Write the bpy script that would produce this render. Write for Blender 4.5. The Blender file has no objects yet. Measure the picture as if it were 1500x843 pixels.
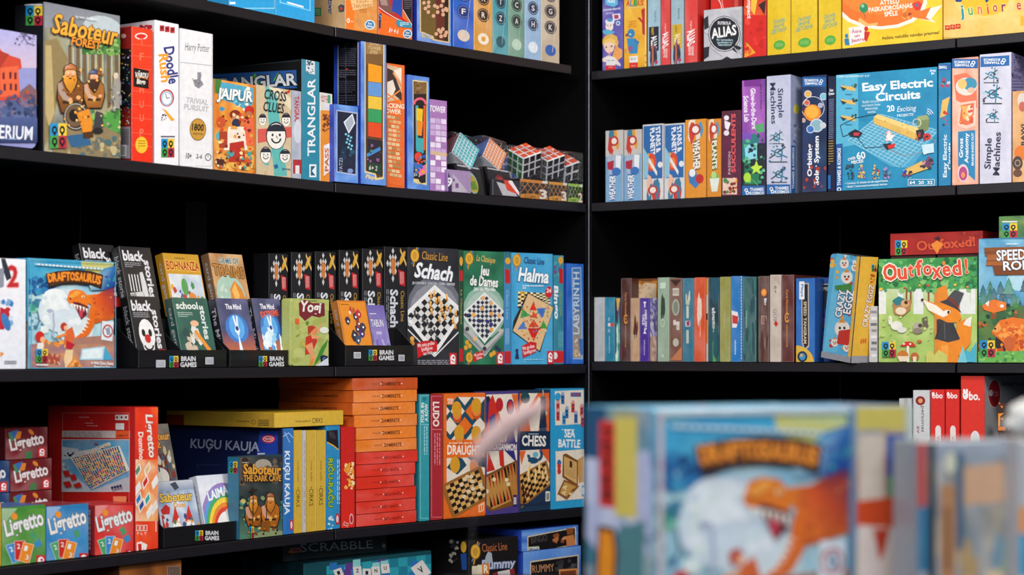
import bpy, bmesh, math, random
from math import radians as R, sin, cos, tan, pi, sqrt, atan2
from mathutils import Vector, Matrix
SC = bpy.context.scene
C = SC.collection
# ---------------------------------------------------------------- camera
FPX = 2860.0; CZ = 1.35; HY = 515.0; D0 = 4.6
cam = bpy.data.objects.new('camera', bpy.data.cameras.new('camera')); C.objects.link(cam)
cam.location = (0, 0, CZ); cam.rotation_euler = (R(90), 0, 0)
cam.data.lens = FPX / 1500 * 36; cam.data.sensor_width = 36
cam.data.shift_y = (HY - 421.5) / 1500
cam.data.dof.use_dof = True; cam.data.dof.focus_distance = 4.0; cam.data.dof.aperture_fstop = 4.2
cam.data.clip_start = 0.05
SC.camera = cam
# ---------------------------------------------------------------- light
w = bpy.data.worlds.new('world'); SC.world = w; w.use_nodes = True
w.node_tree.nodes['Background'].inputs[0].default_value = (0.62, 0.72, 1, 1)
w.node_tree.nodes['Background'].inputs[1].default_value = 0.22
SC.view_settings.view_transform = 'Standard'; SC.view_settings.look = 'None'
SC.view_settings.gamma = 1; SC.view_settings.exposure = -0.28
def area(name, loc, target, size, power, col):
    l = bpy.data.lights.new(name, 'AREA'); l.shape = 'RECTANGLE'; l.size, l.size_y = size; l.energy = power; l.color = col
    o = bpy.data.objects.new(name, l); C.objects.link(o); o.location = loc
    o.rotation_euler = (Vector(target) - Vector(loc)).to_track_quat('-Z', 'Y').to_euler(); return o
area('ceiling_or_fill_light', (1.15, 1.9, 3.15), (-0.5, 3.9, 1.2), (0.9, 0.5), 80, (1, .93, .85))
area('ceiling_or_fill_light', (-0.9, 1.0, 3.1), (0.9, 4.2, 1.3), (1.2, 0.6), 80, (1, .96, .92))
area('ceiling_or_fill_light', (0.2, -0.8, 2.6), (0.1, 4.0, 1.2), (2.0, 1.0), 75, (.9, .95, 1))  # added low fill from behind the camera, lifts the lower shelves
# ---------------------------------------------------------------- helpers
def lin(c):
    if isinstance(c, str):
        c = c.lstrip('#')
        if len(c) == 3: c = ''.join(k * 2 for k in c)
        c = [int(c[i:i + 2], 16) / 255 for i in (0, 2, 4)]
        c = [k / 12.92 if k <= .04045 else ((k + .055) / 1.055) ** 2.4 for k in c]
    return tuple(c[:3])
def mixc(a, b, t):
    a, b = lin(a), lin(b); return tuple(a[i] * (1 - t) + b[i] * t for i in range(3))
def mat_print(name, rough, coat, emis=0):
    m = bpy.data.materials.new(name); m.use_nodes = True; n = m.node_tree.nodes; l = m.node_tree.links
    b = n['Principled BSDF']; a = n.new('ShaderNodeAttribute'); a.attribute_name = 'Col'
    tc = n.new('ShaderNodeTexCoord'); nz = n.new('ShaderNodeTexNoise'); nz.inputs['Scale'].default_value = 90; nz.inputs['Detail'].default_value = 3
    mr = n.new('ShaderNodeMapRange'); mr.inputs[3].default_value = .84; mr.inputs[4].default_value = 1.14
    mx = n.new('ShaderNodeMix'); mx.data_type = 'RGBA'; mx.blend_type = 'MULTIPLY'; mx.inputs[0].default_value = 1
    l.new(tc.outputs['Object'], nz.inputs['Vector']); l.new(nz.outputs['Fac'], mr.inputs[0])
    l.new(a.outputs['Color'], mx.inputs[6]); l.new(mr.outputs[0], mx.inputs[7]); l.new(mx.outputs[2], b.inputs['Base Color'])
    b.inputs['Roughness'].default_value = rough; b.inputs['Coat Weight'].default_value = coat; b.inputs['Coat Roughness'].default_value = .12
    nb = n.new('ShaderNodeTexNoise'); nb.inputs['Scale'].default_value = 22; bp = n.new('ShaderNodeBump'); bp.inputs['Strength'].default_value = .12; bp.inputs['Distance'].default_value = .004
    l.new(tc.outputs['Object'], nb.inputs['Vector']); l.new(nb.outputs['Fac'], bp.inputs['Height']); l.new(bp.outputs[0], b.inputs['Coat Normal'])
    return m
MP = mat_print('printed_board', .5, .35)
def mat_flat(name, col, rough=.5, metal=0, nscale=60, var=.15, coat=0, spec=.5):
    m = bpy.data.materials.new(name); m.use_nodes = True; n = m.node_tree.nodes; l = m.node_tree.links
    b = n['Principled BSDF']; nz = n.new('ShaderNodeTexNoise'); nz.inputs['Scale'].default_value = nscale
    rp = n.new('ShaderNodeValToRGB'); c = lin(col)
    rp.color_ramp.elements[0].position = .3; rp.color_ramp.elements[1].position = .7
    rp.color_ramp.elements[0].color = tuple(k * (1 - var) for k in c) + (1,); rp.color_ramp.elements[1].color = tuple(min(1, k * (1 + var)) for k in c) + (1,)
    tc = n.new('ShaderNodeTexCoord'); l.new(tc.outputs['Object'], nz.inputs['Vector'])
    l.new(nz.outputs['Fac'], rp.inputs[0]); l.new(rp.outputs[0], b.inputs['Base Color'])
    b.inputs['Roughness'].default_value = rough; b.inputs['Metallic'].default_value = metal; b.inputs['Coat Weight'].default_value = coat; b.inputs['Specular IOR Level'].default_value = spec
    return m
M_SHELF = mat_flat('black_laminate', '#050406', .6, spec=.12); M_BACK = mat_flat('black_panel', '#010101', .9, spec=.03)
M_RAIL = mat_flat('dark_rail', '#151319', .45); M_POST = mat_flat('grey_metal_edge', '#60606a', .35, .6)
M_CARD = mat_flat('black_cardboard', '#101014', .4, coat=.3); M_FLOOR = mat_flat('floor_vinyl', '#3a3836', .5, nscale=8)
M_WALL = mat_flat('wall_paint', '#2a2a2c', .8, nscale=4)
M_TIN = mat_flat('brushed_tin', '#b9bcc4', .25, .9)
def mat_clear():
    m = bpy.data.materials.new('clear_plastic'); m.use_nodes = True; n = m.node_tree.nodes; l = m.node_tree.links
    n.remove(n['Principled BSDF']); out = n['Material Output']
    t = n.new('ShaderNodeBsdfTransparent'); t.inputs[0].default_value = (.97, .98, 1, 1); g = n.new('ShaderNodeBsdfGlossy'); g.inputs['Roughness'].default_value = .08
    f = n.new('ShaderNodeLayerWeight'); f.inputs[0].default_value = .16; mx = n.new('ShaderNodeMixShader')
    nb = n.new('ShaderNodeTexNoise'); nb.inputs['Scale'].default_value = 25; bp = n.new('ShaderNodeBump'); bp.inputs['Strength'].default_value = .5; bp.inputs['Distance'].default_value = .01
    l.new(nb.outputs['Fac'], bp.inputs['Height']); l.new(bp.outputs[0], g.inputs['Normal'])
    l.new(f.outputs['Facing'], mx.inputs[0]); l.new(t.outputs[0], mx.inputs[1]); l.new(g.outputs[0], mx.inputs[2]); l.new(mx.outputs[0], out.inputs[0])
    return m
M_CLEAR = mat_clear()
def tag(o, label=None, cat=None, grp=None, kind=None):
    if label: o['label'] = label
    if cat: o['category'] = cat
    if grp: o['group'] = grp
    if kind: o['kind'] = kind
    return o
def link(name, me, par=None, mw=None):
    o = bpy.data.objects.new(name, me); C.objects.link(o)
    if par: o.parent = par
    if mw is not None: o.matrix_world = mw
    return o
def empty(name, loc=(0, 0, 0), rz=0):
    o = link(name, None); o.location = loc; o.rotation_euler = (0, 0, rz); o.empty_display_size = .05; return o
def mesh(name, vs, fs, cols=None, mat=None, smooth=False):
    me = bpy.data.meshes.new(name); me.from_pydata(vs, [], fs)
    if cols is not None:
        a = me.color_attributes.new('Col', 'FLOAT_COLOR', 'CORNER'); buf = []
        for f, c in zip(fs, cols):
            if isinstance(c, list):
                for k in c: buf += [k[0], k[1], k[2], 1]
            else:
                for _ in f: buf += [c[0], c[1], c[2], 1]
        a.data.foreach_set('color', buf)
    me.materials.append(mat or MP)
    if smooth: me.polygons.foreach_set('use_smooth', [True] * len(me.polygons))
    return me
def bevbox(name, x0, x1, y0, y1, z0, z1, col=None, mat=None, bev=.0012, seg=1):
    bm = bmesh.new(); bmesh.ops.create_cube(bm, size=1)
    for v in bm.verts: v.co = Vector(((x0 + x1) / 2 + v.co.x * (x1 - x0), (y0 + y1) / 2 + v.co.y * (y1 - y0), (z0 + z1) / 2 + v.co.z * (z1 - z0)))
    b = min(bev, .3 * min(x1 - x0, y1 - y0, z1 - z0))
    if b > 0: bmesh.ops.bevel(bm, geom=bm.edges[:], offset=b, segments=seg, affect='EDGES', profile=.5)
    me = bpy.data.meshes.new(name); bm.to_mesh(me); bm.free()
    if mat is None:
        a = me.color_attributes.new('Col', 'FLOAT_COLOR', 'CORNER'); c = lin(col)
        a.data.foreach_set('color', [c[0], c[1], c[2], 1] * len(me.loops)); mat = MP
    me.materials.append(mat); return me
# text meshes, cached, normalised to a unit box centred on 0
_tc = bpy.data.curves.new('lettering', 'FONT'); _to = bpy.data.objects.new('lettering', _tc); C.objects.link(_to)
_cache = {}
def glyphs(s, b, sh, ls):
    k = (s, b, sh, ls)
    if k in _cache: return _cache[k]
    _tc.body = s; _tc.offset = b; _tc.shear = sh; _tc.resolution_u = 2; _tc.space_line = ls; _tc.align_x = 'CENTER'; _tc.fill_mode = 'FRONT'
    dg = bpy.context.evaluated_depsgraph_get(); dg.update(); ev = _to.evaluated_get(dg); me = ev.to_mesh()
    vs = [(v.co.x, v.co.y) for v in me.vertices]; fs = [tuple(p.vertices) for p in me.polygons]; ev.to_mesh_clear()
    if not vs: vs = [(0, 0), (1, 1)]
    xs = [v[0] for v in vs]; ys = [v[1] for v in vs]; ox, oy = min(xs), min(ys); wx = max(xs) - ox or 1; wy = max(ys) - oy or 1
    r = ([((x - ox) / wx - .5, (y - oy) / wy - .5) for x, y in vs], fs, wx, wy); _cache[k] = r; return r
def clip(poly, W, H):
    # poly: list of (s,t,colour); Sutherland-Hodgman against the face rectangle
    for ax, lim, sg in ((0, 0, 1), (0, W, -1), (1, 0, 1), (1, H, -1)):
        if all((p[ax] - lim) * sg >= 0 for p in poly): continue
        out = []
        for i, p in enumerate(poly):
            q = poly[i - 1]; a = (p[ax] - lim) * sg; b = (q[ax] - lim) * sg
            if (a >= 0) != (b >= 0):
                t = b / (b - a); out.append((q[0] + (p[0] - q[0]) * t, q[1] + (p[1] - q[1]) * t, tuple(q[2][k] + (p[2][k] - q[2][k]) * t for k in range(3))))
            if a >= 0: out.append(p)
        poly = out
        if not poly: return poly
    return poly
class Face:
    """printed flat surface: s to the right, t down, N outward, in the box's local frame"""
    def __init__(f, M, O, U, V, N, W, H, col=None):
        f.M = M; f.O = Vector(O); f.U = Vector(U); f.V = Vector(V); f.N = Vector(N); f.W = W; f.H = H
        f.vs = []; f.fs = []; f.cs = []; f.lay = .0003; f.k = None
        Mi = M.inverted(); f.co = Mi @ cam.location; f.R = Mi.to_3x3()
        if col: f.n(); f.rect(0, 0, 1, 1, col)
    def n(f): f.k = None; return f
    def crop(f, ox, oy, s): f.k = (ox, oy, s); return f
    def c(f, x, y):
        if f.k is None: return x * f.W, y * f.H
        ox, oy, s = f.k; px = ox + x / s; py = oy + y / s
        d = f.R @ Vector(((px - 750) / FPX, 1, (HY - py) / FPX))
        t = (f.O - f.co).dot(f.N) / d.dot(f.N); p = f.co + d * t - f.O
        return p.dot(f.U), p.dot(f.V)
    def raw(f, st, col):
        f.lay += 1.6e-5
        cl = col if isinstance(col, list) else [col] * len(st)
        p = [(a, b, lin(k)) for (a, b), k in zip(st, cl)]
        m = .0006
        p = clip([(a - m, b - m, k) for a, b, k in p], f.W - 2 * m, f.H - 2 * m)
        if len(p) < 3: return
        i = len(f.vs)
        for a, b, _ in p: f.vs.append(f.O + f.U * (a + m) + f.V * (b + m) + f.N * f.lay)
        f.fs.append(tuple(range(i, i + len(p)))); f.cs.append([q[2] for q in p])
    def poly(f, pts, col): f.raw([f.c(*p) for p in pts], col)
    def P(f, s, col):
        v = [float(k) for k in s.split()]; f.poly(list(zip(v[::2], v[1::2])), col)
    def rect(f, x0, y0, x1, y1, col): f.poly([(x0, y0), (x1, y0), (x1, y1), (x0, y1)], col)
    def grad(f, x0, y0, x1, y1, a, b): f.poly([(x0, y0), (x1, y0), (x1, y1), (x0, y1)], [a, a, b, b])
    def frame(f, x0, y0, x1, y1, w, h, col):
        f.rect(x0, y0, x1, y0 + h, col); f.rect(x0, y1 - h, x1, y1, col); f.rect(x0, y0, x0 + w, y1, col); f.rect(x1 - w, y0, x1, y1, col)
    def ell(f, cx, cy, rx, ry, col, a=0, n=16):
        a = R(a); f.poly([(cx + rx * cos(2 * pi * i / n) * cos(a) + ry * sin(2 * pi * i / n) * sin(a), cy - rx * cos(2 * pi * i / n) * sin(a) + ry * sin(2 * pi * i / n) * cos(a)) for i in range(n)], col)
    def ring(f, cx, cy, r0, r1, a0, a1, col, n=14, ky=1):
        for i in range(n):
            p, q = R(a0 + (a1 - a0) * i / n), R(a0 + (a1 - a0) * (i + 1) / n)
            f.poly([(cx + r0 * cos(p), cy - ky * r0 * sin(p)), (cx + r1 * cos(p), cy - ky * r1 * sin(p)), (cx + r1 * cos(q), cy - ky * r1 * sin(q)), (cx + r0 * cos(q), cy - ky * r0 * sin(q))], col); f.lay -= 1.6e-5
        f.lay += 1.6e-5
    def line(f, s, wd, col):
        v = [float(k) for k in s.split()] if isinstance(s, str) else s
        p = list(zip(v[::2], v[1::2]))
        for (a, b), (c, d) in zip(p, p[1:]):
            L = sqrt((c - a) ** 2 + (d - b) ** 2) or 1; nx, ny = -(d - b) / L * wd / 2, (c - a) / L * wd / 2
            f.poly([(a + nx, b + ny), (c + nx, d + ny), (c - nx, d - ny), (a - nx, b - ny)], col)
    def t(f, s, cx, cy, w, h, col, a=0, b=.012, o=None, ow=.045, i=0, ls=.9):
        if o: f.outl(s, cx, cy, w, h, o, a, b, i, ls)
        b = min(b, .03) if o is not None or b < .05 else min(b, .034)
        vs, fs, _, _ = glyphs(s, b, i, ls); ar = R(a)
        d = (cos(ar), -sin(ar)); u = (-sin(ar), -cos(ar))
        P0 = f.c(cx, cy); A = f.c(cx + d[0] * w / 2, cy + d[1] * w / 2); B = f.c(cx - d[0] * w / 2, cy - d[1] * w / 2)
        E = f.c(cx + u[0] * h / 2, cy + u[1] * h / 2); G = f.c(cx - u[0] * h / 2, cy - u[1] * h / 2)
        X = (A[0] - B[0], A[1] - B[1]); Y = (E[0] - G[0], E[1] - G[1]); c = lin(col)
        pv = [(P0[0] + X[0] * x + Y[0] * y, P0[1] + X[1] * x + Y[1] * y) for x, y in vs]
        f.lay += 2e-5; m = .0006
        if all(m < p[0] < f.W - m and m < p[1] < f.H - m for p in pv):
            k = len(f.vs); f.vs += [f.O + f.U * a_ + f.V * b_ + f.N * f.lay for a_, b_ in pv]
            for q in fs: f.fs.append(tuple(k + j for j in q)); f.cs.append(c)
        else:
            L = f.lay
            for q in fs: f.lay = L; f.raw([pv[j] for j in q], col)
            f.lay = L + 2e-5
    def outl(f, s, cx, cy, w, h, o, a, b, i, ls):
        # dark outline: the same lettering shifted a little to four sides
        n = max(len(k) for k in s.split('\n')); e = min(w / n * .10, h * .10) if not f.k is None else None
        ex = ey = e
        if e is None: ex, ey = w / n * .1, h * .07
        for dx, dy in ((1, 0), (-1, 0), (0, 1), (0, -1)): f.t(s, cx + dx * ex, cy + dy * ey, w, h, o, a, b, None, 0, i, ls)
    def sc(f, x0, y0, x1, y1, n, sz, cols, seed=1, asp=1):
        r = random.Random(seed)
        for _ in range(n):
            cx, cy = r.uniform(x0, x1), r.uniform(y0, y1); s = sz * r.uniform(.5, 1.2); m = r.randint(5, 7); a0 = r.random() * 6
            f.poly([(cx + s * r.uniform(.6, 1.1) * cos(a0 + 2 * pi * i / m), cy + asp * s * r.uniform(.6, 1.1) * sin(a0 + 2 * pi * i / m)) for i in range(m)], r.choice(cols))
    def mz(f, x0, y0, x1, y1, nx, ny, cols, seed=1, sm=1.0):
        r = random.Random(seed); g = [[lin(r.choice(cols)) for _ in range(nx + 1)] for _ in range(ny + 1)]
        if sm:
            g = [[tuple((g[j][i][k] * 2 + g[max(0, j - 1)][i][k] + g[j][max(0, i - 1)][k]) / 4 for k in range(3)) for i in range(nx + 1)] for j in range(ny + 1)]
        L = f.lay + 1.6e-5
        jit = [[(r.uniform(-.3, .3) if 0 < i < nx else 0, r.uniform(-.3, .3) if 0 < j < ny else 0) for i in range(nx + 1)] for j in range(ny + 1)]
        q = lambda i, j: (x0 + (x1 - x0) * (i + jit[j][i][0]) / nx, y0 + (y1 - y0) * (j + jit[j][i][1]) / ny)
        for j in range(ny):
            for i in range(nx):
                f.lay = L; f.poly([q(i, j), q(i + 1, j), q(i + 1, j + 1), q(i, j + 1)], [g[j][i], g[j][i + 1], g[j + 1][i + 1], g[j + 1][i]])
    def chk(f, quad, n, a, b, border=None, m=None, bw=.06):
        # chequered board in a quad given as 8 numbers: TL TR BR BL
        v = [float(k) for k in quad.split()]; q = list(zip(v[::2], v[1::2])); m = m or n
        def B(u, w): return tuple((q[0][k] * (1 - u) + q[1][k] * u) * (1 - w) + (q[3][k] * (1 - u) + q[2][k] * u) * w for k in (0, 1))
        if border: f.poly([B(-bw, -bw), B(1 + bw, -bw), B(1 + bw, 1 + bw), B(-bw, 1 + bw)], border)
        f.poly(q, a); L = f.lay
        for j in range(m):
            for i in range(n):
                if (i + j) % 2: f.lay = L; f.poly([B(i / n, j / m), B((i + 1) / n, j / m), B((i + 1) / n, (j + 1) / m), B(i / n, (j + 1) / m)], b)
        return B
    def lines(f, x0, y0, x1, n, dy, h, col, seed=1, ang=0):
        # rows of tiny unreadable small print, as dashes
        r = random.Random(seed)
        for j in range(n):
            x = x0
            while x < x1:
                w_ = (x1 - x0) * r.uniform(.06, .2); e = min(x1, x + w_)
                f.rect(x, y0 + j * dy, e, y0 + j * dy + h, col); x = e + (x1 - x0) * .03
                if j == n - 1 and r.random() < .25: break
    def vlines(f, x0, y0, y1, n, dx, h, col, seed=1):
        r = random.Random(seed)
        for j in range(n):
            y = y0
            while y < y1:
                e = min(y1, y + (y1 - y0) * r.uniform(.06, .2)); f.rect(x0 + j * dx, y, x0 + j * dx + h, e, col); y = e + (y1 - y0) * .03
    def brain(f, x0, y0, x1, y1):
        mx, my = (x0 + x1) / 2, (y0 + y1) / 2; W, H = (x1 - x0), (y1 - y0)
        f.rect(x0, y0, mx, my, '#1a8fc8'); f.rect(mx, y0, x1, my, '#e8c53a'); f.rect(x0, my, mx, y1, '#3f9a45'); f.rect(mx, my, x1, y1, '#b5283c')
        for i, (a, b) in enumerate(((.27, .27), (.73, .27), (.27, .73), (.73, .73))):
            cx, cy = x0 + a * W, y0 + b * H
            f.ell(cx, cy, W * .17, H * .17, '#0b0b12', n=10); f.ell(cx, cy, W * .08, H * .08, ['#1a8fc8', '#e8c53a', '#3f9a45', '#b5283c'][i], n=8)
            f.rect(cx - W * .06, cy + H * .1, cx + W * .06, cy + H * .22, '#0b0b12')
    def schm(f, x0, y0, x1, y1):
        W, H = x1 - x0, y1 - y0; f.rect(x0, y0, x1, y1, '#c8232b')
        f.ell((x0 + x1) / 2, y0 + H * .42, W * .34, H * .3, '#f2eeee'); f.ell((x0 + x1) / 2 + W * .08, y0 + H * .36, W * .14, H * .1, '#c8232b', 20)
        f.rect(x0 + W * .2, y0 + H * .52, x1 - W * .2, y0 + H * .85, '#f2eeee'); f.line([x0 + W * .3, y0 + H * .55, x1 - W * .3, y0 + H * .72], H * .08, '#c8232b')
    def build(f, name, par):
        if not f.fs: return None
        return link(name, mesh(name, f.vs, f.fs, f.cs), par)
A1, A2, A3, A4, A5 = (0, 0, 3.011), (300, 0, 2.906), (560, 0, 2.719), (870, 0, 2.719), (1180, 0, 2.719)
B1, B2, B3, B4, B5 = (0, 330, 3.665), (300, 340, 3.831), (560, 340, 3.831), (860, 340, 3.831), (1160, 300, 3.241)
C1, C2, C3, C4, C5, C6 = (0, 580, 3.205), (220, 580, 3.207), (400, 540, 2.783), (600, 550, 2.878), (850, 540, 2.782), (1170, 530, 2.694)
PX = (0, 0, 1)
# ---------------------------------------------------------------- plan of the shelving front edges (metres)
def pp(x, k): return Vector(((x - 750) / FPX * D0 * k, D0 * k, 0))
PL1 = pp(490, .8726); PL2 = pp(861, 1.0); PL0 = PL1 + (pp(0, .719) - PL1) * 1.45
PR0 = pp(863.5, 1.0); PR1 = pp(1400, .893); PR2 = PR1 + (PR1 - PR0).normalized() * .9
SEG = {'A': (PL0, PL1), 'B': (PL1, PL2), 'R': (PR0, PR2)}
SZ = {1: 2.018, 2: 1.698, 3: 1.319, 4: .983, 5: .60}
SZR = {1: 2.010, 2: 1.700, 3: 1.3255, 4: .987, 5: .60}
_b0, _b1 = SEG['B']; _bd = (_b1 - _b0).normalized(); _bn = Vector((-_bd.y, _bd.x, 0))
def _on(x, sb):
    p = _b0 + _bn * sb; k = (x - 750) / FPX; t = (k * p.y - p.x) / (_bd.x - k * _bd.y); return p + _bd * t
SEG['S'] = (_on(597, .078), _on(828, .006))
def segdir(s):
    a, b = SEG[s]; d = (b - a).normalized(); n = Vector((-d.y, d.x, 0))
    return d, n     # n points into the shelf
def hit(x, p, d):
    # where the vertical plane through image column x cuts the plan line p + t d
    k = (x - 750) / FPX; t = (k * p.y - p.x) / (d.x - k * d.y); return p + d * t
class Box:
    def __init__(s, name, label, sh, x0, x1, yt, d, body='#222', cat='game box', grp=None, sb=.012, yaw=0, yb=None, z0=None, tilt=0, roll=0, H=None, bev=.001, seg=None, faces=True, mat=None, bseg=1):
        wall, row = sh[0], int(sh[1])
        seg = seg or ('R' if wall == 'R' else ('A' if x0 < 480 else 'B'))
        dr, nr = segdir(seg); p0 = SEG[seg][0] + nr * sb
        a = hit(x0, p0, dr); dr = Matrix.Rotation(R(yaw), 3, 'Z') @ dr; b = hit(x1, a, dr)
        ZZ = SZR if wall == 'R' else SZ; z = ZZ[row] + .0005
        if z0 is not None: z += z0
        if yb is not None: z = CZ + (HY - yb) * a.y / FPX
        Ht = H or (CZ + (HY - yt) * a.y / FPX - z)
        Ht = min(Ht, {1: 9, 2: ZZ[1], 3: ZZ[2], 4: ZZ[3], 5: ZZ[4]}[row] - .0225 - z) if sb > -.003 else Ht
        s.place(name, label, a, dr, z, (b - a).length - .0006, d, Ht, body, cat, grp, tilt, roll, bev, mat, bseg)
    def place(s, name, label, a, dr, z, W, d, H, body, cat, grp, tilt, roll, bev, mat=None, bseg=1):
        s.W, s.d, s.H, s.z, s.top = W, d, H, z, z + H
        rz = atan2(dr.y, dr.x)
        s.M = Matrix.Translation((a.x, a.y, z)) @ Matrix.Rotation(rz, 4, 'Z') @ Matrix.Rotation(R(-tilt), 4, 'X') @ Matrix.Rotation(R(roll), 4, 'Y')
        s.o = link(name, bevbox(name, 0, W, 0, d, 0, H, body, mat, bev, bseg), None, s.M)
        if label: tag(s.o, label, cat, grp)
        s.f = {}
    def face(s, k, col=None, z=None):
        W, d, H = s.W, s.d, s.H
        g = {'front': ((0, 0, H), (1, 0, 0), (0, 0, -1), (0, -1, 0), W, H), 'left': ((0, d, H), (0, -1, 0), (0, 0, -1), (-1, 0, 0), d, H),
             'right': ((W, 0, H), (0, 1, 0), (0, 0, -1), (1, 0, 0), d, H), 'top': ((0, d, H), (1, 0, 0), (0, -1, 0), (0, 0, 1), W, d)}[k]
        f = Face(s.M, *g, col=col); s.f[k] = f; return f
    def done(s):
        for k, f in s.f.items(): f.build({'front': 'front_cover', 'left': 'side_cover', 'right': 'side_cover', 'top': 'top_cover'}[k], s.o)
        return s
# ================================================================ SETTING
tag(link('floor', bevbox('floor', -5, 5, -3, 7, -.05, 0, mat=M_FLOOR, bev=0)), kind='structure')
def wall(name, seg, ext0, ext1):
    d, n = segdir(seg); a = SEG[seg][0] - d * ext0 + n * .50; L = (SEG[seg][1] - SEG[seg][0]).length + ext0 + ext1
    M = Matrix.Translation(a) @ Matrix.Rotation(atan2(d.y, d.x), 4, 'Z')
    tag(link(name, bevbox(name, 0, L, 0, .1, 0, 3.4, mat=M_WALL, bev=0), None, M), kind='structure')
wall('wall_left', 'A', 1.5, .02); wall('wall_back', 'B', .02, .35); wall('wall_right', 'R', .33, 1.5)


def unit(seg, a, b, label, rows, end0, end1, ends=None):
    d, n = segdir(seg); L = (b - a).length; rz = atan2(d.y, d.x)
    root = empty('shelving_unit', (a.x, a.y, 0), rz); tag(root, label, 'shelving')
    K = lambda nm, *q, mat=M_SHELF, bev=.0015: link(nm, bevbox(nm, *q, mat=mat, bev=bev), root)
    for r, z in rows.items():
        e = L - (ends or {}).get(r, .001)
        s = K('shelf', .001, e, 0.004, .42, z - .02, z); r_ = link('shelf_edge', bevbox('shelf_edge', .001, e, -.002, .0035, z - .021, z - .001, mat=M_RAIL, bev=.001), s)
    K('back_panel', .001, L - .001, .4215, .43, .05, 2.75, mat=M_BACK)
    for k in range(1, int(L / .3)): K('panel_seam', k * L / int(L / .3) - .0012, k * L / int(L / .3) + .0012, .4195, .421, .05, 2.75, mat=M_RAIL, bev=0)
    K('plinth', .001, L - .001, .02, .42, 0, .05)
    if end0: K('side_panel', -.004, 0, 0, .43, 0, 2.75)
    if end1: K('side_panel', L, L + .010, 0, .43, 0, 2.75)
    return root
rows = {0: 2.45, 1: SZ[1], 2: SZ[2], 3: SZ[3], 4: SZ[4], 5: SZ[5], 6: .25}
rowsR = dict(rows); rowsR.update(SZR)
dA, nA = segdir('A')
aJ = PL1 - dA * .92
unit('A', PL0, aJ - dA * .002, 'black shelving unit at the far left edge of the photo', rows, True, False)
unit('A', aJ, PL1 - dA * .003, 'black shelving unit holding the tilted card game trays', rows, False, False)
uB = unit('B', PL1, PL2 - segdir('B')[0] * .006, 'black shelving unit on the left of the corner, with the chess spines', rows, False, True, {1: .055})
u = unit('R', PR0 + segdir('R')[0] * .005, PR1, 'black shelving unit right of the corner with science kits and slim boxes', rowsR, True, False)
unit('R', PR1 + segdir('R')[0] * .002, PR2, 'black shelving unit at the right edge of the photo', rowsR, False, True)
# light metal strip on the front edge of the corner panel
c_ = pp(862.5, .995); tag(link('corner_post', bevbox('corner_post', -.0016, .0016, -.004, .004, 0, 2.75, mat=M_POST, bev=.0015), None, Matrix.Translation(c_)), 'thin grey metal strip standing upright in the corner between the shelving units', 'post')
# wedge shaped pieces that close the kink between the two left shelving units
def prism(name, pts, z0, z1, mat, par):
    n = len(pts); vs = [(p.x, p.y, z0) for p in pts] + [(p.x, p.y, z1) for p in pts]
    fs = [tuple(range(n))[::-1], tuple(range(n, 2 * n))] + [(i, (i + 1) % n, n + (i + 1) % n, n + i) for i in range(n)]
    o = link(name, mesh(name, vs, fs, None, mat)); o.parent = par; o.matrix_parent_inverse = (Matrix.Translation(par.location) @ Matrix.Rotation(par.rotation_euler.z, 4, 'Z')).inverted(); return o
nB = segdir('B')[1]; w_ = uB
for r, z in rows.items(): prism('shelf_wedge', [PL1 + nA * .01, PL1 + nB * .42, PL1 + nA * .42], z - .02, z, M_SHELF, w_)
prism('back_strip', [PL1 + nA * .422 - dA * .004, PL1 + nB * .422 + segdir('B')[0] * .004, PL1 + nB * .43, PL1 + nA * .43], .0, 2.75, M_RAIL, w_)
D1, D2, D3, D4, D5, D6, D7 = (650, 180, 6.486), (460, 0, 7.025), (870, 0, 7.663), (1380, 0, 7.667), (1420, 540, 5.27), (400, 760, 3.261), (0, 760, 3.75)
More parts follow.
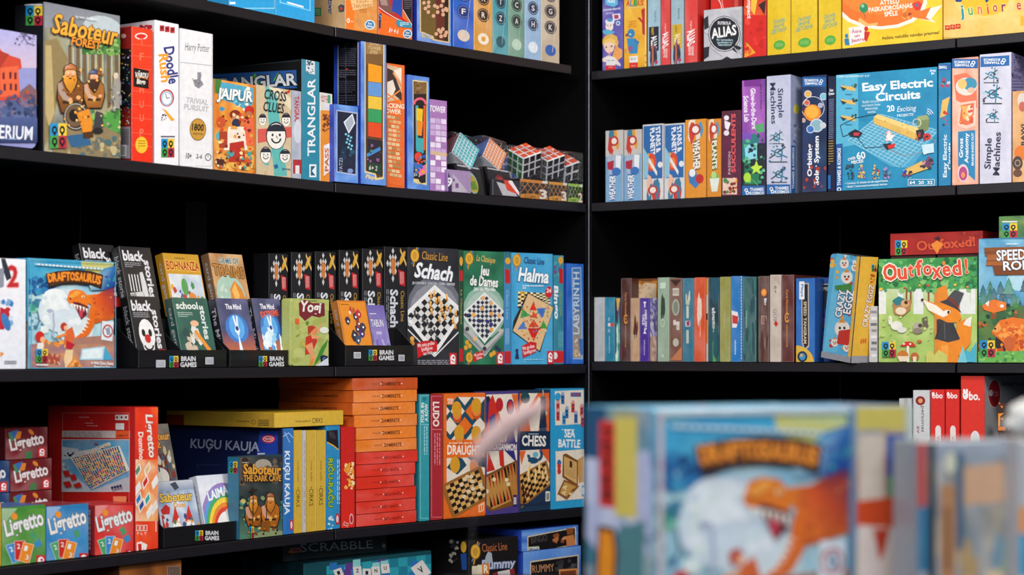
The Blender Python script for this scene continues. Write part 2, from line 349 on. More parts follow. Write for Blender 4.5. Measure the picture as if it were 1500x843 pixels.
def dwarf(f, x, y, s, beard, hat, coat, skin):
    q = lambda *v: [(x + v[i] * s, y + v[i + 1] * s) for i in range(0, len(v), 2)]
    f.poly(q(-46, 30, -20, 8, 28, 8, 50, 34, 56, 90, 40, 150, -36, 150, -54, 90), '#2c1a10'); f.poly(q(-42, 34, -18, 12, 26, 12, 45, 36, 50, 88, 36, 145, -32, 145, -48, 88), [mixc(coat, '#fff', .15), coat, coat, mixc(coat, '#000', .3), coat, mixc(coat, '#000', .4), mixc(coat, '#000', .4), coat])
    f.poly(q(-30, 100, 32, 100, 32, 112, -30, 112), '#3a2414'); f.poly(q(-4, 98, 8, 98, 8, 114, -4, 114), '#e0b848')
    f.poly(q(-48, 34, -34, 28, -14, 80, 6, 92, 0, 106, -28, 96, -46, 66), mixc(coat, '#fff', .22)); f.ell(x + 2 * s, y + 98 * s, 10 * s, 9 * s, skin)
    f.poly(q(48, 36, 38, 30, 30, 60, 26, 84, 38, 90, 50, 66), mixc(coat, '#000', .2)); f.ell(x + 31 * s, y + 88 * s, 9 * s, 8 * s, skin)
    f.ell(x, y - 4 * s, 25 * s, 26 * s, '#2c1a10'); f.ell(x, y - 4 * s, 22 * s, 23 * s, skin)
    f.poly(q(-26, -4, -14, 6, 0, 2, 14, 6, 26, -4, 30, 24, 18, 56, 2, 78, -16, 56, -30, 26), '#2c1a10'); f.poly(q(-23, 0, -12, 9, 0, 5, 12, 9, 23, 0, 26, 24, 15, 52, 2, 72, -13, 52, -26, 24), [mixc(beard, '#fff', .2), beard, beard, beard, beard, mixc(beard, '#000', .3), beard, mixc(beard, '#000', .35), beard, beard])
    for k in (-12, -4, 5, 13): f.line([x + k * s, y + 16 * s, x + k * .6 * s, y + 50 * s], 2 * s, mixc(beard, '#000', .3))
    f.ell(x - 8 * s, y - 8 * s, 4.5 * s, 3.5 * s, '#f4ece0'); f.ell(x + 8 * s, y - 8 * s, 4.5 * s, 3.5 * s, '#f4ece0'); f.ell(x - 7 * s, y - 8 * s, 2 * s, 2.4 * s, '#1c1410'); f.ell(x + 7 * s, y - 8 * s, 2 * s, 2.4 * s, '#1c1410'); f.ell(x, y + 1 * s, 6 * s, 6 * s, mixc(skin, '#c84020', .3)); f.poly(q(-8, 12, 8, 12, 4, 17, -4, 17), '#5c1c14')
    f.poly(q(-27, -12, -22, -34, 2, -46, 22, -34, 27, -12, 12, -18, -12, -18), '#241610'); f.poly(q(-24, -15, -20, -32, 2, -42, 20, -32, 24, -15, 12, -21, -12, -21), [hat, mixc(hat, '#fff', .2), hat, mixc(hat, '#000', .3), mixc(hat, '#000', .3), hat, hat])
# ================================================================ LEFT, TOP SHELF
b = Box('board_game_box', 'plain light blue game box above the left shelf, left one of the pair', 'L1', 336, 403, 0, .06, '#2a8fc4', H=.28, grp='light blue boxes on the top left shelf')
f = b.face('front', '#2aa0dc').crop(*A2); f.frame(60, -200, 300, 38, 5, 5, '#8fd4f2'); f.rect(95, 8, 130, 18, '#e8f4fa'); f.face = 0; b.done()
b = Box('board_game_box', 'light blue game box on the top left shelf with a white dash near its base', 'L1', 404, 461, 0, .06, '#2a8fc4', H=.28, grp='light blue boxes on the top left shelf')
f = b.face('front', '#25a2e2').crop(*A2); f.P('318 -100 450 -100 450 48 318 12', '#7fd0f4'); f.P('323 -100 445 -100 445 42 323 8', '#25a2e2'); f.P('350 6 420 26 420 34 350 14', '#dfeff8'); b.done()
b = Box('block_game_box', 'tan and orange game box with loose wooden lettering on its front, top left shelf', 'L1', 506, 553, 0, .13, '#b98a58', H=.28)
f = b.face('front', '#e8822c').crop(*D2)
f.mz(410, -100, 650, 310, 8, 9, ['#d99a55', '#e0a868', '#e8862e', '#cf8b48'], 3); f.rect(325, -100, 415, 300, '#ee7a24')
for i in range(5): f.P('%d %d %d %d %d %d %d %d' % (360 + i * 9, -60 + i * 34, 600, -70 + i * 28, 603, -45 + i * 28, 362 + i * 9, -28 + i * 34), '#f0c48a')
f.t('A SLOKS\nTAVU RINKA\nSPELE', 500, 60, 190, 150, '#b56f2c', 4, .01); f.ell(352, 212, 17, 25, '#f6ead8'); f.ell(352, 212, 7, 12, '#e8822c'); f.t('6+', 395, 222, 32, 22, '#f2dcc0', -10)
f.ell(573, 255, 53, 50, '#e9eef2'); f.ell(573, 255, 44, 41, '#2f84b8'); f.t('fun\ntime', 573, 255, 62, 50, '#e9eef2', -8, .03); f.face = 0
g = b.face('left', '#d2a878').n(); g.mz(0, 0, 1, 1, 5, 8, ['#d8b080', '#c99a66', '#e0bb8c'], 5); g.crop(*D2); g.rect(0, 80, 75, 165, '#2f8a4a'); g.lines(5, 95, 65, 4, 17, 7, '#bfe0b8', 3)
g.t('tower', 170, 70, 150, 50, '#2a2440', -90, .05, '#e8e2e0'); g.P('250 70 275 45 315 55 312 120 262 125', '#3a5560'); g.P('262 78 290 62 300 100 275 112', '#c84a3a'); b.done()
b = Box('block_game_box', 'orange game box with a red and blue swoosh window, above the tall blue tower box', 'L1', 554, 604, 0, .12, '#b5521c', H=.28)
f = b.face('front', '#ea6a1e').crop(*D2)
f.P('640 -120 820 -120 825 100 905 180 1000 255 830 195 700 130 640 60', '#c4231c'); f.P('650 -60 770 -60 790 70 830 150 720 110 660 50', '#7a5450'); f.P('668 -40 740 -20 760 60 690 50', '#a88a80')
f.P('815 -120 910 -120 905 185 850 140 800 110', '#1f49a8'); f.P('912 -120 1005 -120 1005 250 912 110', '#15131a'); f.lines(925, -20, 1000, 6, 20, 8, '#6a6670', 4)
f.line('650 65 730 125 830 185 1000 262', 8, '#e8d8d0'); f.line('912 100 1003 256', 7, '#e8d8d0'); f.P('650 130 690 140 682 290 648 292', '#2a3550'); f.sc(650, 140, 685, 200, 12, 9, ['#c8d4e8', '#8aa0d0', '#e0e0e8'], 2)
f.P('850 200 990 240 1003 290 860 275 840 240', '#2f93b0'); f.lines(880, 232, 970, 3, 15, 7, '#d8eef4', 6); f.t('8+ 4 6', 815, 318, 100, 52, '#f4e4dc', -10, .02)
f.ell(957, 350, 47, 48, '#e9eef2'); f.ell(957, 350, 38, 39, '#2a6c9a'); f.t('fun\ntime', 957, 350, 56, 48, '#e9eef2', -8, .03); b.done()
b = Box('wooden_puzzle_box', 'blue framed box showing scattered wooden discs, top left shelf', 'L1', 611, 661, 0, .12, '#1a3f9c', H=.27)
f = b.face('front', '#5a86d0').crop(*D2); f.mz(1055, -100, 1420, 500, 6, 8, ['#5a86d8', '#7aa0e0', '#4a76c8', '#8fb0e8'], 7)
f.P('1085 -100 1395 -100 1390 445 1220 415 1210 365 1090 335', '#d8c090'); f.P('1098 -100 1385 -100 1380 430 1235 402 1222 352 1100 325', '#5c4a22'); f.P('1250 -60 1345 -60 1345 425 1260 408', '#5e1f22'); f.P('1345 -60 1382 -60 1380 430 1342 422', '#1c1210'); f.P('1100 40 1250 60 1245 380 1100 320', '#6a5426')
for q in ((1130, 30), (1145, 88), (1178, 65), (1175, 125), (1178, 25), (1228, 165), (1240, 60), (1268, 75), (1270, 125), (1308, 60), (1325, 10), (1325, 108), (1325, 150), (1355, 92), (1365, 105), (1280, 310), (1322, 300), (1255, 350), (1305, 375), (1300, 330), (1358, 335), (1345, 365)):
    f.ell(q[0] + 3, q[1] + 4, 20, 21, '#3a2a14'); f.ell(q[0], q[1], 19, 20, '#d8a888')
f.P('1105 345 1210 370 1215 405 1105 380', '#d8c890'); f.t('Plays', 1158, 377, 85, 28, '#3a78c0', -12, .03)
g = b.face('left', '#15339a'); b.done()
# six upright letter-disc spines
for i, (x0, x1, c, c2, s, dc, nm) in enumerate(((664, 694, '#1d5fc8', '#0f2f7c', 'ORF', '#d8c8b8', 'cobalt blue'), (694.5, 721.5, '#d99a38', '#3a2a1c', 'KAR', '#f0e4d0', 'orange'), (722, 744.5, '#3a9aa8', '#123c50', 'RTZ', '#2a5a66', 'teal'), (745, 768.5, '#6a9a86', '#1c3a34', 'NCA', '#b8d4c0', 'sage green'), (769, 792.5, '#8fb4d8', '#1c3458', 'UNSH', '#dfe8f0', 'pale blue'), (793, 819.5, '#c4b49c', '#2c2c3c', 'YNGK', '#2a5fb0', 'beige'))):
    b = Box('word_game_box', nm + ' upright box with a column of dark lettered circles, top left shelf', 'L1', x0, x1, 0, .2, c, H=.25, grp='lettered spines on the top left shelf')
    f = b.face('front'); f.mz(0, 0, 1, 1, 2, 8, [c, mixc(c, '#ffffff', .15), mixc(c, '#000000', .12)], i); n = len(s)
    for k, ch in enumerate(s):
        cy = .80 - .148 * (n - k) + .02; f.ell(.5, cy, .33, .062, c2); f.ell(.5, cy, .28, .052, mixc(c, '#ffffff', .2)); f.ell(.5, cy, .26, .048, c2); f.t(ch, .5, cy, .2, .05, '#e8e4dc')
    f.ell(.5, .885, .3, .052, dc)
    if i == 1: f.ell(.5, .885, .12, .022, '#d99a38')
    f.line([.05, .1, .9, .45, .6, .9], .02, mixc(c, '#ffffff', .35)); b.done()
# ================================================================ LEFT, SECOND SHELF
b = Box('tin_box', 'rounded tin box showing a red mansion under a lilac sky, at the left edge', 'L2', -55, 55, 33, .05, '#8f8aa8', bev=.012, bseg=4)
f = b.face('front').crop(*A1)
import types
def roundrect(F, m, r, col, n=6):
    W, H = F.W, F.H; p = []
    for cx, cy, a0 in ((W - m - r, m + r, -90), (W - m - r, H - m - r, 0), (m + r, H - m - r, 90), (m + r, m + r, 180)):
        for k in range(n + 1): a = R(a0 + 90 * k / n); p.append((cx + r * cos(a), cy + r * sin(a)))
    F.raw(p, col)
roundrect(f, .003, .012, '#8f92c8')
f.lay += .0001; f.W -= 0
f.grad(-140, 108, 160, 300, '#a4a6dc', '#c8b4c8'); f.P('-140 420 160 400 160 600 -140 600', '#4a5a88')
f.P('-140 220 0 215 15 235 90 260 95 300 80 310 90 440 -140 450', '#c8442c'); f.P('-60 180 -10 220 40 240 0 300 -140 300', '#a83424'); f.P('0 300 80 290 85 420 0 430', '#e06038')
for x, y in ((10, 320), (40, 318), (62, 320), (15, 370), (42, 368), (64, 370), (-20, 300), (-20, 360)): f.rect(x, y, x + 10, y + 30, '#5a2028')
f.P('90 400 130 370 160 400 160 470 90 470', '#7a5a60'); f.sc(-100, 440, 158, 520, 60, 14, ['#3a4870', '#5a6a98', '#2a3558', '#7a6a88'], 5); f.sc(-100, 400, 158, 450, 25, 12, ['#b04a38', '#6a4a60', '#4a4a70'], 8)
f.line('60 115 100 150 158 145', 2.5, '#3c3450'); f.line('70 120 120 190 150 200', 2.5, '#3c3450'); f.line('100 150 150 175', 2, '#3c3450'); f.line('158 120 110 155 90 190', 2, '#3c3450'); f.sc(60, 110, 160, 200, 25, 5, ['#4a4060', '#6a6088'], 3)
f.grad(-140, 520, 160, 630, '#4a5a8c', '#2a3a66'); f.t('MYSTERIUM', 0, 582, 285, 62, '#dfe4f0', -3, .02, '#3a4470'); f.lines(30, 612, 130, 1, 5, 4, '#9aa8d0', 3); b.done()
b = Box('board_game_box', 'large forest card game box with two dwarves resting, orange title, top left', 'L2', 64, 176, 2, .075, '#15171f')
f = b.face('front').crop(*A1)
f.mz(195, -10, 540, 700, 12, 18, ['#8a8c90', '#a8a890', '#6f7468', '#b8a878', '#5c6450'], 4); f.grad(195, -10, 540, 120, '#7a7c88', '#8a9094')
f.ell(450, 120, 85, 50, '#b8c4c8', -10); f.P('195 180 250 170 300 260 260 400 230 560 195 650', '#8d7a50'); f.P('200 200 225 200 240 500 215 560 200 500', '#b8a470')
for x in (300, 335, 365, 400, 430, 470, 505): f.P('%d 200 %d 200 %d 470 %d 480' % (x, x + 14, x + 18, x + 2), '#6f5a3c'); f.line([x + 22, 210, x + 24, 460], 5, '#c8bc90')
f.mz(360, 170, 538, 240, 8, 4, ['#3f7a3a', '#5f9a4a', '#8ab060', '#2f5c34'], 9); f.sc(380, 180, 535, 240, 50, 10, ['#4f8a3c', '#76a850', '#2c5a30', '#9cc070'], 5)
f.P('380 540 538 470 538 640 430 600', '#4f9a44'); f.sc(400, 490, 535, 620, 50, 13, ['#5fae4c', '#3f7a3c', '#86b860', '#c8c088', '#9a9a80'], 7); f.P('230 590 330 540 460 560 538 600 538 700 230 680', '#8a7a58'); f.sc(240, 600, 530, 690, 45, 16, ['#a8946c', '#6a6a60', '#4a6a70', '#c0b080'], 8); f.P('290 600 370 590 400 640 310 650', '#2f5f88')
# two seated bearded dwarves and a barrel
dwarf(f, 305, 330, 1.15, '#e89a2c', '#c87020', '#8a5420', '#e8a870')
f.ell(330, 515, 55, 62, '#3a2a20'); f.ell(325, 512, 40, 48, '#6f563c'); f.ell(320, 510, 22, 28, '#1c1412'); f.ring(328, 514, 46, 50, 0, 360, '#a8a8a0', 20, 1.15)
dwarf(f, 408, 345, .9, '#4a2c1c', '#34447c', '#b8742c', '#e8a878')
f.P('330 500 385 480 402 540 395 602 365 608 352 560', '#e08a24'); f.P('360 585 402 580 405 606 362 612', '#4c2c14'); f.P('418 490 446 500 450 560 430 590 405 565', '#3c3c40'); f.ell(425, 578, 24, 14, '#22201e')
f.sc(270, 300, 450, 560, 45, 7, ['#f0b050', '#a85a18', '#f6c880', '#7a3c10'], 12)
f.P('495 325 512 320 525 370 520 480 495 480 490 400', '#9a948c'); f.ell(503, 335, 11, 14, '#d8c0a8'); f.sc(480, 380, 530, 490, 20, 9, ['#c8c4b8', '#6a6a68', '#8a8a88'], 2)
f.t('by two designers', 375, 82, 100, 14, '#dfe0e4', -8); f.t('Saboteur', 372, 133, 290, 88, '#e8a838', -12, .02, '#5c3410'); f.t('FOREST', 372, 192, 130, 38, '#e8902c', -10, .03, '#4a2408'); f.brain(212, 545, 285, 655)
g = b.face('left', '#101218').crop(*A1); g.rect(108, 18, 188, 24, '#d8dae0'); g.brain(114, 26, 188, 112); b.done()
b = Box('bingo_game_box', 'scarlet bingo box with a black title plate and a yellow roundel', 'L2', 193, 224, 38, .18, '#a81a14')
f = b.face('front').crop(*A1); f.grad(575, 100, 675, 720, '#f0401c', '#e82e12'); f.ell(622, 160, 28, 15, '#f4e0d8'); f.ell(622, 160, 22, 10, '#d8281c')
for y in (195, 245, 300, 400, 460, 520, 585, 640): f.line([580, y, 670, y + 8], 2, '#f87050')
for ch, y in zip('TFHUUP', (185, 250, 395, 460, 520, 585)): f.t(ch, 624, y, 18, 32, '#f8785a')
f.P('588 298 655 312 655 392 588 382', '#16100e'); f.t('VĀRDU\nBingo', 622, 346, 58, 66, '#f4ece4', -5, .03); f.line('596 338 610 345 625 342 650 350', 3, '#e8902c'); f.ell(623, 640, 27, 37, '#f0c030'); f.lines(608, 620, 640, 4, 11, 4, '#a86a10', 2)
g = b.face('left', '#8a1812').crop(*A1); g.rect(530, 215, 578, 480, '#120d12'); g.sc(532, 220, 577, 560, 90, 4, ['#d8d0d0', '#b82820', '#2f8a6a', '#3a5ab0', '#e0a030', '#121014'], 4); g.rect(530, 560, 578, 700, '#8a8488'); g.lines(540, 570, 572, 9, 8, 4, '#3c3438', 3); g.rect(532, 640, 562, 690, '#e0dce0'); g.vlines(536, 645, 685, 5, 5, 2.5, '#181818', 2); g.ell(550, 160, 12, 10, '#d8a098'); b.done()
b = Box('drawing_game_box', 'white box with a curly drawing-game title and an alarm clock', 'L2', 227, 262, 29, .2, '#e8e6ea')
f = b.face('front', '#eeecf0').crop(*A1)
for i in range(3): f.rect(704 + i * 23, 112 + i * 4, 724 + i * 23, 138 + i * 4, '#b02028'); f.rect(709 + i * 23, 120 + i * 4, 719 + i * 23, 126 + i * 4, '#2a1014')
f.t('Doodle', 755, 288, 165, 48, '#2a3480', -82, .03); f.t('Rush', 725, 300, 125, 44, '#f0a020', -84, .03); f.ring(735, 432, 26, 32, 0, 360, '#c02830', 18, 1.2); f.ell(735, 435, 26, 32, '#a8c4dc'); f.ell(735, 435, 20, 25, '#e8f0f4'); f.line('735 435 730 415', 3, '#334'); f.line('735 435 748 430', 3, '#334'); f.P('715 480 730 485 770 530 755 535', '#f0a828'); f.sc(705, 505, 740, 530, 8, 5, ['#667', '#445'], 3)
f.rect(708, 600, 770, 606, '#556'); f.brain(710, 612, 768, 695)
g = b.face('left', '#d8d6dc').crop(*A1); g.rect(615, 110, 672, 140, '#b02430'); g.sc(618, 112, 668, 138, 8, 6, ['#5c1018', '#e8d0d0'], 2); b.done()
b = Box('quiz_game_box', 'tall white quiz box with a gold 1800 seal', 'L2', 264, 312, 41, .1, '#dcdce0')
f = b.face('front', '#e9e9ec').crop(*A1); f.frame(795, 125, 935, 735, 2, 2, '#b8b8bf'); f.line('797 275 935 290', 2.5, '#9a9aa4'); f.t('Harry Potter', 870, 215, 108, 44, '#3c3c44', -5, -.004)
f.P('870 318 888 320 882 350 898 372 876 392 858 380 850 352 870 350', '#8c8c94'); f.line('845 345 875 372 892 360', 2, '#55555e'); f.line('888 330 872 385', 2, '#55555e'); f.t('TRIVIAL\nPURSUIT', 868, 462, 108, 55, '#b0b0b8', -7, .02); f.ell(872, 572, 37, 50, '#8a6220'); f.ell(872, 572, 34, 46, '#c8963c'); f.t('1800', 872, 562, 52, 32, '#1c1408', -5, .04); f.t('QUESTIONS', 872, 592, 46, 10, '#2c2008', -5)
f.t('10+', 832, 688, 24, 26, '#222', -5, .02); f.t('2-6', 878, 690, 26, 20, '#222', -5); f.ring(917, 694, 11, 14, 0, 360, '#333', 14, 1.2); f.line('917 694 917 684', 2, '#333'); b.done()
b = Box('card_game_box', 'small orange box with turbaned merchants and a white title', 'L2', 313, 373, 115, .035, '#b86418')
f = b.face('front').crop(*A2)
f.mz(35, 330, 212, 745, 8, 12, ['#e8902c', '#f0a83c', '#d8701c', '#f4c060', '#c85a18'], 6); f.P('50 345 205 375 205 440 180 470 120 440 60 420', '#48a8c8'); f.sc(60, 380, 200, 470, 25, 12, ['#8ad0e0', '#f0d8a0', '#3a98b8', '#f4f0e4'], 4)
f.P('38 335 70 340 62 400 40 395', '#3a7a34'); f.ell(128, 488, 24, 20, '#8a2410'); f.ell(132, 505, 18, 16, '#c88058'); f.ell(132, 526, 18, 20, '#1c2c50'); f.P('100 540 165 540 178 600 180 640 80 640 90 590', '#f0e4d4'); f.P('105 610 165 600 172 690 100 690', '#b82818')
f.ell(188, 470, 20, 20, '#c82820'); f.ell(186, 488, 14, 14, '#b87048'); f.P('165 505 208 500 208 620 175 620', '#e86840'); f.ell(68, 520, 20, 24, '#c85028'); f.ell(62, 580, 16, 20, '#48b0b8'); f.P('60 560 95 560 95 630 60 630', '#a83c20')
f.sc(50, 490, 205, 640, 40, 9, ['#d84428', '#f4d8a8', '#7a1c10', '#e8a040'], 9); f.sc(42, 640, 208, 730, 60, 10, ['#b87828', '#7a3010', '#e8b848', '#d05028', '#48a0a0', '#f0dca0'], 10); f.P('45 675 80 680 75 705 48 700', '#4c1c18')
f.t('JAIPUR', 126, 412, 152, 62, '#f2f4f4', -6, .03, '#6a8a90'); f.frame(36, 325, 211, 745, 4, 5, '#e88a1c'); b.done()
b = Box('card_game_box', 'beige party game box with black and white cartoon faces', 'L2', 376, 427, 124, .04, '#c0a880')
f = b.face('front', '#d0bc98').crop(*A2); f.P('255 362 300 368 350 750 295 750', '#5cb8b4'); f.P('225 550 368 540 368 585 225 610', '#d8584c'); f.P('285 350 368 420 368 470 270 370', '#e4d8bc'); f.sc(225, 640, 368, 740, 10, 14, ['#c8b088', '#6ab8b0'], 3)
for x, y, rx, ry in ((303, 578, 44, 60), (245, 510, 17, 26), (345, 510, 20, 30), (258, 660, 24, 36), (340, 665, 24, 30)):
    f.ell(x, y, rx, ry, '#1c2230'); f.ell(x, y + 2, rx * .9, ry * .92, '#f0ece4'); f.ring(x, y - ry * .3, 0, rx * .85, 0, 180, '#1c2230', 8, ry / rx * .6); f.ell(x - rx * .35, y - ry * .05, rx * .1, ry * .1, '#111'); f.ell(x + rx * .35, y - ry * .05, rx * .1, ry * .1, '#111'); f.ring(x, y + ry * .2, rx * .35, rx * .5, 180, 360, '#111', 8); f.line([x, y, x + rx * .12, y + ry * .2], rx * .07, '#111')
f.t('CROSS\nCLUES', 296, 432, 95, 95, '#16222c', -8, .02); f.P('345 390 360 382 362 392 348 400', '#c83028'); f.t('games', 345, 722, 36, 9, '#2a5a8a', -5); f.P('292 705 305 698 312 712 298 720', '#2a5a9a'); b.done()
b = Box('tile_game_box', 'narrow pale grey box with vertical red lettering behind the cartoon faces box', 'L2', 428, 441.5, 132, .15, '#9aa0b0')
f = b.face('front', '#b4b8c8').crop(*A2); f.mz(368, 380, 425, 760, 3, 8, ['#b4b8c8', '#c8ccd8', '#9aa4b8'], 5); f.t('TANGRAM', 391, 470, 120, 20, '#b82c38', -90, .03); f.rect(375, 680, 412, 740, '#b02830'); f.rect(385, 705, 402, 740, '#e8e4e8'); f.ell(395, 560, 18, 50, '#d0d4e0'); b.done()
b = Box('board_game_box', 'teal strategy game box turned so its black cover faces left, vertical white title', 'L2', 442, 468, 86, .28, '#101418')
f = b.face('front', '#2487a4').crop(*A2); f.P('430 255 468 262 468 318 430 310', '#d8e0e4'); f.sc(433, 262, 466, 312, 14, 6, ['#4a7a8c', '#2a5868'], 3); f.t('TRIANGLAR'.replace('TRI', 'TR'), 453, 500, 330, 34, '#e6eef2', 90, .02); f.rect(444, 700, 474, 755, '#e8eef0'); f.P('450 708 470 708 455 728 470 748 450 748', '#14607c')
g = b.face('left', '#0b0d10').crop(*A2); g.P('-40 320 390 298 392 375 -40 390', '#2a5aa0'); g.P('290 345 312 308 335 340', '#4aa838'); g.P('200 330 215 310 240 372 200 372', '#4aa838'); g.P('-40 370 395 350 395 365 -40 385', '#0e1a30'); g.t('TRANGLAR', 205, 350, 370, 52, '#d4dade', 4, .03, '#20262c'); g.line('100 285 405 258', 3, '#2a3a40'); b.done()
b = Box('card_game_box', 'slim white and orange box just right of the teal vertical title', 'L2', 469, 487, 135, .1, '#d8d0c8')
f = b.face('front', '#dcdad6').crop(*A2); f.rect(480, 470, 545, 780, '#e8901f'); f.t('FUN', 505, 420, 26, 40, '#b84a48', 80, .01); f.rect(522, 405, 534, 440, '#3f9a74'); f.sc(502, 490, 530, 560, 22, 7, ['#8a4a10', '#6a3410'], 3); f.P('505 620 530 610 530 730 505 750', '#f0e8e0'); f.t('PASS', 518, 680, 100, 18, '#c8641c', 90, .03); b.done()
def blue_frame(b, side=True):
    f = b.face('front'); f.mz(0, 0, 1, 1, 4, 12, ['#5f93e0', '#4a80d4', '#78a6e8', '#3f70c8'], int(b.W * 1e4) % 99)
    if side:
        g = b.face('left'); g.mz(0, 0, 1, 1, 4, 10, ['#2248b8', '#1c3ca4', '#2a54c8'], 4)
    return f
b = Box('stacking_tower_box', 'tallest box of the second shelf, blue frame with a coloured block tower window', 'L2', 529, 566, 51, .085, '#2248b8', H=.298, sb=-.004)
f = blue_frame(b); f.crop(*A2); f.P('680 168 764 182 762 762 728 768 722 745 680 735', '#e0cc90'); f.P('684 174 759 187 757 754 732 758 727 738 684 728', '#5c4024')
f.rect(686, 180, 757, 270, '#9a7648'); f.rect(686, 230, 757, 275, '#76542e'); f.t('LOGIC\nTOWER\nEYES', 722, 205, 55, 50, '#d8bc8c', -8); cs = ['#f09a1c', '#5c94d4', '#e8c040', '#2f9a5c', '#e04a1c']
for i, c in enumerate(cs): f.P('695 %d 752 %d 752 %d 695 %d' % ((270, 282, 355, 348), (348, 355, 415, 408), (408, 415, 470, 463), (463, 470, 525, 520), (520, 526, 590, 582))[i], c); f.line([695, (348, 408, 463, 520, 582)[i], 752, (355, 415, 470, 526, 590)[i]], 3, '#4a2c14'); f.rect(738, 275, 752, 585, '#7a5a3c') if i == 9 else None
f.P('690 590 757 600 757 750 690 725', '#221c2c'); f.P('688 655 745 625 748 640 690 670', '#3f84c8'); f.sc(690, 600, 755, 690, 10, 8, ['#2f8a6a', '#3a2c3c', '#8a5a8c'], 3); f.P('692 690 750 700 750 745 692 730', '#1c3a2c'); f.t('6+ 2', 716, 716, 36, 20, '#d8e0d0', -6); f.t('Plays', 706, 757, 44, 22, '#f0d890', -10, .03)
g = b.f['left']; g.crop(*A2); g.P('566 175 655 165 655 450 566 450', '#b8bccc'); g.P('570 179 651 169 651 450 570 450', '#0c0c12'); g.lines(575, 205, 645, 9, 9, 5, '#4a4a5c', 2); g.t('plays', 608, 183, 22, 8, '#d8d8e0'); g.lines(575, 298, 645, 4, 9, 5, '#5a5a6a', 4); g.lines(575, 345, 645, 6, 9, 5, '#3f3f50', 5); g.ell(608, 296, 6, 4, '#c83020'); g.line('602 172 605 445', 3, '#4c5468'); g.lines(575, 405, 645, 4, 10, 5, '#3c3c4c', 7); b.done()
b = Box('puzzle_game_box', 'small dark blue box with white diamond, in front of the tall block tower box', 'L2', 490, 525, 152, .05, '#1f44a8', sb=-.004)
f = blue_frame(b); f.crop(*A2); f.P('560 468 650 480 645 748 560 735', '#a8b4d8'); f.P('564 473 646 485 641 742 564 730', '#101c38'); f.P('590 520 628 484 640 525 612 570', '#dfe4ee'); f.P('596 522 626 492 634 524 612 562', '#a8b0c0'); f.sc(575, 580, 635, 700, 14, 14, ['#16304c', '#1c5068', '#14263c'], 3)
for i in range(10): f.ell(612 + (i * 37 % 26) - 12, 572 + i * 7, 5, 5, '#7ac0d8')
f.t('YATZI', 578, 705, 62, 14, '#98a4c4', 90); f.ell(618, 728, 12, 10, '#7a94c4'); b.done()
b = Box('stacking_tower_box', 'orange stacking tower box picturing pale wooden blocks', 'L2', 566.5, 593, 92, .08, '#a84414')
f = b.face('front', '#e86a24').crop(*A2); f.P('776 275 838 290 838 420 776 435', '#d8b898'); f.P('776 290 800 300 838 400 838 430 776 380', '#33282c'); f.P('776 350 800 340 812 380 790 425 776 410', '#ece0d0'); f.P('805 300 836 290 836 350', '#f0e4d0'); f.line('776 400 836 440', 6, '#ea8a3c'); f.line('776 425 838 380', 6, '#ea8a3c'); f.line('800 310 838 370', 5, '#e8823a')
f.t('STACKING\nTOWER', 795, 462, 108, 45, '#f4e4cc', -5, .03); r = random.Random(4)
for i in range(14):
    y = 490 + i * 19; x = 778 + (i % 2) * 4 + r.randint(-3, 3)
    for k in range(3): f.P('%d %d %d %d %d %d %d %d' % (x + k * 18, y + k * 3, x + k * 18 + 16, y + k * 3 + 2, x + k * 18 + 16, y + k * 3 + 15, x + k * 18, y + k * 3 + 13), r.choice(['#d8b07c', '#c89a64', '#e4c494', '#b08450']))
f.P('778 760 848 775 846 795 778 785', '#e86a24'); b.done()
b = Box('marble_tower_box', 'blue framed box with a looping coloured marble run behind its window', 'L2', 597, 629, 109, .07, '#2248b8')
f = blue_frame(b); f.crop(*A2); f.P('884 340 948 348 944 790 888 775', '#e0cc90'); f.P('888 346 944 354 940 778 914 782 910 764 888 760', '#1c1418'); f.rect(890, 350, 943, 400, '#7a5a34'); f.sc(892, 355, 940, 395, 12, 6, ['#5a4020', '#9a7a4a'], 2)
f.ring(915, 445, 20, 30, 0, 180, '#e8607c', 10); f.P('896 450 908 450 906 640 898 640', '#38a8b0'); f.P('900 460 928 465 925 520 900 512', '#f0c020'); f.P('900 515 928 520 922 580 902 575', '#f08c1c'); f.P('930 450 940 450 938 640 928 640', '#e05a28'); f.P('898 585 930 590 928 650 900 645', '#3fa8b0'); f.ell(908, 668, 16, 20, '#e04030'); f.P('888 690 925 700 940 730 895 740', '#2f6fc0'); f.P('905 720 940 700 942 740 915 750', '#e870a0'); f.sc(892, 640, 940, 740, 14, 8, ['#3a9ab0', '#e8a020', '#e0502c', '#2c5cb0'], 5); f.t('5+ 2', 902, 745, 26, 14, '#e8e8e8', -5); f.t('Plays', 902, 778, 32, 16, '#f0d890', -8, .03); b.done()
b = Box('stacking_tower_box', 'lavender tower box patterned with white bricks', 'L2', 630, 655, 145, .08, '#7a5a98')
f = b.face('front', '#a878b8').crop(*A3); f.t('TOWER', 220, 435, 66, 26, '#f0e8f4', -6, .04); r = random.Random(3)
for i in range(12):
    y = 470 + i * 24
    for k in range(3):
        if r.random() < .8: f.P('%d %d %d %d %d %d %d %d' % (190 + k * 22, y + k * 2, 210 + k * 22, y + k * 2 + 2, 210 + k * 22, y + k * 2 + 22, 190 + k * 22, y + k * 2 + 20), r.choice(['#e8dcf0', '#d4c0e0', '#f4ecf8', '#c8a8d8']))
f.P('188 600 256 610 256 625 188 615', '#d8b898'); b.done()
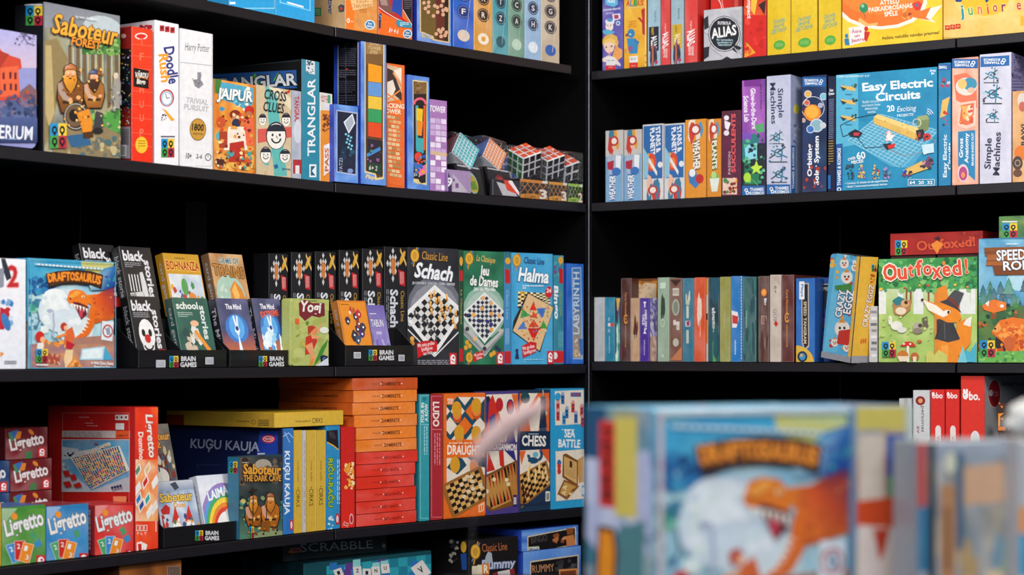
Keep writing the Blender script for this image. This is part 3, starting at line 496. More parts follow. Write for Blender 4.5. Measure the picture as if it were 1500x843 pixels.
# ================================================================ LEFT, THIRD SHELF
b = Box('board_game_box', 'white game box with a large red numeral 2, cut by the left edge', 'L3', -90, 38, 374, .07, '#d8d8de')
f = b.face('front').crop(*B1); f.n(); f.grad(0, 0, 1, 1, '#ececf0', '#e0e4ee'); f.crop(*B1); f.t('2', 68, 275, 60, 118, '#c0282c', 0, .04, '#e8b0b0'); f.P('5 180 25 175 55 260 60 285 35 300 15 240', '#2c3040'); f.P('-30 240 20 230 20 330 -30 350', '#8a8e9c')
f.sc(-60, 410, 60, 560, 30, 16, ['#c8dcec', '#3f7ab8', '#b82c30', '#7aa8d0', '#e8e8f0'], 4); f.P('0 440 45 460 50 480 20 560 -10 560', '#b82430'); f.ell(30, 520, 20, 50, '#3a78b8', 20); f.P('0 680 20 690 0 710', '#e8902c')
for i in range(5): f.ring(28 + i * 13, 738, 4, 6.5, 0, 360, '#26262c', 8, 1.6)
b.done()
b = Box('card_game_box', 'small dark brown box edge visible between the numeral box and the dinosaur game', 'L3', 38.3, 40.8, 470, .03, '#2a1c18'); b.face('front', '#3c2820').sc(0, 0, 1, 1, 14, .2, ['#6a4a30', '#1c1614', '#8a7a60'], 3); b.done()
def dino_art(f):
    # generic roaring dinosaur scene, written in the coordinates of crop B1
    f.mz(148, 170, 615, 785, 12, 16, ['#7ab8d8', '#a8d0e0', '#c8e0e4', '#8ac4d8', '#b8d8d0'], 4)
    f.mz(148, 170, 615, 300, 9, 4, ['#2f9cc8', '#48a8cc', '#6ab8c8', '#2a8fc0'], 5); f.P('430 180 615 195 615 300 540 290 440 230', '#c8c478'); f.P('470 175 615 190 615 215 470 200', '#b8c890')
    f.sc(150, 290, 290, 370, 45, 24, ['#1c5c98', '#2a78b0', '#144a80', '#3a90b8'], 6); f.sc(155, 420, 250, 480, 26, 18, ['#3f9a88', '#66b89a', '#2a7a78', '#88c8a8'], 7); f.sc(150, 370, 240, 560, 30, 14, ['#4a90a8', '#8ac0c8', '#3a7a98', '#b8d8dc'], 8)
    f.line('200 470 205 520 190 560', 5, '#5a6a88'); f.line('205 520 225 500', 4, '#5a6a88')
    f.ell(330, 460, 130, 120, '#cfdce4'); f.ell(290, 400, 70, 60, '#e8eef0'); f.ell(400, 560, 100, 80, '#d4e0e4'); f.sc(230, 360, 420, 560, 22, 24, ['#e8ecf0', '#cfdce4', '#dce8e4'], 9); f.line('255 455 280 460 285 540 275 600', 8, '#a8b0c8'); f.ell(262, 460, 16, 10, '#a8b0c8')
    f.P('600 340 615 340 615 500 580 510 500 530 470 590 420 625 350 640 240 660 250 635 380 620 440 580 470 520 480 440', '#c85a1c')
    f.P('352 402 368 355 400 345 440 352 460 375 520 370 615 320 615 480 540 500 500 500 498 470 490 430 470 420 450 470 430 500 415 450 400 420 370 425', '#e87a20')
    f.poly([(470, 385), (520, 372), (615, 322), (615, 480), (540, 502), (500, 498)], ['#e87a20', '#d8501c', '#6a2848', '#b84020', '#e06a20', '#e87420']); f.poly([(520, 372), (615, 322), (615, 345), (560, 385)], ['#c84c20', '#5a3070', '#7a2c48', '#b83c20']); f.sc(480, 370, 612, 500, 26, 8, ['#c8481c', '#e88a38', '#9a2c24', '#d85c20'], 11); f.P('360 385 400 352 430 358 410 380 380 395', '#f4a040'); f.ell(440, 385, 9, 7, '#f6e0a0'); f.ell(441, 386, 4, 4, '#201010'); f.ell(372, 395, 6, 5, '#8a3410')
    f.P('385 412 415 415 450 430 470 440 462 480 430 510 412 470', '#6a1820'); f.P('415 450 440 455 435 500 422 490', '#c83c50')
    for x, y in ((372, 420), (388, 424), (402, 428), (418, 432), (436, 438), (452, 446)): f.P('%d %d %d %d %d %d' % (x, y, x + 13, y + 3, x + 8, y + 30), '#f6f0e0')
    f.P('478 440 505 450 500 540 470 590 420 615 380 618 430 580 460 530', '#e06a18')
    for x, y in ((468, 500), (464, 520), (456, 540), (446, 556), (432, 572)): f.P('%d %d %d %d %d %d' % (x, y, x + 12, y + 12, x - 16, y + 4), '#f4ecdc')
    f.P('160 640 330 620 460 600 615 590 615 785 160 785', '#a87868'); f.mz(155, 640, 612, 785, 10, 6, ['#b88468', '#9a7080', '#8a6a88', '#c89070', '#a87a60'], 3); f.sc(200, 620, 380, 650, 14, 16, ['#e08a30', '#f0a84a', '#d87020'], 4)
    f.ell(207, 600, 24, 30, '#c8281c'); f.ell(222, 615, 14, 16, '#f0b088'); f.P('195 632 228 632 225 665 190 665', '#e8e0d8'); f.ell(336, 545, 18, 22, '#b83820'); f.ell(345, 552, 10, 13, '#f0b088'); f.P('345 570 380 545 395 600 370 650 335 640', '#d86430'); f.P('350 590 300 610 290 600 345 578', '#e88a40'); f.P('350 620 395 640 375 670 345 660', '#b81c30'); f.line('272 600 310 630', 5, '#4a5a70')
    f.P('345 670 385 670 375 785 345 780 335 720', '#e8c898'); f.P('250 690 315 700 310 750 260 745', '#a84a38'); f.sc(240, 680, 330, 760, 14, 10, ['#d89068', '#7a4038', '#c8b090'], 6)
    f.P('540 515 603 520 595 625 535 615', '#dde4ea'); f.ring(570, 570, 22, 29, 0, 360, '#b84a4a', 16, 1.25); f.line('550 545 590 598', 5, '#b84a4a'); f.P('560 560 580 545 585 590 565 590', '#8a98a8')
    f.P('430 665 555 650 545 725 420 725', '#a8d0e0'); f.P('438 672 545 658 538 715 430 718', '#e0ecf0'); f.P('555 650 600 725 545 725', '#48a0c8'); f.P('330 785 395 705 455 785', '#d88a40'); f.P('370 755 395 720 425 760', '#f0b060')
    f.line('182 210 590 240', 9, '#dfe8ea'); f.sc(182, 208, 590, 238, 0, 1, ['#fff']); r = random.Random(2)
    for k in range(20): x = 190 + k * 20; f.ell(x, 211 + (x - 182) * .073, 3, 7, '#4a9ab8')
    f.poly([(545, 235), (615, 215), (615, 325), (555, 350), (480, 350), (470, 325)], ['#3a90b8', '#2a6ab0', '#1c3c8c', '#1c4c90', '#7ab0c8', '#a8d0d8']); f.sc(550, 240, 612, 330, 12, 10, ['#1c4c98', '#2a70a8', '#3a9aa0'], 12)
    f.P('235 262 300 248 400 240 480 248 545 268 535 345 480 325 400 315 330 318 255 338', '#2a1c14'); f.P('243 268 300 256 400 248 480 256 536 274 527 334 480 316 400 306 330 309 260 328', '#4a2c14')
    s = 'DRAFTOSAURUS'
    for k, ch in enumerate(s): u = k / 11 * 2 - 1; f.t(ch, 390 + u * 130, 282 + u * 6 + u * u * 14 - 6, 24, 46, '#e8942c', -u * 11 - 1, .05, '#c0541c')
    f.brain(182, 665, 245, 738); f.t('A Wild Dino Game\nRated for Fun', 535, 752, 120, 36, '#f0f0f4', -2, .02); f.t('ANKAMA', 398, 765, 60, 9, '#5a3420'); f.ell(398, 745, 12, 10, '#c86a28'); f.line('182 750 245 752', 7, '#e8e0e0'); f.line('160 770 240 772', 5, '#d8c8c0')
b = Box('board_game_box', 'sky blue game box with an orange roaring dinosaur, on the middle left shelf', 'L3', 41, 167, 378, .06, '#3c9cc4')
f = b.face('front').crop(*B1); dino_art(f); f.k = None; f.frame(0, 0, 1, 1, .012, .01, '#3fa4cc'); b.done()
# ---- tilted cardboard trays
def prismm(name, poly, x0, x1, mat, par, M, col=None):
    # poly in (y,z), extruded along x
    n = len(poly); vs = [(x0, y, z) for y, z in poly] + [(x1, y, z) for y, z in poly]
    fs = [tuple(range(n)), tuple(range(n, 2 * n))[::-1]] + [(i, n + i, n + (i + 1) % n, (i + 1) % n) for i in range(n)]
    return link(name, mesh(name, vs, fs, None, mat), par)
class Tray:
    def __init__(s, label, sh, x0, x1, lip, d, H, sb=.01, mids=()):
        seg = 'A' if x0 < 480 else 'B'; dr, nr = segdir(seg); p0 = SEG[seg][0] + nr * sb
        a = hit(x0, p0, dr); bb = hit(x1, p0, dr); z = SZ[int(sh[1])] + .0005; s.W = (bb - a).length; s.a, s.dr, s.nr, s.z = a, dr, nr, z
        s.M = Matrix.Translation((a.x, a.y, z)) @ Matrix.Rotation(atan2(dr.y, dr.x), 4, 'Z')
        s.o = link('display_tray', None, None, s.M); tag(s.o, label, 'display tray', 'black display trays of small card games')
        W = s.W; K = lambda nm, *q: link(nm, bevbox(nm, *q, mat=M_CARD, bev=.0006), s.o)
        K('tray_base', 0, W, .0025, d, 0, .0025); lp = K('front_lip', 0, W, 0, .0025, 0, lip); K('back_board', 0, W, d, d + .0025, 0, H)
        for x in (0, W - .0025) + tuple(m * W for m in mids):
            prismm('side_board', [(.0026, .003), (d, .003), (d, H), (d * .8, H), (.0026, lip)], x, x + .0024, M_CARD, s.o, s.M)
        M_ = s.M
        f = Face(M_, (0, 0, lip), (1, 0, 0), (0, 0, -1), (0, -1, 0), W, lip); s.f = f; s.lp = lp; s.lip = lip; s.d = d; s.H = H
    def put(s, name, label, x0, W, H, y, z, tilt, body, d=.02, grp=None):
        b = Box.__new__(Box); b.f = {}; p = s.M @ Vector((x0, y, z)); b.place(name, label, p, s.dr, p.z, W, d, H, body, 'game box', grp, tilt, 0, .0008); return b
def lx(tr, px, y, z=.03):
    # local x in the tray of image column px at depth y
    p = tr.a + tr.nr * y; q = hit(px, p, tr.dr); return (q - p).dot(tr.dr)
t1 = Tray('wide black card tray with four packs of mystery and bean card games, left', 'L3', 203, 332, .033, .088, .085, mids=(.47,))
f = t1.f; f.k = B1; f.lay = .0012
def trayprint(f, bx, by, s, st):
    f.brain(bx, by, bx + 48 * s, by + 62 * s); f.t('BRAIN\nGAMES', bx + 102 * s, by + 31 * s, 88 * s, 58 * s, '#d8d8dc', 0, .05)
    for q in st: f.rect(*q, '#c8ccd4'); f.vlines(q[0] + 4, q[1] + 5, q[3] - 5, 6, (q[2] - q[0] - 8) / 6, 3, '#8a8e98', 2)
trayprint(f, 907, 703, 1, ((835, 725, 885, 765), (1098, 710, 1142, 748))); f.build('printed_label', t1.lp); f.N
SKC = '#0f0f14'
def blackst(f, v):
    f.rect(0, 0, 1, 1, '#17171d'); f.t('black', .40, .15, .66, .17, '#e4e4e8', 0, .03); f.t('stories', .80, .52, .62, .2, '#d8d8dc', -90, .03); f.lines(.08, .26, .6, 3, .03, .012, '#a8a8b0', v); f.rect(.72, .84, .93, 1, '#b81818')
    if v == 0:
        f.ell(.42, .6, .26, .24, '#e6e6e6'); f.ell(.42, .78, .19, .13, '#dcdcdc'); f.ell(.31, .58, .06, .06, '#111'); f.ell(.53, .58, .06, .06, '#111'); f.ell(.42, .67, .1, .07, '#c02020'); f.ring(.42, .76, .12, .17, 190, 350, '#111', 10, .6)
    elif v == 1:
        for i in range(5): f.rect(.14 + i * .09, .45, .17 + i * .09, .72, '#e0e0e0')
        f.P('.5 .42 .6 .40 .66 .6 .68 .9 .6 .95 .5 .7', '#d0d0d4'); f.P('.1 .75 .5 .72 .56 .9 .1 .92', '#c8c8c8'); f.sc(.1, .75, .55, .92, 16, .06, ['#eee', '#333', '#888'], 3); f.rect(.3, .93, .55, .99, '#a81818')
    else: f.sc(.1, .4, .6, .9, 20, .08, ['#ddd', '#555', '#222'], 3)
T = 14
def s_z(tr): return tr.z
def pack(tr, x0, x1, yt_px, yb_px, y, z, label, body, art, nm='card_game_box', d=.022, seglab=None):
    a = lx(tr, x0, y); b_ = lx(tr, x1, y); p = tr.a + tr.nr * y; Y = hit(x0, p, tr.dr).y
    H = .122; z = CZ + (HY - yt_px) * (Y + .03) / FPX - s_z(tr) - H * cos(R(T)); b = tr.put(nm, label, a, b_ - a, H, y, z, T, body, d); f = b.face('front'); art(f); g = b.face('left'); g.t({'b': 'black stories', 'm': 'The Mind'}.get(seglab, 'card game'), .5, .5, .7, .5, '#a8a8ac', -90); b.done(); return b
# front packs rest low in the tray, back packs stand on a raised step
def stepp(tr, y0, y1, z): link('inner_step', bevbox('inner_step', .003, tr.W - .003, y0, y1, .003, z, mat=M_CARD, bev=.0004), tr.o)
stepp(t1, .062, .087, .092)
pack(t1, 203, 247, 434, 517, .013, .004, 'black mystery pack with a white skull face and red nose, front of the tray', '#121217', lambda f: blackst(f, 0), seglab='b')
def school(f):
    f.mz(0, 0, 1, 1, 4, 5, ['#2c5c50', '#346858', '#264e46'], 4); f.t('school', .38, .13, .62, .12, '#dfe6e0', 0, .03); f.t('stories', .80, .4, .55, .16, '#d8e0da', -90, .03); f.lines(.08, .24, .5, 3, .03, .012, '#b8c8c0', 2)
    f.sc(.12, .5, .6, .95, 22, .09, ['#dcdcd4', '#8a9a94', '#2a4a44', '#c8b8a0'], 5); f.P('.45 .55 .52 .52 .85 .84 .85 .92 .78 .9', '#e8902c'); f.ell(.5, .42, .12, .05, '#e8b890'); f.P('.2 .92 .35 .86 .42 .96 .2 .99', '#d84a2c')
pack(t1, 268, 319, 436, 517, .013, .004, 'dark green school card pack with an orange pencil, front of the tray', '#254a42', school, seglab='x')
pack(t1, 226, 0 + 262, 362, 434, .06, .075, 'black mystery pack with pale figure and fence bars, behind the skull pack', '#121217', lambda f: blackst(f, 1), seglab='b') if 0 else None
def bean(f):
    f.rect(0, 0, 1, 1, '#c8961f'); f.rect(.05, .34, .97, 1, '#d8dce0'); f.t('BOHNANZA', .5, .2, .92, .16, '#a82018', 0, .04, '#f0d060'); f.mz(.06, .35, .95, 1, 6, 5, ['#dfe4e8', '#c8d4e0', '#e8e4d8', '#a8bcd0'], 3)
    f.sc(.1, .5, .92, .98, 26, .06, ['#3f8a4a', '#b83828', '#e8a030', '#4a5a90', '#f0f0f0', '#7a4a28'], 5); f.ell(.45, .55, .09, .14, '#4f9a50'); f.ell(.62, .72, .1, .08, '#d8843a'); f.lines(.3, .07, .7, 1, .02, .015, '#7a5210')
# back row packs
def bpack(x0, x1, yt, yb, label, body, art, sl='x', y=.063, z=.075): return pack(t1, x0, x1, yt, yb, y, z, label, body, art, seglab=sl)
bpack(190, 236, 361, 434, 'black mystery pack with a pale figure and upright bars, behind the skull pack', '#121217', lambda f: blackst(f, 1), 'b')
bpack(254, 306, 371, 434, 'mustard bean card pack with white cartoon picture, back row of the tray', '#a87818', bean)
t0 = Tray('black card tray hidden behind the dinosaur box, holding one mystery pack', 'L3', 124, 178, .033, .088, .085, sb=.075)
stepp(t0, .02, .08, .10); pack(t0, 132, 182, 357, 440, .03, .088, 'black mystery pack peeking out over the dinosaur box', '#121217', lambda f: blackst(f, 2), seglab='b')
t2 = Tray('black card tray with two rabbit card packs and a train pack', 'L3', 337, 424, .033, .088, .085)
f = t2.f; f.k = B2; f.lay = .0012; trayprint(f, 300, 697, .98, ((5 - 300, 0, 5, 5),)[:0]); f.build('printed_label', t2.lp)
stepp(t2, .062, .087, .092)
def mind(f, ex):
    f.mz(0, 0, 1, .6, 5, 5, ['#4a4a68', '#5c5c80', '#3c4068', '#6a6a90'], 4); f.grad(0, .55, 1, 1, '#4a4468', '#d8702c'); f.ell(.5, .5, .36, .24, '#3f7ac8'); f.ell(.5, .48, .24, .2, '#5ca8e8'); f.t('The Mind', .5, .14, .5, .09, '#e8e8f0', 0, .04)
    f.P('.42 .3 .46 .28 .5 .42 .54 .28 .58 .3 .55 .46 .58 .54 .52 .62 .58 .9 .62 .98 .38 .98 .46 .88 .5 .62 .42 .54 .45 .46', '#e8f0f8'); f.ell(.5, .5, .05, .04, '#2c3c80'); f.grad(.1, .9, .9, 1, '#e88a3c', '#f0a850')
    if ex: f.t('EXTREME', .55, .26, .66, .1, '#e85c3c', 4, .05); f.ell(.35, .66, .22, .17, '#d8ecf8'); f.sc(.15, .4, .6, .9, 16, .09, ['#e8f4fc', '#8ac8f0', '#5aa0e0'], 3); f.P('.75 .6 .85 .7 .82 .95 .7 .9', '#e0ecf8')
pack(t2, 332, 378, 437, 517, .013, .004, 'violet blue card pack with one white rabbit, front of the middle tray', '#1a1a28', lambda f: mind(f, 0), seglab='m')
pack(t2, 384, 425, 437, 517, .013, .004, 'violet blue rabbit pack with orange second title line', '#1a1a28', lambda f: mind(f, 1), seglab='m')
def train(f):
    f.mz(0, 0, 1, 1, 5, 6, ['#b88a58', '#d8a870', '#9a6a40', '#e0b888'], 4); f.ell(.45, .68, .42, .32, '#a8c8b8'); f.t('GAME OF', .56, .12, .6, .1, '#3a7a9a', 0, .05, '#e8d8b0'); f.t('TRAINS', .5, .3, .92, .19, '#b88038', -3, .04, '#4c2c14')
    f.P('.45 .6 .62 .45 .8 .6 .95 1 .4 1', '#d88a30'); f.P('.5 .62 .62 .5 .7 .7 .6 .9', '#f0b860'); f.sc(.1, .55, .4, .9, 10, .05, ['#6a5a40', '#c8d8c8'], 3); f.line('.5 .8 .9 .85', .02, '#7a4818')
pack(t2, 321, 370, 371, 434, .063, .075, 'sandy train card pack with an orange locomotive, back row', '#7a5a3c', train)
b = Box('tin_box', 'light green rounded tin with a smiling cartoon figure and maroon title', 'L3', 427, 482, 437, .03, '#a8b060', bev=.006, bseg=3, sb=.002)
f = b.face('front'); roundrect(f, .0015, .006, '#b4be6c'); f.crop(*B2); f.lay += .00005; f.sc(490, 390, 690, 740, 30, 26, ['#c0c878', '#a8b45c', '#bcc470'], 4)
f.P('525 400 560 380 600 400 670 400 672 470 640 480 600 470 560 500 530 470', '#7a1c28'); f.t('Yogi', 590, 430, 120, 82, '#f2ece4', -6, .04, '#7a1c28'); f.lines(575, 385, 650, 1, 4, 5, '#5a6a2c'); f.P('505 485 530 490 525 520 505 515', '#e8602c'); f.ell(573, 512, 8, 12, '#5a8a2c')
f.ell(605, 550, 22, 26, '#e8905c'); f.P('575 530 600 525 620 535 595 560 578 580', '#b83820'); f.P('565 590 600 575 630 610 600 680 560 690', '#c83428'); f.P('560 640 600 620 620 720 590 750 590 690', '#e8a070'); f.P('625 560 645 520 655 500 645 545 632 580', '#e8a070'); f.P('590 570 640 590 650 600 600 600', '#e8a070'); f.ell(668, 552, 26, 18, '#e8ece0')
f.P('620 720 650 650 690 600 680 640 660 680 640 720 610 752', '#3f8a2c'); f.P('590 725 610 700 600 750 590 755', '#e8902c'); f.P('645 700 660 690 690 700 680 730 650 735', '#141c40'); f.t('G', 667, 714, 16, 20, '#7ab0e8'); f.P('620 752 690 705 692 750', '#d8e0e8'); f.ell(520, 580, 14, 5, '#88a040', 30); f.ell(552, 630, 6, 14, '#e8b040', 20); b.done()
t3 = Tray('black card tray with an orange sheep-dog style pack and a purple desert pack', 'L3', 506, 606, .043, .06, .08, sb=.008)
tag(t3.o, 'black card tray at the right, holding the orange pack and the purple pack')
f = t3.f; f.k = B2; f.lay = .0012; trayprint(f, 917, 662, .98, ((833, 675, 873, 710), (1083, 690, 1117, 725))); f.build('printed_label', t3.lp)
def orangep(f):
    f.rect(0, 0, 1, 1, '#e08a18'); f.frame(0, 0, 1, 1, .04, .03, '#c87010'); f.lines(.1, .07, .5, 1, .02, .015, '#7a4008'); f.sc(.3, .15, .6, .22, 6, .05, ['#f4e8d8', '#b84020'], 3)
    for x, y, c in ((.25, .38, '#3a2c40'), (.55, .3, '#3c2c48'), (.68, .25, '#b82c28'), (.55, .52, '#3a2450'), (.68, .6, '#4a2a78'), (.4, .62, '#2c2434'), (.62, .42, '#8a3428'), (.75, .48, '#3a2c40'), (.5, .72, '#3a4a60')):
        f.sc(x - .04, y - .03, x + .04, y + .03, 3, .1, [c], int(x * 90)); f.ell(x, y, .03, .02, '#f0f0f0')
    f.P('.46 .82 .62 .8 .72 .92 .62 1 .45 1', '#e8e4e0'); f.ell(.56, .88, .06, .03, '#c83030'); f.P('.4 .95 .5 .9 .48 1 .4 1', '#3f7a3c')
def purpp(f):
    f.grad(0, 0, 1, 1, '#6a5ca8', '#a89ad0'); f.lines(.08, .15, .6, 1, .03, .02, '#d8d0e8'); f.t('TABUN', .42, .33, .72, .14, '#dcd8ea', 0, .06, '#4a3c80'); f.t('mini', .5, .5, .4, .07, '#dcd8ea'); f.sc(0, .55, 1, 1, 20, .14, ['#8a7ac0', '#7668b0', '#b0a4d8'], 5); f.P('.3 1 .35 .8 .45 .78 .5 1', '#5a4a70'); f.P('.62 1 .66 .88 .78 .9 .8 1', '#5a4a70')
pack(t3, 508, 549, 440, 507, .013, .004, 'orange card pack crowded with tiny dark birds, in the right tray', '#b06a10', orangep)
pack(t3, 551, 576, 447, 507, .014, .004, 'purple desert card pack behind the orange pack in the right tray', '#4a3f80', purpp)
# chess spines
GOLD = '#d8a030'
def schach_spine(f, bg='#131318', title='Schach', tc='#d4d8e0'):
    f.rect(0, 0, 1, 1, bg); f.chk('.38 .01 .66 .14 .38 .30 .08 .14', 5, '#c8c8c8', '#18181c'); f.P('.3 .08 .5 .12 .45 .24 .3 .22', '#c87838'); f.ell(.80, .09, .15, .035, GOLD, 20); f.line('.7 .02 .98 .15', .03, '#d8b868')
    f.P('.62 .19 .9 .21 .92 .33 .68 .32', '#c01820'); f.vlines(.7, .21, .31, 3, .06, .025, '#e8c0c0'); f.t(title, .42, .52 if len(title) > 5 else .5, .32 if len(title) > 5 else .34, .36, tc, -90, .05); f.vlines(.08, .36, .8, 2, .07, .03, '#8a8e98', 3); f.t('Classic Line', .8, .5, .26, .16, '#c89a40', -90, 0); f.vlines(.55, .84, .95, 4, .1, .03, '#7a7e88', 5)
for i, (x0, x1, yt) in enumerate(((394, 422, 371), (427, 457, 369), (462, 492, 368), (497, 526, 366), (531, 561, 364), (563, 596, 361))):
    b = Box('chess_game_box', ('leftmost chess box', 'second chess box', 'third chess box', 'fourth chess box', 'fifth chess box', 'sixth chess box')[i] + ' counted from the left in the row of black spines', 'L3', x0, x1, yt, .05, '#0b0b0f', sb=.078, grp='chess games standing spine out', seg='B', yaw=0 if i > 4 else 0)
    schach_spine(b.face('front')); b.done()
def medal(f, x, y, s=1): f.line([x + 12 * s, y - 50 * s, x - 8 * s, y + 62 * s], 7 * s, '#c89030'); f.line([x + 22 * s, y - 45 * s, x - 18 * s, y + 50 * s], 4 * s, '#5a90c8'); f.ell(x, y, 25 * s, 38 * s, '#b07818'); f.ell(x, y, 21 * s, 33 * s, '#e0ae3c'); f.ell(x, y, 13 * s, 22 * s, '#c8922c')
b = Box('chess_game_box', 'black chess box facing forward with a tilted chessboard picture', 'L3', 597, 672, 362, .05, '#17181c', sb=0, seg='S')
f = b.face('front').crop(*B3); f.mz(140, 85, 430, 760, 8, 12, ['#24242a', '#2c2c34', '#1a1a20', '#3a3a44'], 4); f.ell(290, 420, 150, 170, '#6a6c78'); f.ell(290, 440, 135, 150, '#8c8e98')
f.chk('293 322 438 455 293 660 142 470', 8, '#d8d8d6', '#1c1c1e', '#e8e8e8', bw=.09); f.line('140 545 293 700 430 560', 6, '#e8e8e8')
r = random.Random(5)
for x, y in ((272, 350), (290, 340), (360, 360), (318, 372), (330, 400), (270, 400), (275, 440), (335, 440), (300, 380), (380, 430), (350, 470), (360, 420), (395, 490), (408, 520), (318, 480), (330, 425), (410, 450)): f.P('%d %d %d %d %d %d %d %d' % (x - 7, y + 22, x - 3, y, x + 4, y, x + 8, y + 22), '#e0a04a'); f.ell(x, y - 4, 7, 8, '#f0c070'); f.ell(x + 2, y + 22, 9, 4, '#a86a20')
for x, y in ((200, 470), (225, 485), (250, 500), (205, 520), (235, 540), (270, 560), (290, 545), (260, 520), (300, 590), (180, 450)): f.P('%d %d %d %d %d %d %d %d' % (x - 7, y + 20, x - 3, y, x + 4, y, x + 8, y + 20), '#3c3c40'); f.ell(x, y - 4, 6, 7, '#55555c')
f.ring(155, 505, 10, 16, 60, 330, '#d0d4dc', 12, 1.6); f.ell(165, 600, 12, 14, '#e0a04a'); f.ell(165, 625, 15, 14, '#c88430'); medal(f, 180, 133); f.t('Classic Line', 293, 137, 145, 46, '#d09a3c', -5, 0); f.t('Schach', 288, 225, 215, 88, '#eceef2', -7, .06, '#4a4c58', i=.15); f.t('JEU D\'ECHECS - SCACCHI - CHESS - AJEDREZ', 286, 292, 240, 18, '#c8ccd4', -2, .03)
f.P('190 625 240 610 305 615 305 670 250 680 195 710', '#c81a20'); f.t('Mit extra großen\nSpielfiguren\naus Holz', 247, 655, 95, 70, '#f0d8d8', 10, .02, i=.2); f.lines(195, 720, 370, 3, 10, 4, '#a8a8b0', 3); f.schm(372, 680, 414, 752); b.done()
b = Box('draughts_game_box', 'green draughts and mill box with a tilted chequered board', 'L3', 679, 738, 367, .05, '#174a36', sb=0, seg='S')
f = b.face('front').crop(*B3); f.mz(455, 100, 685, 760, 7, 12, ['#1f6a4a', '#2a7a58', '#185a40', '#348a64'], 4); f.ell(570, 450, 120, 150, '#8ab0a0'); f.ell(570, 460, 105, 130, '#a8c0b4')
f.P('457 505 573 640 680 540 682 560 575 700 455 575', '#b8bcbc'); f.P('457 540 573 668 680 560 680 575 575 690 455 570', '#8a9090'); f.chk('573 350 690 465 573 612 455 465', 10, '#d8dad8', '#20243c', '#e4e6e4', bw=.05)
for x, y, c in ((565, 372, '#e0a868'), (610, 400, '#e0a868'), (512, 465, '#e8b050'), (655, 470, '#e0a868'), (560, 430, '#d89850'), (612, 460, '#d89850'), (590, 505, '#2c2c70'), (545, 500, '#2c2c70'), (610, 520, '#2c2c70'), (612, 550, '#e0a040'), (480, 470, '#2c2c50'), (590, 560, '#2c2c50'), (520, 600, '#e8b878'), (476, 545, '#30343c'), (662, 555, '#c8b8a0'), (573, 655, '#30343c'), (640, 650, '#202c50'), (655, 665, '#202c50')): f.ell(x, y, 11, 12, c)
for x, y in ((475, 620), (490, 640), (468, 650), (610, 690), (625, 680)): f.ell(x, y, 11, 14, '#d8a030')
medal(f, 487, 150, .95); medal(f, 487, 705, .8); f.t('La Classique', 580, 158, 105, 46, '#d8b85c', -8, .01); f.t('Jeu\nde Dames', 573, 248, 158, 118, '#f0f2f0', -5, .055, '#1c4a3a', ls=.8); f.t('Jeu de Marelle', 573, 325, 122, 28, '#dfe8e2', -2, .03); f.P('510 685 560 665 568 705 512 730', '#c81a20'); f.t('Mit großen\nSteinen', 540, 697, 48, 34, '#f0d8d8', 12, .02); f.schm(640, 675, 680, 748)
g = b.face('left', '#1c5a40').crop(*B3); g.n(); b.done()
b = Box('draughts_game_box', 'narrow green spine between the chess cover and the draughts cover', 'L3', 672.5, 678.7, 366, .05, '#12402e', sb=0, seg='S')
f = b.face('front', '#14452f'); f.ell(.5, .1, .4, .04, GOLD); f.rect(.1, .18, .9, .27, '#b81c20'); f.t('La Classique', .5, .5, .3, .5, '#b89a50', -90); f.rect(0, .86, 1, .97, '#b81c20'); b.done()
b = Box('board_game_box', 'blue spine with gold medal between green draughts and light blue box', 'L3', 738.4, 748.5, 369, .05, '#2a6a9c', sb=0, seg='S')
f = b.face('front', '#3a86b8'); f.grad(0, 0, 1, .3, '#2a6a6a', '#3a86b8'); f.ell(.55, .08, .4, .03, GOLD); f.P('.1 .15 .85 .16 .9 .28 .15 .28', '#b81c20'); f.t('Classic Line', .5, .47, .26, .4, '#8ab8d8', -90); f.vlines(.2, .68, .82, 3, .2, .08, '#a8d0e8'); f.rect(0, .88, 1, .99, '#b81c28'); b.done()
b = Box('board_game_box', 'light blue star halma box with a wooden board and coloured pegs', 'L3', 749, 810, 370, .05, '#2a86b4', sb=0, seg='S')
f = b.face('front').crop(*B3); f.mz(722, 115, 962, 750, 6, 10, ['#3fa0d0', '#50b0dc', '#3494c8', '#48a8d8'], 4); f.chk('762 335 930 345 945 400 760 430', 10, '#f0e0b0', '#1c1410', m=8); f.sc(765, 335, 810, 375, 10, 8, ['#e8b838', '#d8a020'], 3)
f.P('815 340 962 420 885 678 728 560 735 500', '#241c14'); f.P('818 346 960 424 882 668 732 555', '#dcb888')
def star(f, cx, cy, s, tri):
    for (a, b_, c_, col) in tri: f.poly([(cx + a[0] * s, cy + a[1] * s), (cx + b_[0] * s, cy + b_[1] * s), (cx + c_[0] * s, cy + c_[1] * s)], col)
star(f, 843, 500, 1, (((-18, -60), (6, -112), (22, -58), '#d82820'), ((-60, -72), (-70, -15), (-12, -30), '#3f9a50'), ((20, -70), (78, -72), (52, -15), '#3a6cc0'), ((-85, 48), (-52, 0), (-30, 45), '#3a78c8'), ((40, 42), (60, -5), (85, 45), '#3f9a40'), ((-30, 40), (5, 115), (40, 40), '#c81e1c'), ((-20, -20), (5, -55), (30, -15), '#d84a28'), ((-25, 35), (5, -10), (35, 35), '#d8301c')))
f.sc(770, 415, 930, 560, 60, 6, ['#4fae60', '#d8402c', '#4a80d0', '#e8c040', '#2f8a44', '#e8dcc0'], 6); f.sc(790, 480, 900, 600, 25, 5, ['#d8402c', '#b81c18', '#e8b040'], 8)
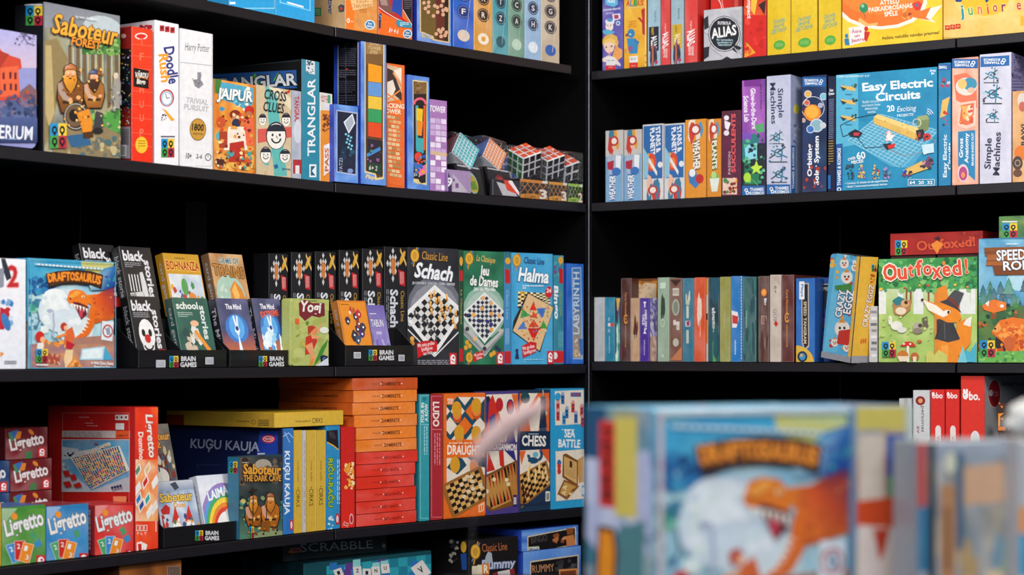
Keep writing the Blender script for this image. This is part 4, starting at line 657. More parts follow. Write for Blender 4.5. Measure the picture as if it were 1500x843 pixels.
f.ell(932, 338, 20, 32, '#c81a20'); f.t('24', 932, 330, 26, 24, '#f4e0e0', -5, .04); medal(f, 752, 160, .95); f.t('Classic Line', 850, 162, 115, 36, '#2a4c80', -5, .01); f.t('Halma', 847, 245, 172, 80, '#f0f6f8', -5, .06, '#2a6a94', i=.1); f.lines(783, 300, 900, 2, 12, 7, '#d8ecf4', 4)
f.P('780 640 830 615 862 622 860 675 785 708', '#c81a20'); f.t('Mit großen\nSpielfiguren', 820, 662, 70, 50, '#f0d8d8', 14, .02); f.ell(752, 665, 9, 9, '#1c2c60'); f.P('742 712 748 672 758 672 764 712', '#1c2c60'); f.lines(790, 715, 900, 2, 12, 4, '#a8d8ec', 3); f.schm(922, 668, 956, 742); b.done()
b = Box('bingo_game_box', 'teal box with white slanted bingo lettering down its spine', 'L3', 811, 826, 374, .05, '#1c6a80', sb=0, seg='S')
f = b.face('front', '#2a8098').crop(*B3); f.mz(955, 130, 1030, 740, 3, 8, ['#2a8098', '#1f6c88', '#3a90a4'], 3); f.sc(958, 150, 1000, 250, 16, 9, ['#7a3a78', '#3a5aa0', '#4aa0b0'], 3); medal(f, 1000, 160, .55); f.P('990 205 1012 208 1014 290 992 288', '#b81c20'); f.t('Bingo', 972, 395, 190, 34, '#e4f0f4', -88, .05, i=.1); f.t('Classic Line', 1000, 400, 140, 14, '#8a9a50', -88); f.rect(958, 668, 1030, 735, '#c01c24'); f.ell(968, 695, 14, 20, '#e8d8d8'); f.vlines(988, 560, 650, 3, 10, 4, '#6ab0c0'); b.done()
b = Box('labyrinth_game_box', 'royal blue narrow box with silver vertical maze title, last before the corner', 'L3', 830.5, 855, 386, .1, '#1c50b0', sb=.002)
f = b.face('front').crop(*B3); f.mz(1025, 175, 1135, 740, 4, 10, ['#2a68c8', '#3a7ad4', '#2058b8'], 4); f.P('1062 200 1115 198 1125 715 1070 715', '#9ab8e0'); f.P('1068 207 1110 205 1119 708 1075 708', '#3f78b8'); f.grad(1070, 430, 1117, 706, '#5a7aa0', '#b09878'); f.t('LABYRINTH', 1088, 400, 350, 34, '#c8d4e0', 90, .02); f.sc(1078, 580, 1116, 700, 14, 9, ['#c8b090', '#8a7a68', '#d8c8a8'], 3); f.P('1100 600 1124 600 1126 690 1110 690', '#3a6ab0')
f.P('1028 210 1036 210 1036 700 1030 700', '#b8cce8'); b.done()
# ================================================================ LEFT, FOURTH SHELF
LG = 'small letter-card boxes stacked at the lower left'
def cards3(f, x, y, s, cols):
    for (dx, dy, a, c, ch) in ((-28, 8, 20, cols[0], '2'), (-2, -2, 2, cols[1], '2'), (24, 8, -14, cols[2], '1')):
        cx, cy = x + dx * s, y + dy * s; ca, sa = cos(R(a)), sin(R(a)); q = lambda u, v: (cx + (u * ca + v * sa) * s, cy + (-u * sa + v * ca) * s)
        f.poly([q(-24, -42), q(24, -42), q(24, 42), q(-24, 42)], mixc(c, '#ffffff', .35)); f.poly([q(-21, -39), q(21, -39), q(21, 39), q(-21, 39)], c); f.t(ch, *q(-6, -18), 14 * s, 22 * s, '#e8ece8', a); f.t('3', *q(8, 18), 14 * s, 22 * s, '#dfe4e4', a)
def ligr(f, x0, y0, x1, y1, bg, bg2, cc, small=False):
    W, H = x1 - x0, y1 - y0; f.mz(x0, y0, x1, y1, 4, 4, [bg, bg2, mixc(bg, '#ffffff', .12)], int(x0) % 50)
    if not small:
        f.P('%g %g %g %g %g %g' % (x0, y0, x0 + W * .35, y0, x0, y0 + H * .3), mixc(bg, '#ffffff', .25)); f.ell(x0 + W * .28, y0 + H * .13, W * .07, H * .06, '#e8902c', 30)
        f.t('Ligretto', x0 + W * .5, y0 + H * .28, W * .92, H * .36, '#e8e8e8', 18, .03, '#5a5a60', i=.2)
        cards3(f, x0 + W * .42, y0 + H * .70, W / 190., cc); f.P('%g %g %g %g %g %g %g %g' % (x0 + W * .62, y0 + H * .42, x0 + W * .72, y0 + H * .37, x0 + W * .8, y0 + H * .47, x0 + W * .7, y0 + H * .53), cc[1] if False else '#4a9a6a'); f.P('%g %g %g %g %g %g %g %g' % (x0 + W * .72, y0 + H * .56, x0 + W * .84, y0 + H * .5, x0 + W * .9, y0 + H * .6, x0 + W * .78, y0 + H * .66), '#3a8ac0'); f.schm(x0 + W * .77, y0 + H * .77, x0 + W * .98, y0 + H * .98)
    else:
        f.P('%g %g %g %g %g %g %g %g' % (x0 + W * .06, y0 + H * .15, x0 + W * .2, y0 + H * .08, x0 + W * .26, y0 + H * .36, x0 + W * .12, y0 + H * .42), '#3f8a5a'); f.P('%g %g %g %g %g %g %g %g' % (x0 + W * .18, y0 + H * .1, x0 + W * .38, y0 + H * .12, x0 + W * .34, y0 + H * .34, x0 + W * .2, y0 + H * .36), '#d8842c'); f.P('%g %g %g %g %g %g' % (x0 + W * .1, y0 + H * .12, x0 + W * .3, y0 + H * .06, x0 + W * .2, y0 + H * .36), '#3a6ab0')
        f.ell(x0 + W * .6, y0 + H * .15, W * .05, H * .1, '#d8842c', 30); f.t('Ligretto', x0 + W * .5, y0 + H * .5, W * .84, H * .5, '#e4e0e0', 14, .03, i=.2); f.P('%g %g %g %g %g %g %g %g' % (x0 + W * .48, y0 + H * .78, x0 + W * .62, y0 + H * .75, x0 + W * .62, y0 + H, x0 + W * .46, y0 + H), '#3f7a4a'); f.schm(x0 + W * .77, y0 + H * .66, x0 + W * .95, y0 + H * .97)
zs = {}
def lbox(label, x0, x1, yt, yb, col, sb, d, z0=None, H=None): return Box('card_game_box', label, 'L4', x0, x1, yt, d, col, sb=sb, yb=yb if z0 is None else None, z0=z0, H=H, grp=LG, seg='A')
b = lbox('green card game box in the front row at the lower left', 2, 67, 745, 0, '#3f8a2c', .012, .09, 0); f = b.face('front').crop(*C1); ligr(f, 8, 530, 217, 815, '#5a9a3c', '#3f8034', ['#3a8ac8', '#c8281c', '#e88a20']); b.face('top', '#2c5c9a'); b.done(); zt = b.top - SZ[4] - .0005
b = lbox('light blue card game box in the front row, right of the green one', 68, 130, 743, 0, '#2a78b0', .012, .09, 0); f = b.face('front').crop(*C1); ligr(f, 217, 522, 417, 805, '#2f8cc8', '#2478b4', ['#4aa06a', '#c8281c', '#e88a20']); b.face('top', '#8a2430'); b.done()
b = lbox('bright red card game box in the front row, before the domino box', 139, 196, 741, 0, '#b01c1c', .012, .09, 0); f = b.face('front').crop(*C1); ligr(f, 440, 515, 632, 785, '#dc2018', '#c81a18', ['#4aa06a', '#3a8ac8', '#e88a20']); g = b.face('left', '#8a2028'); g.n(); g.vlines(.2, .1, .9, 4, .2, .08, '#c8a8a8'); b.done()
b = lbox('yellow card game box mostly cut off by the left edge of the photo', -62, 1.5, 741, 0, '#c8981c', .012, .09, 0); b.face('front', '#e8b020'); b.done()
# back stack, two columns of three
for k, (yt, H) in enumerate(((708, .056), (657, .056), (607, .056))):
    Hs = .0565
    x0, x1 = ((15, 76), (15, 76), (8, 70))[k]
    b = Box('card_game_box', 'dark red card game box, ' + ('lowest', 'middle', 'topmost')[k] + ' of the back stack behind the green box', 'L4', x0, x1, 0, .09, '#5c1218', sb=.125, z0=.0575 + k * .0575, H=.0568, grp=LG, seg='A')
    f = b.face('front'); ligr(f, 0, 0, 1, 1, '#7a141c', '#641018', None, True); b.done()
    if k < 2:
        b = Box('card_game_box', 'dark blue card game box, ' + ('lower', 'upper')[k] + ' one at the left edge beside the dark red stack', 'L4', x0 - 63, x0 - 1, 0, .09, '#12305c', sb=.125, z0=.0575 + k * .0575, H=.0568, grp=LG, seg='A')
        f = b.face('front'); ligr(f, 0, 0, 1, 1, '#1c4a80', '#163c6c', None, True); b.done()
b = Box('card_game_box', 'dark green card game box at the bottom of the back stack, barely visible', 'L4', 15, 76, 0, .09, '#24502c', sb=.125, z0=0, H=.0568, grp=LG, seg='A'); b.face('front', '#2c6434'); b.done()
b = Box('card_game_box', 'dark teal card game box at the bottom of the back stack beside the left edge', 'L4', -48, 14, 0, .09, '#1c4450', sb=.125, z0=0, H=.0568, grp=LG, seg='A'); b.face('front', '#205060'); b.done()
b = Box('domino_game_box', 'large red domino box, cover to the left showing a board of coloured dots', 'L4', 198, 232, 597, .235, '#b01410', sb=.012)
f = b.face('front').crop(*C1); f.mz(628, 55, 745, 760, 4, 14, ['#e8341c', '#f04820', '#dc2818', '#f86430'], 4); f.t('Ligretto', 702, 190, 205, 44, '#f0e4dc', -85, .03, '#a8483c', i=.1); f.t('Domino', 662, 236, 130, 24, '#f0e4dc', -88, .03)
f.mz(632, 300, 742, 590, 4, 8, ['#f07838', '#f8a860', '#f4e0c8', '#e85a2c', '#f8c890'], 7)
for x, y, c in ((645, 345, '#5a8a6a'), (645, 430, '#e8e8e8'), (680, 400, '#c82820'), (648, 480, '#2a7ab8'), (690, 340, '#e8c080'), (690, 480, '#3aa8a0'), (725, 400, '#f0f0ec'), (662, 510, '#2a4c98'), (700, 540, '#f0ece4'), (722, 520, '#e8e0d8')): f.P('%d %d %d %d %d %d %d %d' % (x - 16, y + 10, x + 10, y - 32, x + 18, y + 4, x - 8, y + 44), '#f0e8e0'); f.P('%d %d %d %d %d %d %d %d' % (x - 10, y + 8, x + 8, y - 20, x + 12, y + 4, x - 5, y + 32), c)
for i in range(3): f.frame(638 + i * 18, 608, 654 + i * 18, 636, 3, 3, '#f4dcd4')
f.t('P L T', 665, 648, 45, 12, '#f4dcd4'); f.P('640 690 665 685 672 700 668 740 640 745', '#f4e8e4'); f.P('646 696 662 696 664 735 648 738', '#c82418'); f.P('670 690 690 700 682 735 672 730', '#f4e8e4'); f.rect(728, 590, 733, 640, '#f0c8c0')
g = b.face('left', '#c01c18').crop(*C1); g.frame(293, 80, 608, 510, 3, 3, '#d87068'); g.P('292 165 610 165 610 200 292 195', '#d8c8c4'); g.lines(300, 170, 480, 4, 7, 3, '#a88', 3); g.P('545 165 608 165 608 200 545 200', '#e85a2c'); g.t('GEMACHT', 577, 188, 52, 10, '#5a1410')
for q in ((370, 100, 420), (430, 115, 470), (410, 140, 500), (400, 128, 440)): g.lines(q[0], q[1], q[2], 1, 5, 3, '#e8a8a0', q[0])
for i in range(3): g.rect(543 + i * 21, 90, 562 + i * 21, 115, '#e8dcd8'); g.ell(552 + i * 21, 102, 5, 7, '#6a2420')
g.rect(545, 130, 585, 160, '#e4e0e0'); g.frame(292, 205, 611, 452, 3, 4, '#dcd0d0'); g.mz(295, 210, 608, 448, 6, 5, ['#4a98c8', '#5aa8d0', '#8ab4cc'], 3); g.P('295 330 440 448 295 448', '#c0c4cc'); g.P('430 448 608 380 608 448', '#b8bcc4'); g.P('295 240 370 250 370 290 295 300', '#d8dce0')
g.line('300 280 430 260 520 225', 16, '#e0dcd4'); g.sc(305, 265, 440, 285, 14, 6, ['#1c1c28', '#e0b030', '#2a4c90'], 3); g.sc(440, 225, 525, 265, 12, 6, ['#1c1c28', '#e0b030', '#c83028'], 4)
B = g.chk('330 290 565 235 612 350 435 442', 1, '#e8e8e4', '#e8e8e4'); rr = random.Random(8)
for j in range(16):
    for i in range(20):
        x, y = B(.05 + .9 * i / 19, .05 + .9 * j / 15); g.ell(x, y, 4.6, 4.4, rr.choice(['#c82820', '#e8902c', '#2a5ca8', '#2c2c3c', '#e0b830', '#7a2c30', '#3a8a6a']), 0, 6)
for q in ('308 355 335 350 345 375 318 382', '340 372 365 368 375 392 350 398', '308 405 340 400 352 425 322 430', '355 418 385 405 400 425 370 432'): g.P(q, '#c82420')
for i in range(4): g.ell(540 + i * 13, 432 - i * 3, 6, 7, '#1c2450')
g.P('500 225 608 180 608 290 560 210', '#c8c0b0') if 0 else None
g.sc(303, 315, 335, 345, 8, 7, ['#e8e0d8', '#c8c8cc'], 2); g.P('545 472 607 472 607 508 545 508', '#e88a60'); b.done()
# tray 4
t4 = Tray('black card tray on the fourth shelf with gnome and rainbow card packs', 'L4', 240, 363, .037, .088, .085)
f = t4.f; f.k = D7; f.lay = .0012; trayprint(f, 1070, 66, .9, ()); f.build('printed_label', t4.lp); stepp(t4, .062, .087, .088)
def gnomes(f, cave=False):
    f.mz(0, 0, 1, 1, 6, 7, ['#6a88b0', '#a8c0d8', '#dfe4ec', '#4a6490', '#8aa0c0'], 4); f.grad(0, 0, 1, .16, '#c8ccd4', '#8a9ab4'); f.P('.4 .05 .55 .02 .62 .12 .5 .16', '#3c4450'); f.t('Saboteur', .5, .26, .84, .15, '#e8c050', 0, .03, '#4a2c14'); f.t('Duel', .55, .39, .3, .08, '#e0a040', 0, .03); f.P('.05 .45 .2 .36 .3 .42 .26 .52 .08 .52', '#b8201c')
    for x in (.38, .72): f.P('%g .66 %g .40 %g .66' % (x - .1, x + .05, x + .12), '#c82818'); f.ell(x + .02, .68, .1, .05, '#e8b890'); f.ell(x + .02, .76, .13, .1, '#ece8e0'); f.P('%g .84 %g .84 %g 1 %g 1' % (x - .12, x + .15, x + .18, x - .15), '#3a5a98')
    f.sc(.05, .55, .95, 1, 40, .05, ['#f0ece4', '#b83020', '#e89030', '#3a4c80', '#6a88a8', '#3c7a4a'], 7); f.P('.05 .5 .14 .9 .1 1 .02 .95', '#b8201c')
pack(t4, 241, 298, 706, 783, .013, .004, 'blue winter card pack with two red-hatted gnomes, front of the lower tray', '#2a3c60', gnomes)
def laima(f):
    f.rect(0, 0, 1, 1, '#e4e6ec'); f.lines(.1, .06, .35, 1, .02, .015, '#8a8e98'); f.grad(0, 0, 1, .3, '#d8dce8', '#e8eaf0')
    for r0, r1, c in ((.72, .80, '#5a9ad8'), (.64, .72, '#4aa860'), (.56, .64, '#f0d040'), (.49, .56, '#e8862c'), (.42, .49, '#d83c28')): f.ring(.72, 1.02, r0, r1, 20, 180, c, 16, 1.0)
    f.ring(.72, 1.02, .80, .88, 20, 180, '#9a80c0', 16, 1.0); f.ring(.72, 1.02, 0, .42, 0, 180, '#eceae6', 12); f.t('LAIMA', .55, .3, .66, .15, '#f6f6fa', 8, .04, '#8a9ab8'); f.P('.45 1 .5 .85 .6 .8 .68 .9 .65 1', '#b0b0b4'); f.P('.68 .6 .78 .55 .9 .75 .86 .95 .72 .9', '#c8c0b4'); f.ell(.82, .82, .08, .08, '#e8a838')
pack(t4, 304, 351, 697, 776, .013, .004, 'white card pack with a rainbow arc, front of the lower tray', '#c8ccd8', laima)
def sab2(f):
    f.mz(0, 0, 1, 1, 5, 6, ['#5a5a60', '#7a7468', '#4a4440', '#8a8478'], 4); f.t('Saboteur', .5, .2, .95, .13, '#e0a040', 0, .03, '#3a2410'); f.t('2', .5, .34, .2, .1, '#e0a040', 0, .03, '#3a2410'); f.P('.3 .5 .7 .48 .75 1 .2 1', '#6a2c20'); f.ell(.35, .55, .12, .06, '#e0e0dc'); f.ell(.4, .85, .3, .15, '#dcd8d0'); f.sc(.1, .4, .95, 1, 26, .07, ['#c8b890', '#8a2c20', '#3a5a80', '#d8d4c8', '#a87838'], 5)
pack(t4, 222, 262, 622, 700, .063, .09, 'grey brown gnome card pack standing behind the blue winter pack', '#3c3834', sab2)
b = Box('board_game_box', 'big navy sea battle box turned so its dark cover with silver letters faces left', 'L4', 414, 430, 628, .33, '#101c44', sb=.004)
f = b.face('front', '#2a74c0').crop(*C2); f.mz(600, 160, 676, 660, 3, 8, ['#2a74c0', '#3a84cc', '#2268b4'], 3); f.t('KUĢU KAUJA', 640, 410, 300, 34, '#e4ecf4', -90, .04); f.ell(663, 608, 9, 28, '#b82840'); f.ell(663, 608, 5, 18, '#e8d0d8'); f.line('612 200 650 175 672 200', 4, '#a8ccec'); f.line('630 170 655 220', 3, '#a8ccec')
g = b.face('left', '#131f4c').crop(*C2); g.P('515 165 600 165 600 275 500 275', '#1c3ca0'); g.ell(556, 204, 32, 20, '#c8283c'); g.ell(556, 204, 26, 14, '#e8d0d8'); g.ell(556, 204, 22, 11, '#c8283c'); g.t('TACTIC', 556, 204, 36, 10, '#f0e0e4', 0, .04); g.t('KUĢU KAUJA', 350, 238, 325, 62, '#a8b0c8', -3, .02); g.lines(218, 325, 330, 2, 11, 3, '#3a4878', 3); g.rect(505, 270, 540, 288, '#c8ccd4'); b.done(); kk = b
CI = 'yellow circus games with vertical titles'
for i, (x0, x1, c) in enumerate(((430.6, 442.5, 0), (449, 463, 1), (463.3, 477, 2))):
    b = Box('board_game_box', ('first', 'second', 'third')[i] + ' of the three upright yellow spines, counted from the navy box', 'L4', x0, x1, 631, .26, '#b8942c', sb=.004, grp=CI)
    f = b.face('front', '#d4ae3c'); f.t('CIRKS', .5, .66, .17, .42, '#2a220c', -90, .0); f.t('Galda spēle', .5, .4, .2, .24, '#5a4a18', -90, 0); f.ell(.5, .56, .06, .005, '#2a220c'); f.rect(.94, 0, 1, 1, '#f0dca0'); b.done()
b = Box('board_game_box', 'worn white and cream box spine between the first two yellow spines', 'L4', 443, 448.6, 631, .2, '#a8a49a', sb=.004)
f = b.face('front', '#c8c4bc'); f.vlines(.4, .1, .9, 2, .25, .1, '#98948c', 4); b.done()
b = Box('board_game_box', 'yellow circus game lying flat on top of the upright boxes', 'L4', 402, 503, 0, .30, '#c8a024', sb=.004, z0=SZ[4] * 0 + (kk.top - SZ[4]) + .001, H=.030, seg='A')
f = b.face('front', '#dcb43c').crop(*C2); f.t('CIRKS', 785, 117, 50, 24, '#2a220c', 1, .0); f.t('Galda spēle', 712, 121, 60, 13, '#5a4a18', 1); f.ell(748, 119, 2.5, 3, '#2a220c')
g = b.face('left', '#b8902c').crop(*C2); g.t('Galda spēle', 437, 121, 60, 11, '#3a2c10', -1); g.ring(487, 125, 8, 11, 0, 360, '#6a5a20', 10); g.lines(508, 113, 560, 4, 8, 4, '#3a2c10', 3); g.P('-40 90 160 90 160 160 -40 150', '#8a2418'); b.done()
b = Box('animal_game_box', 'blue animal game box spine with a leopard corner and yellow letters', 'L4', 477.6, 498, 624, .22, '#1f74a8', sb=.004, seg='A')
f = b.face('front').crop(*C2); f.mz(824, 145, 898, 640, 3, 8, ['#2f94cc', '#3aa0d4', '#2484bc'], 3); f.P('828 165 880 160 885 250 828 215', '#1c1820'); f.line('832 220 860 235 884 255', 6, '#e0a838'); f.line('840 165 850 200', 2, '#5a6a80'); f.P('840 170 858 168 875 200 860 205', '#3a3440'); f.t('RIČU-RAČU', 850, 410, 230, 30, '#a8c038', -90, .05, '#2a5c30'); f.vlines(878, 300, 510, 2, 9, 4, '#c8e4f0', 4); f.ell(878, 580, 11, 28, '#b82840'); f.ell(878, 580, 6, 18, '#e8d0d8'); f.sc(830, 570, 865, 630, 8, 8, ['#7ac0e0', '#d8e8f0'], 3); b.done()
b = Box('animal_game_box', 'red game box spine with a round tiger face, left of the tall stack', 'L4', 500.5, 520, 626, .2, '#a81812', sb=.004, seg='B')
f = b.face('front', '#cc2018').crop(*C2); f.grad(898, 140, 985, 640, '#c41c18', '#dc281c'); f.sc(915, 320, 955, 440, 30, 10, ['#e8902c', '#d8701c', '#f0b050', '#f4d8a0'], 4); f.ell(935, 350, 20, 28, '#e8942c'); f.sc(920, 330, 950, 372, 10, 4, ['#3a1c10', '#f4e8d8'], 5); f.ell(944, 580, 10, 26, '#e8a0a0'); f.ell(944, 580, 6, 18, '#b81c28'); f.t('XX', 918, 605, 24, 28, '#f0b0a0', 70); b.done()
# the tall stack of flat boxes
ST = 'flat boxes in the tall orange and red stack'
names = ['lowest', 'second', 'third', 'fourth', 'fifth', 'sixth']
zz = 0
ys = [(769, 749), (748, 732), (730, 714), (712, 697), (697, 679.5), (679, 661.5), (661, 643), (642, 624.5), (624, 606), (605, 587.5), (587, 569), (568, 551)]
xs = [(521, 610), (520, 609), (519.5, 609.5), (520, 607), (521, 608.5), (520, 612), (519.5, 610.5), (518, 610), (518.5, 611), (516, 608.5), (517.5, 611), (516.5, 612)]
for i in range(12):
    red = i < 6
    b = Box('flat_game_box', ('red' if red else 'orange') + ' flat game box, ' + names[i % 6] + ' of the six ' + ('red' if red else 'orange') + ' ones in the tall stack', 'L4', max(xs[i][0], 521.5) if i < 8 else xs[i][0], xs[i][1], 0, .235, '#8c1810' if red else '#b84c14', sb=.004, z0=zz, H=.0256, grp=ST, seg='B'); zz += .0259
    rr = random.Random(i); f = b.face('front'); c = '#e0301a' if red else '#ec8022'
    if i == 11: c = '#c85018'
    f.mz(0, 0, 1, 1, 6, 2, [c, mixc(c, '#ffffff', .06), mixc(c, '#000000', .08)], i); o = rr.uniform(-.02, .03)
    f.t('RIČU RAČU' if red else 'DAMBRETE', .58 + o, .5, .29, .3, '#5c100a' if red else '#4c2008', 0, .02); f.t('Galda spēle', .34 + o, .5, .14, .2, '#8c2014' if red else '#8c4818'); f.ell(.425 + o, .5, .012, .05, '#f4d0c0'); f.ell(.745 + o, .5, .012, .05, '#f4d0c0')
    g = b.face('left'); g.mz(0, 0, 1, 1, 4, 2, ['#7a1c10' if red else '#c85a1c', '#8a2414' if red else '#d8641c'], i); g.t('Galda spēle DAMBRETE', .55, .5, .5, .22, '#3a1408'); b.done()
b = Box('card_game_box', 'dark fantasy cave card box with two orange dwarves, right of the lower tray', 'L4', 350, 413.5, 670, .03, '#1a3c4c', sb=.004)
f = b.face('front').crop(*C2); f.mz(412, 285, 625, 695, 10, 14, ['#1c2c30', '#2c3c40', '#3a4440', '#14201f', '#4a5450'], 5); f.ell(530, 330, 40, 32, '#a8a090'); f.P('412 290 470 290 440 420 412 420', '#5a5048'); f.sc(415, 300, 620, 420, 30, 16, ['#4a4038', '#6a5c4c', '#2a2424'], 4)
f.grad(412, 520, 625, 695, '#1f4048', '#5a8468'); f.sc(415, 480, 620, 690, 60, 14, ['#2a6a70', '#3f8a88', '#1a3034', '#8a9a68', '#c8c070', '#24484c'], 6); f.P('470 660 560 620 625 640 625 695 440 695', '#8a9a70')
dwarf(f, 482, 500, .78, '#e0902c', '#c87820', '#b86818', '#f0b060'); dwarf(f, 560, 492, .85, '#d8842c', '#a85c18', '#c8741c', '#e8a860')
f.line('480 430 478 600', 4, '#3c2410'); f.line('545 450 540 620', 4, '#3c2410'); f.line('460 450 500 440', 5, '#3c2410'); f.P('520 590 560 590 555 640 515 635', '#8a5014'); f.sc(455, 600, 600, 650, 20, 7, ['#c87818', '#8a4410', '#3c2008'], 8)
f.t('Saboteur', 522, 347, 178, 50, '#e0a038', -2, .03, '#4c2c10'); f.t('THE DARK CAVE', 522, 388, 175, 30, '#dc9c38', 0, .03, '#4c2c10'); f.brain(460, 615, 482, 670); f.lines(425, 312, 470, 1, 5, 5, '#a8a8a0')
g = b.face('left', '#1c6a88').crop(*C2); g.brain(372, 310, 410, 365); b.done()
# front row of game covers towards the corner
b = Box('board_game_box', 'teal spine with upside-down game title, right of the tall stack', 'L4', 614, 629, 578, .2, '#1c7884', sb=.004)
f = b.face('front', '#2a98a4').crop(*C4); f.frame(44, 85, 84, 605, 2, 2, '#8ad0d4'); f.t('FOUR IN\nA ROW', 62, 158, 82, 30, '#e4ece8', 90, .04); f.line('44 207 84 209', 3, '#8ad0d4'); f.vlines(60, 215, 335, 2, 10, 4, '#a8d8dc', 4); f.ell(62, 100, 8, 8, '#1c7884'); b.done()
b = Box('board_game_box', 'dark red spine with the tall white four-letter title', 'L4', 631, 648, 578, .2, '#7a1a24', sb=.004)
f = b.face('front', '#a82430').crop(*C4); f.frame(91, 88, 138, 600, 2, 2, '#d88088'); f.t('LUDO', 111, 165, 105, 28, '#f0e0d8', -90, .05); f.line('91 228 138 230', 3, '#d88088'); f.vlines(104, 245, 380, 3, 10, 4, '#d88890', 5); b.done()
def twopic(f, q, bg, title, tx, acc):
    pass
b = Box('board_game_box', 'orange draughts game with gold discs above a wooden board', 'L4', 650, 711, 577, .04, '#b84c10', sb=.004)
f = b.face('front', '#e86c1c').crop(*C4); f.P('155 92 317 90 315 268 155 272', '#1c4a5c')
for j in range(4):
    for i in range(3): x, y = 170 + i * 62 - (j % 2) * 30, 90 + j * 62; f.P('%d %d %d %d %d %d %d %d' % (x, y - 38, x + 30, y, x, y + 38, x - 30, y), '#e8dccc' if (i + j) % 3 else '#e86c1c')
f.P('145 75 155 75 155 275 145 275', '#e86c1c'); f.P('317 75 322 75 322 275 316 275', '#e86c1c'); f.rect(150, 272, 320, 345, '#e86c1c'); f.P('145 76 320 76 320 92 145 92', '#e86c1c')
for x, y in ((198, 142), (280, 128), (208, 242), (280, 245)): f.ell(x + 2, y + 30, 19, 30, '#c8501c'); f.ell(x + 1, y + 16, 19, 30, '#e8843a'); f.ell(x, y, 21, 32, '#d89a28')
f.lines(165, 284, 300, 1, 5, 5, '#f4d0b0'); f.t('DRAUGHTS', 236, 316, 155, 42, '#f8ece0', -1, .03); f.P('155 350 316 345 316 420 155 460', '#e8dccc'); f.P('155 390 190 345 220 350 240 380 200 420', '#1c4a5c'); f.P('240 345 316 345 316 390 280 380', '#1c4a5c'); f.ell(190, 378, 21, 36, '#d89a28'); f.ell(270, 385, 18, 30, '#e8843a')
f.chk('150 470 288 398 325 508 190 588', 8, '#d8a860', '#1c1410', '#9a6428', bw=.1)
for x, y in ((218, 462), (232, 440), (242, 428), (258, 428), (262, 448), (228, 512), (246, 490), (266, 480), (292, 500), (300, 472), (298, 462)): f.ell(x, y, 9, 8, '#e4cca8')
f.P('150 590 190 600 318 545 320 585 150 603', '#e86c1c'); f.P('288 548 314 535 312 572 290 580', '#f0c8a0'); f.P('294 552 300 550 300 572 294 574', '#e86c1c'); f.P('304 548 309 546 309 568 304 571', '#e86c1c'); f.rect(155, 95, 185, 125, '#e8843a'); f.t('PROS\nPUZ', 170, 110, 24, 22, '#f8ece0', 0, .03); b.done()
b = Box('board_game_box', 'backgammon game showing red and white points over a wooden board', 'L4', 712, 760, 574, .04, '#3c2c64', sb=.004)
f = b.face('front', '#4a3a80').crop(*C4); f.P('322 82 456 78 452 300 322 310', '#e8dccc'); f.P('322 130 350 82 390 200 322 290', '#c82c20'); f.ell(378, 125, 16, 30, '#b82028'); f.ell(424, 135, 16, 34, '#2c2c78'); f.ell(424, 130, 10, 22, '#c82c20'); f.P('322 90 336 90 330 200 322 220', '#2c2c6c'); f.P('430 80 456 80 456 200', '#e06a28'); f.P('345 300 378 160 405 300', '#b02028'); f.P('352 300 380 190 398 300', '#e8e0d8'); f.P('400 300 428 180 450 300', '#2c2c78'); f.P('335 180 360 160 365 240 340 250', '#3a3478')
f.rect(322, 282, 456, 318, '#3a3078'); f.t('BACKGAMMON', 390, 302, 122, 28, '#f0e4dc', -2, .03); f.P('325 320 452 316 452 380 325 420', '#e8dccc'); f.P('330 320 360 400 325 410', '#c82c20'); f.P('375 318 395 318 400 400 380 380', '#c82c20'); f.P('400 318 440 318 450 370', '#2c2c78')
f.P('322 420 452 358 456 545 345 575 322 560', '#7a4c20'); f.P('322 432 405 392 430 530 350 565 322 545', '#c08a44'); f.P('405 388 448 370 454 520 432 530', '#b87c38'); f.line('400 390 432 530', 7, '#5c3410')
for i in range(6): x = 330 + i * 13; y = 430 - i * 7; f.P('%d %d %d %d %d %d' % (x, y, x + 10, y - 5, x + 12, y + 55), '#1c120c' if i % 2 else '#b02418'); x = 340 + i * 14; y = 560 - i * 6; f.P('%d %d %d %d %d %d' % (x, y, x + 11, y - 5, x - 4, y - 55), '#b02418' if i % 2 else '#1c120c')
for i in range(3): x = 408 + i * 13; y = 388 - i * 6; f.P('%d %d %d %d %d %d' % (x, y, x + 10, y - 5, x + 12, y + 50), '#b02418' if i % 2 else '#1c120c')
for x, y in ((325, 490), (355, 440), (415, 460), (408, 442)): f.ell(x, y, 8, 9, '#e8d4a8')
f.rect(435, 505, 452, 555, '#2c2460'); f.t('II', 443, 530, 10, 30, '#e8e0f0', 0, .03); f.ell(330, 100, 8, 12, '#1c1c40'); b.done()
b = Box('chess_game_box', 'chess game with orange and white diamonds above a wooden chessboard', 'L4', 761, 806, 572, .04, '#1c2c48', sb=.004)
f = b.face('front', '#1c3450').crop(*C4); f.P('462 78 588 75 588 238 462 240', '#e06428'); f.P('462 140 500 76 540 76 470 190', '#e8dccc'); f.P('500 180 545 90 580 160 540 238 510 238', '#e8dccc'); f.P('548 76 588 76 588 120', '#e06428'); f.ell(487, 96, 20, 24, '#1c4a50'); f.P('550 110 562 70 575 110 572 140 578 220 545 225 552 140', '#1c2c48'); f.line('550 95 575 95', 4, '#1c2c48'); f.line('562 62 562 90', 3, '#e8d0b0'); f.P('548 225 575 220 578 236 545 238', '#3a4c68')
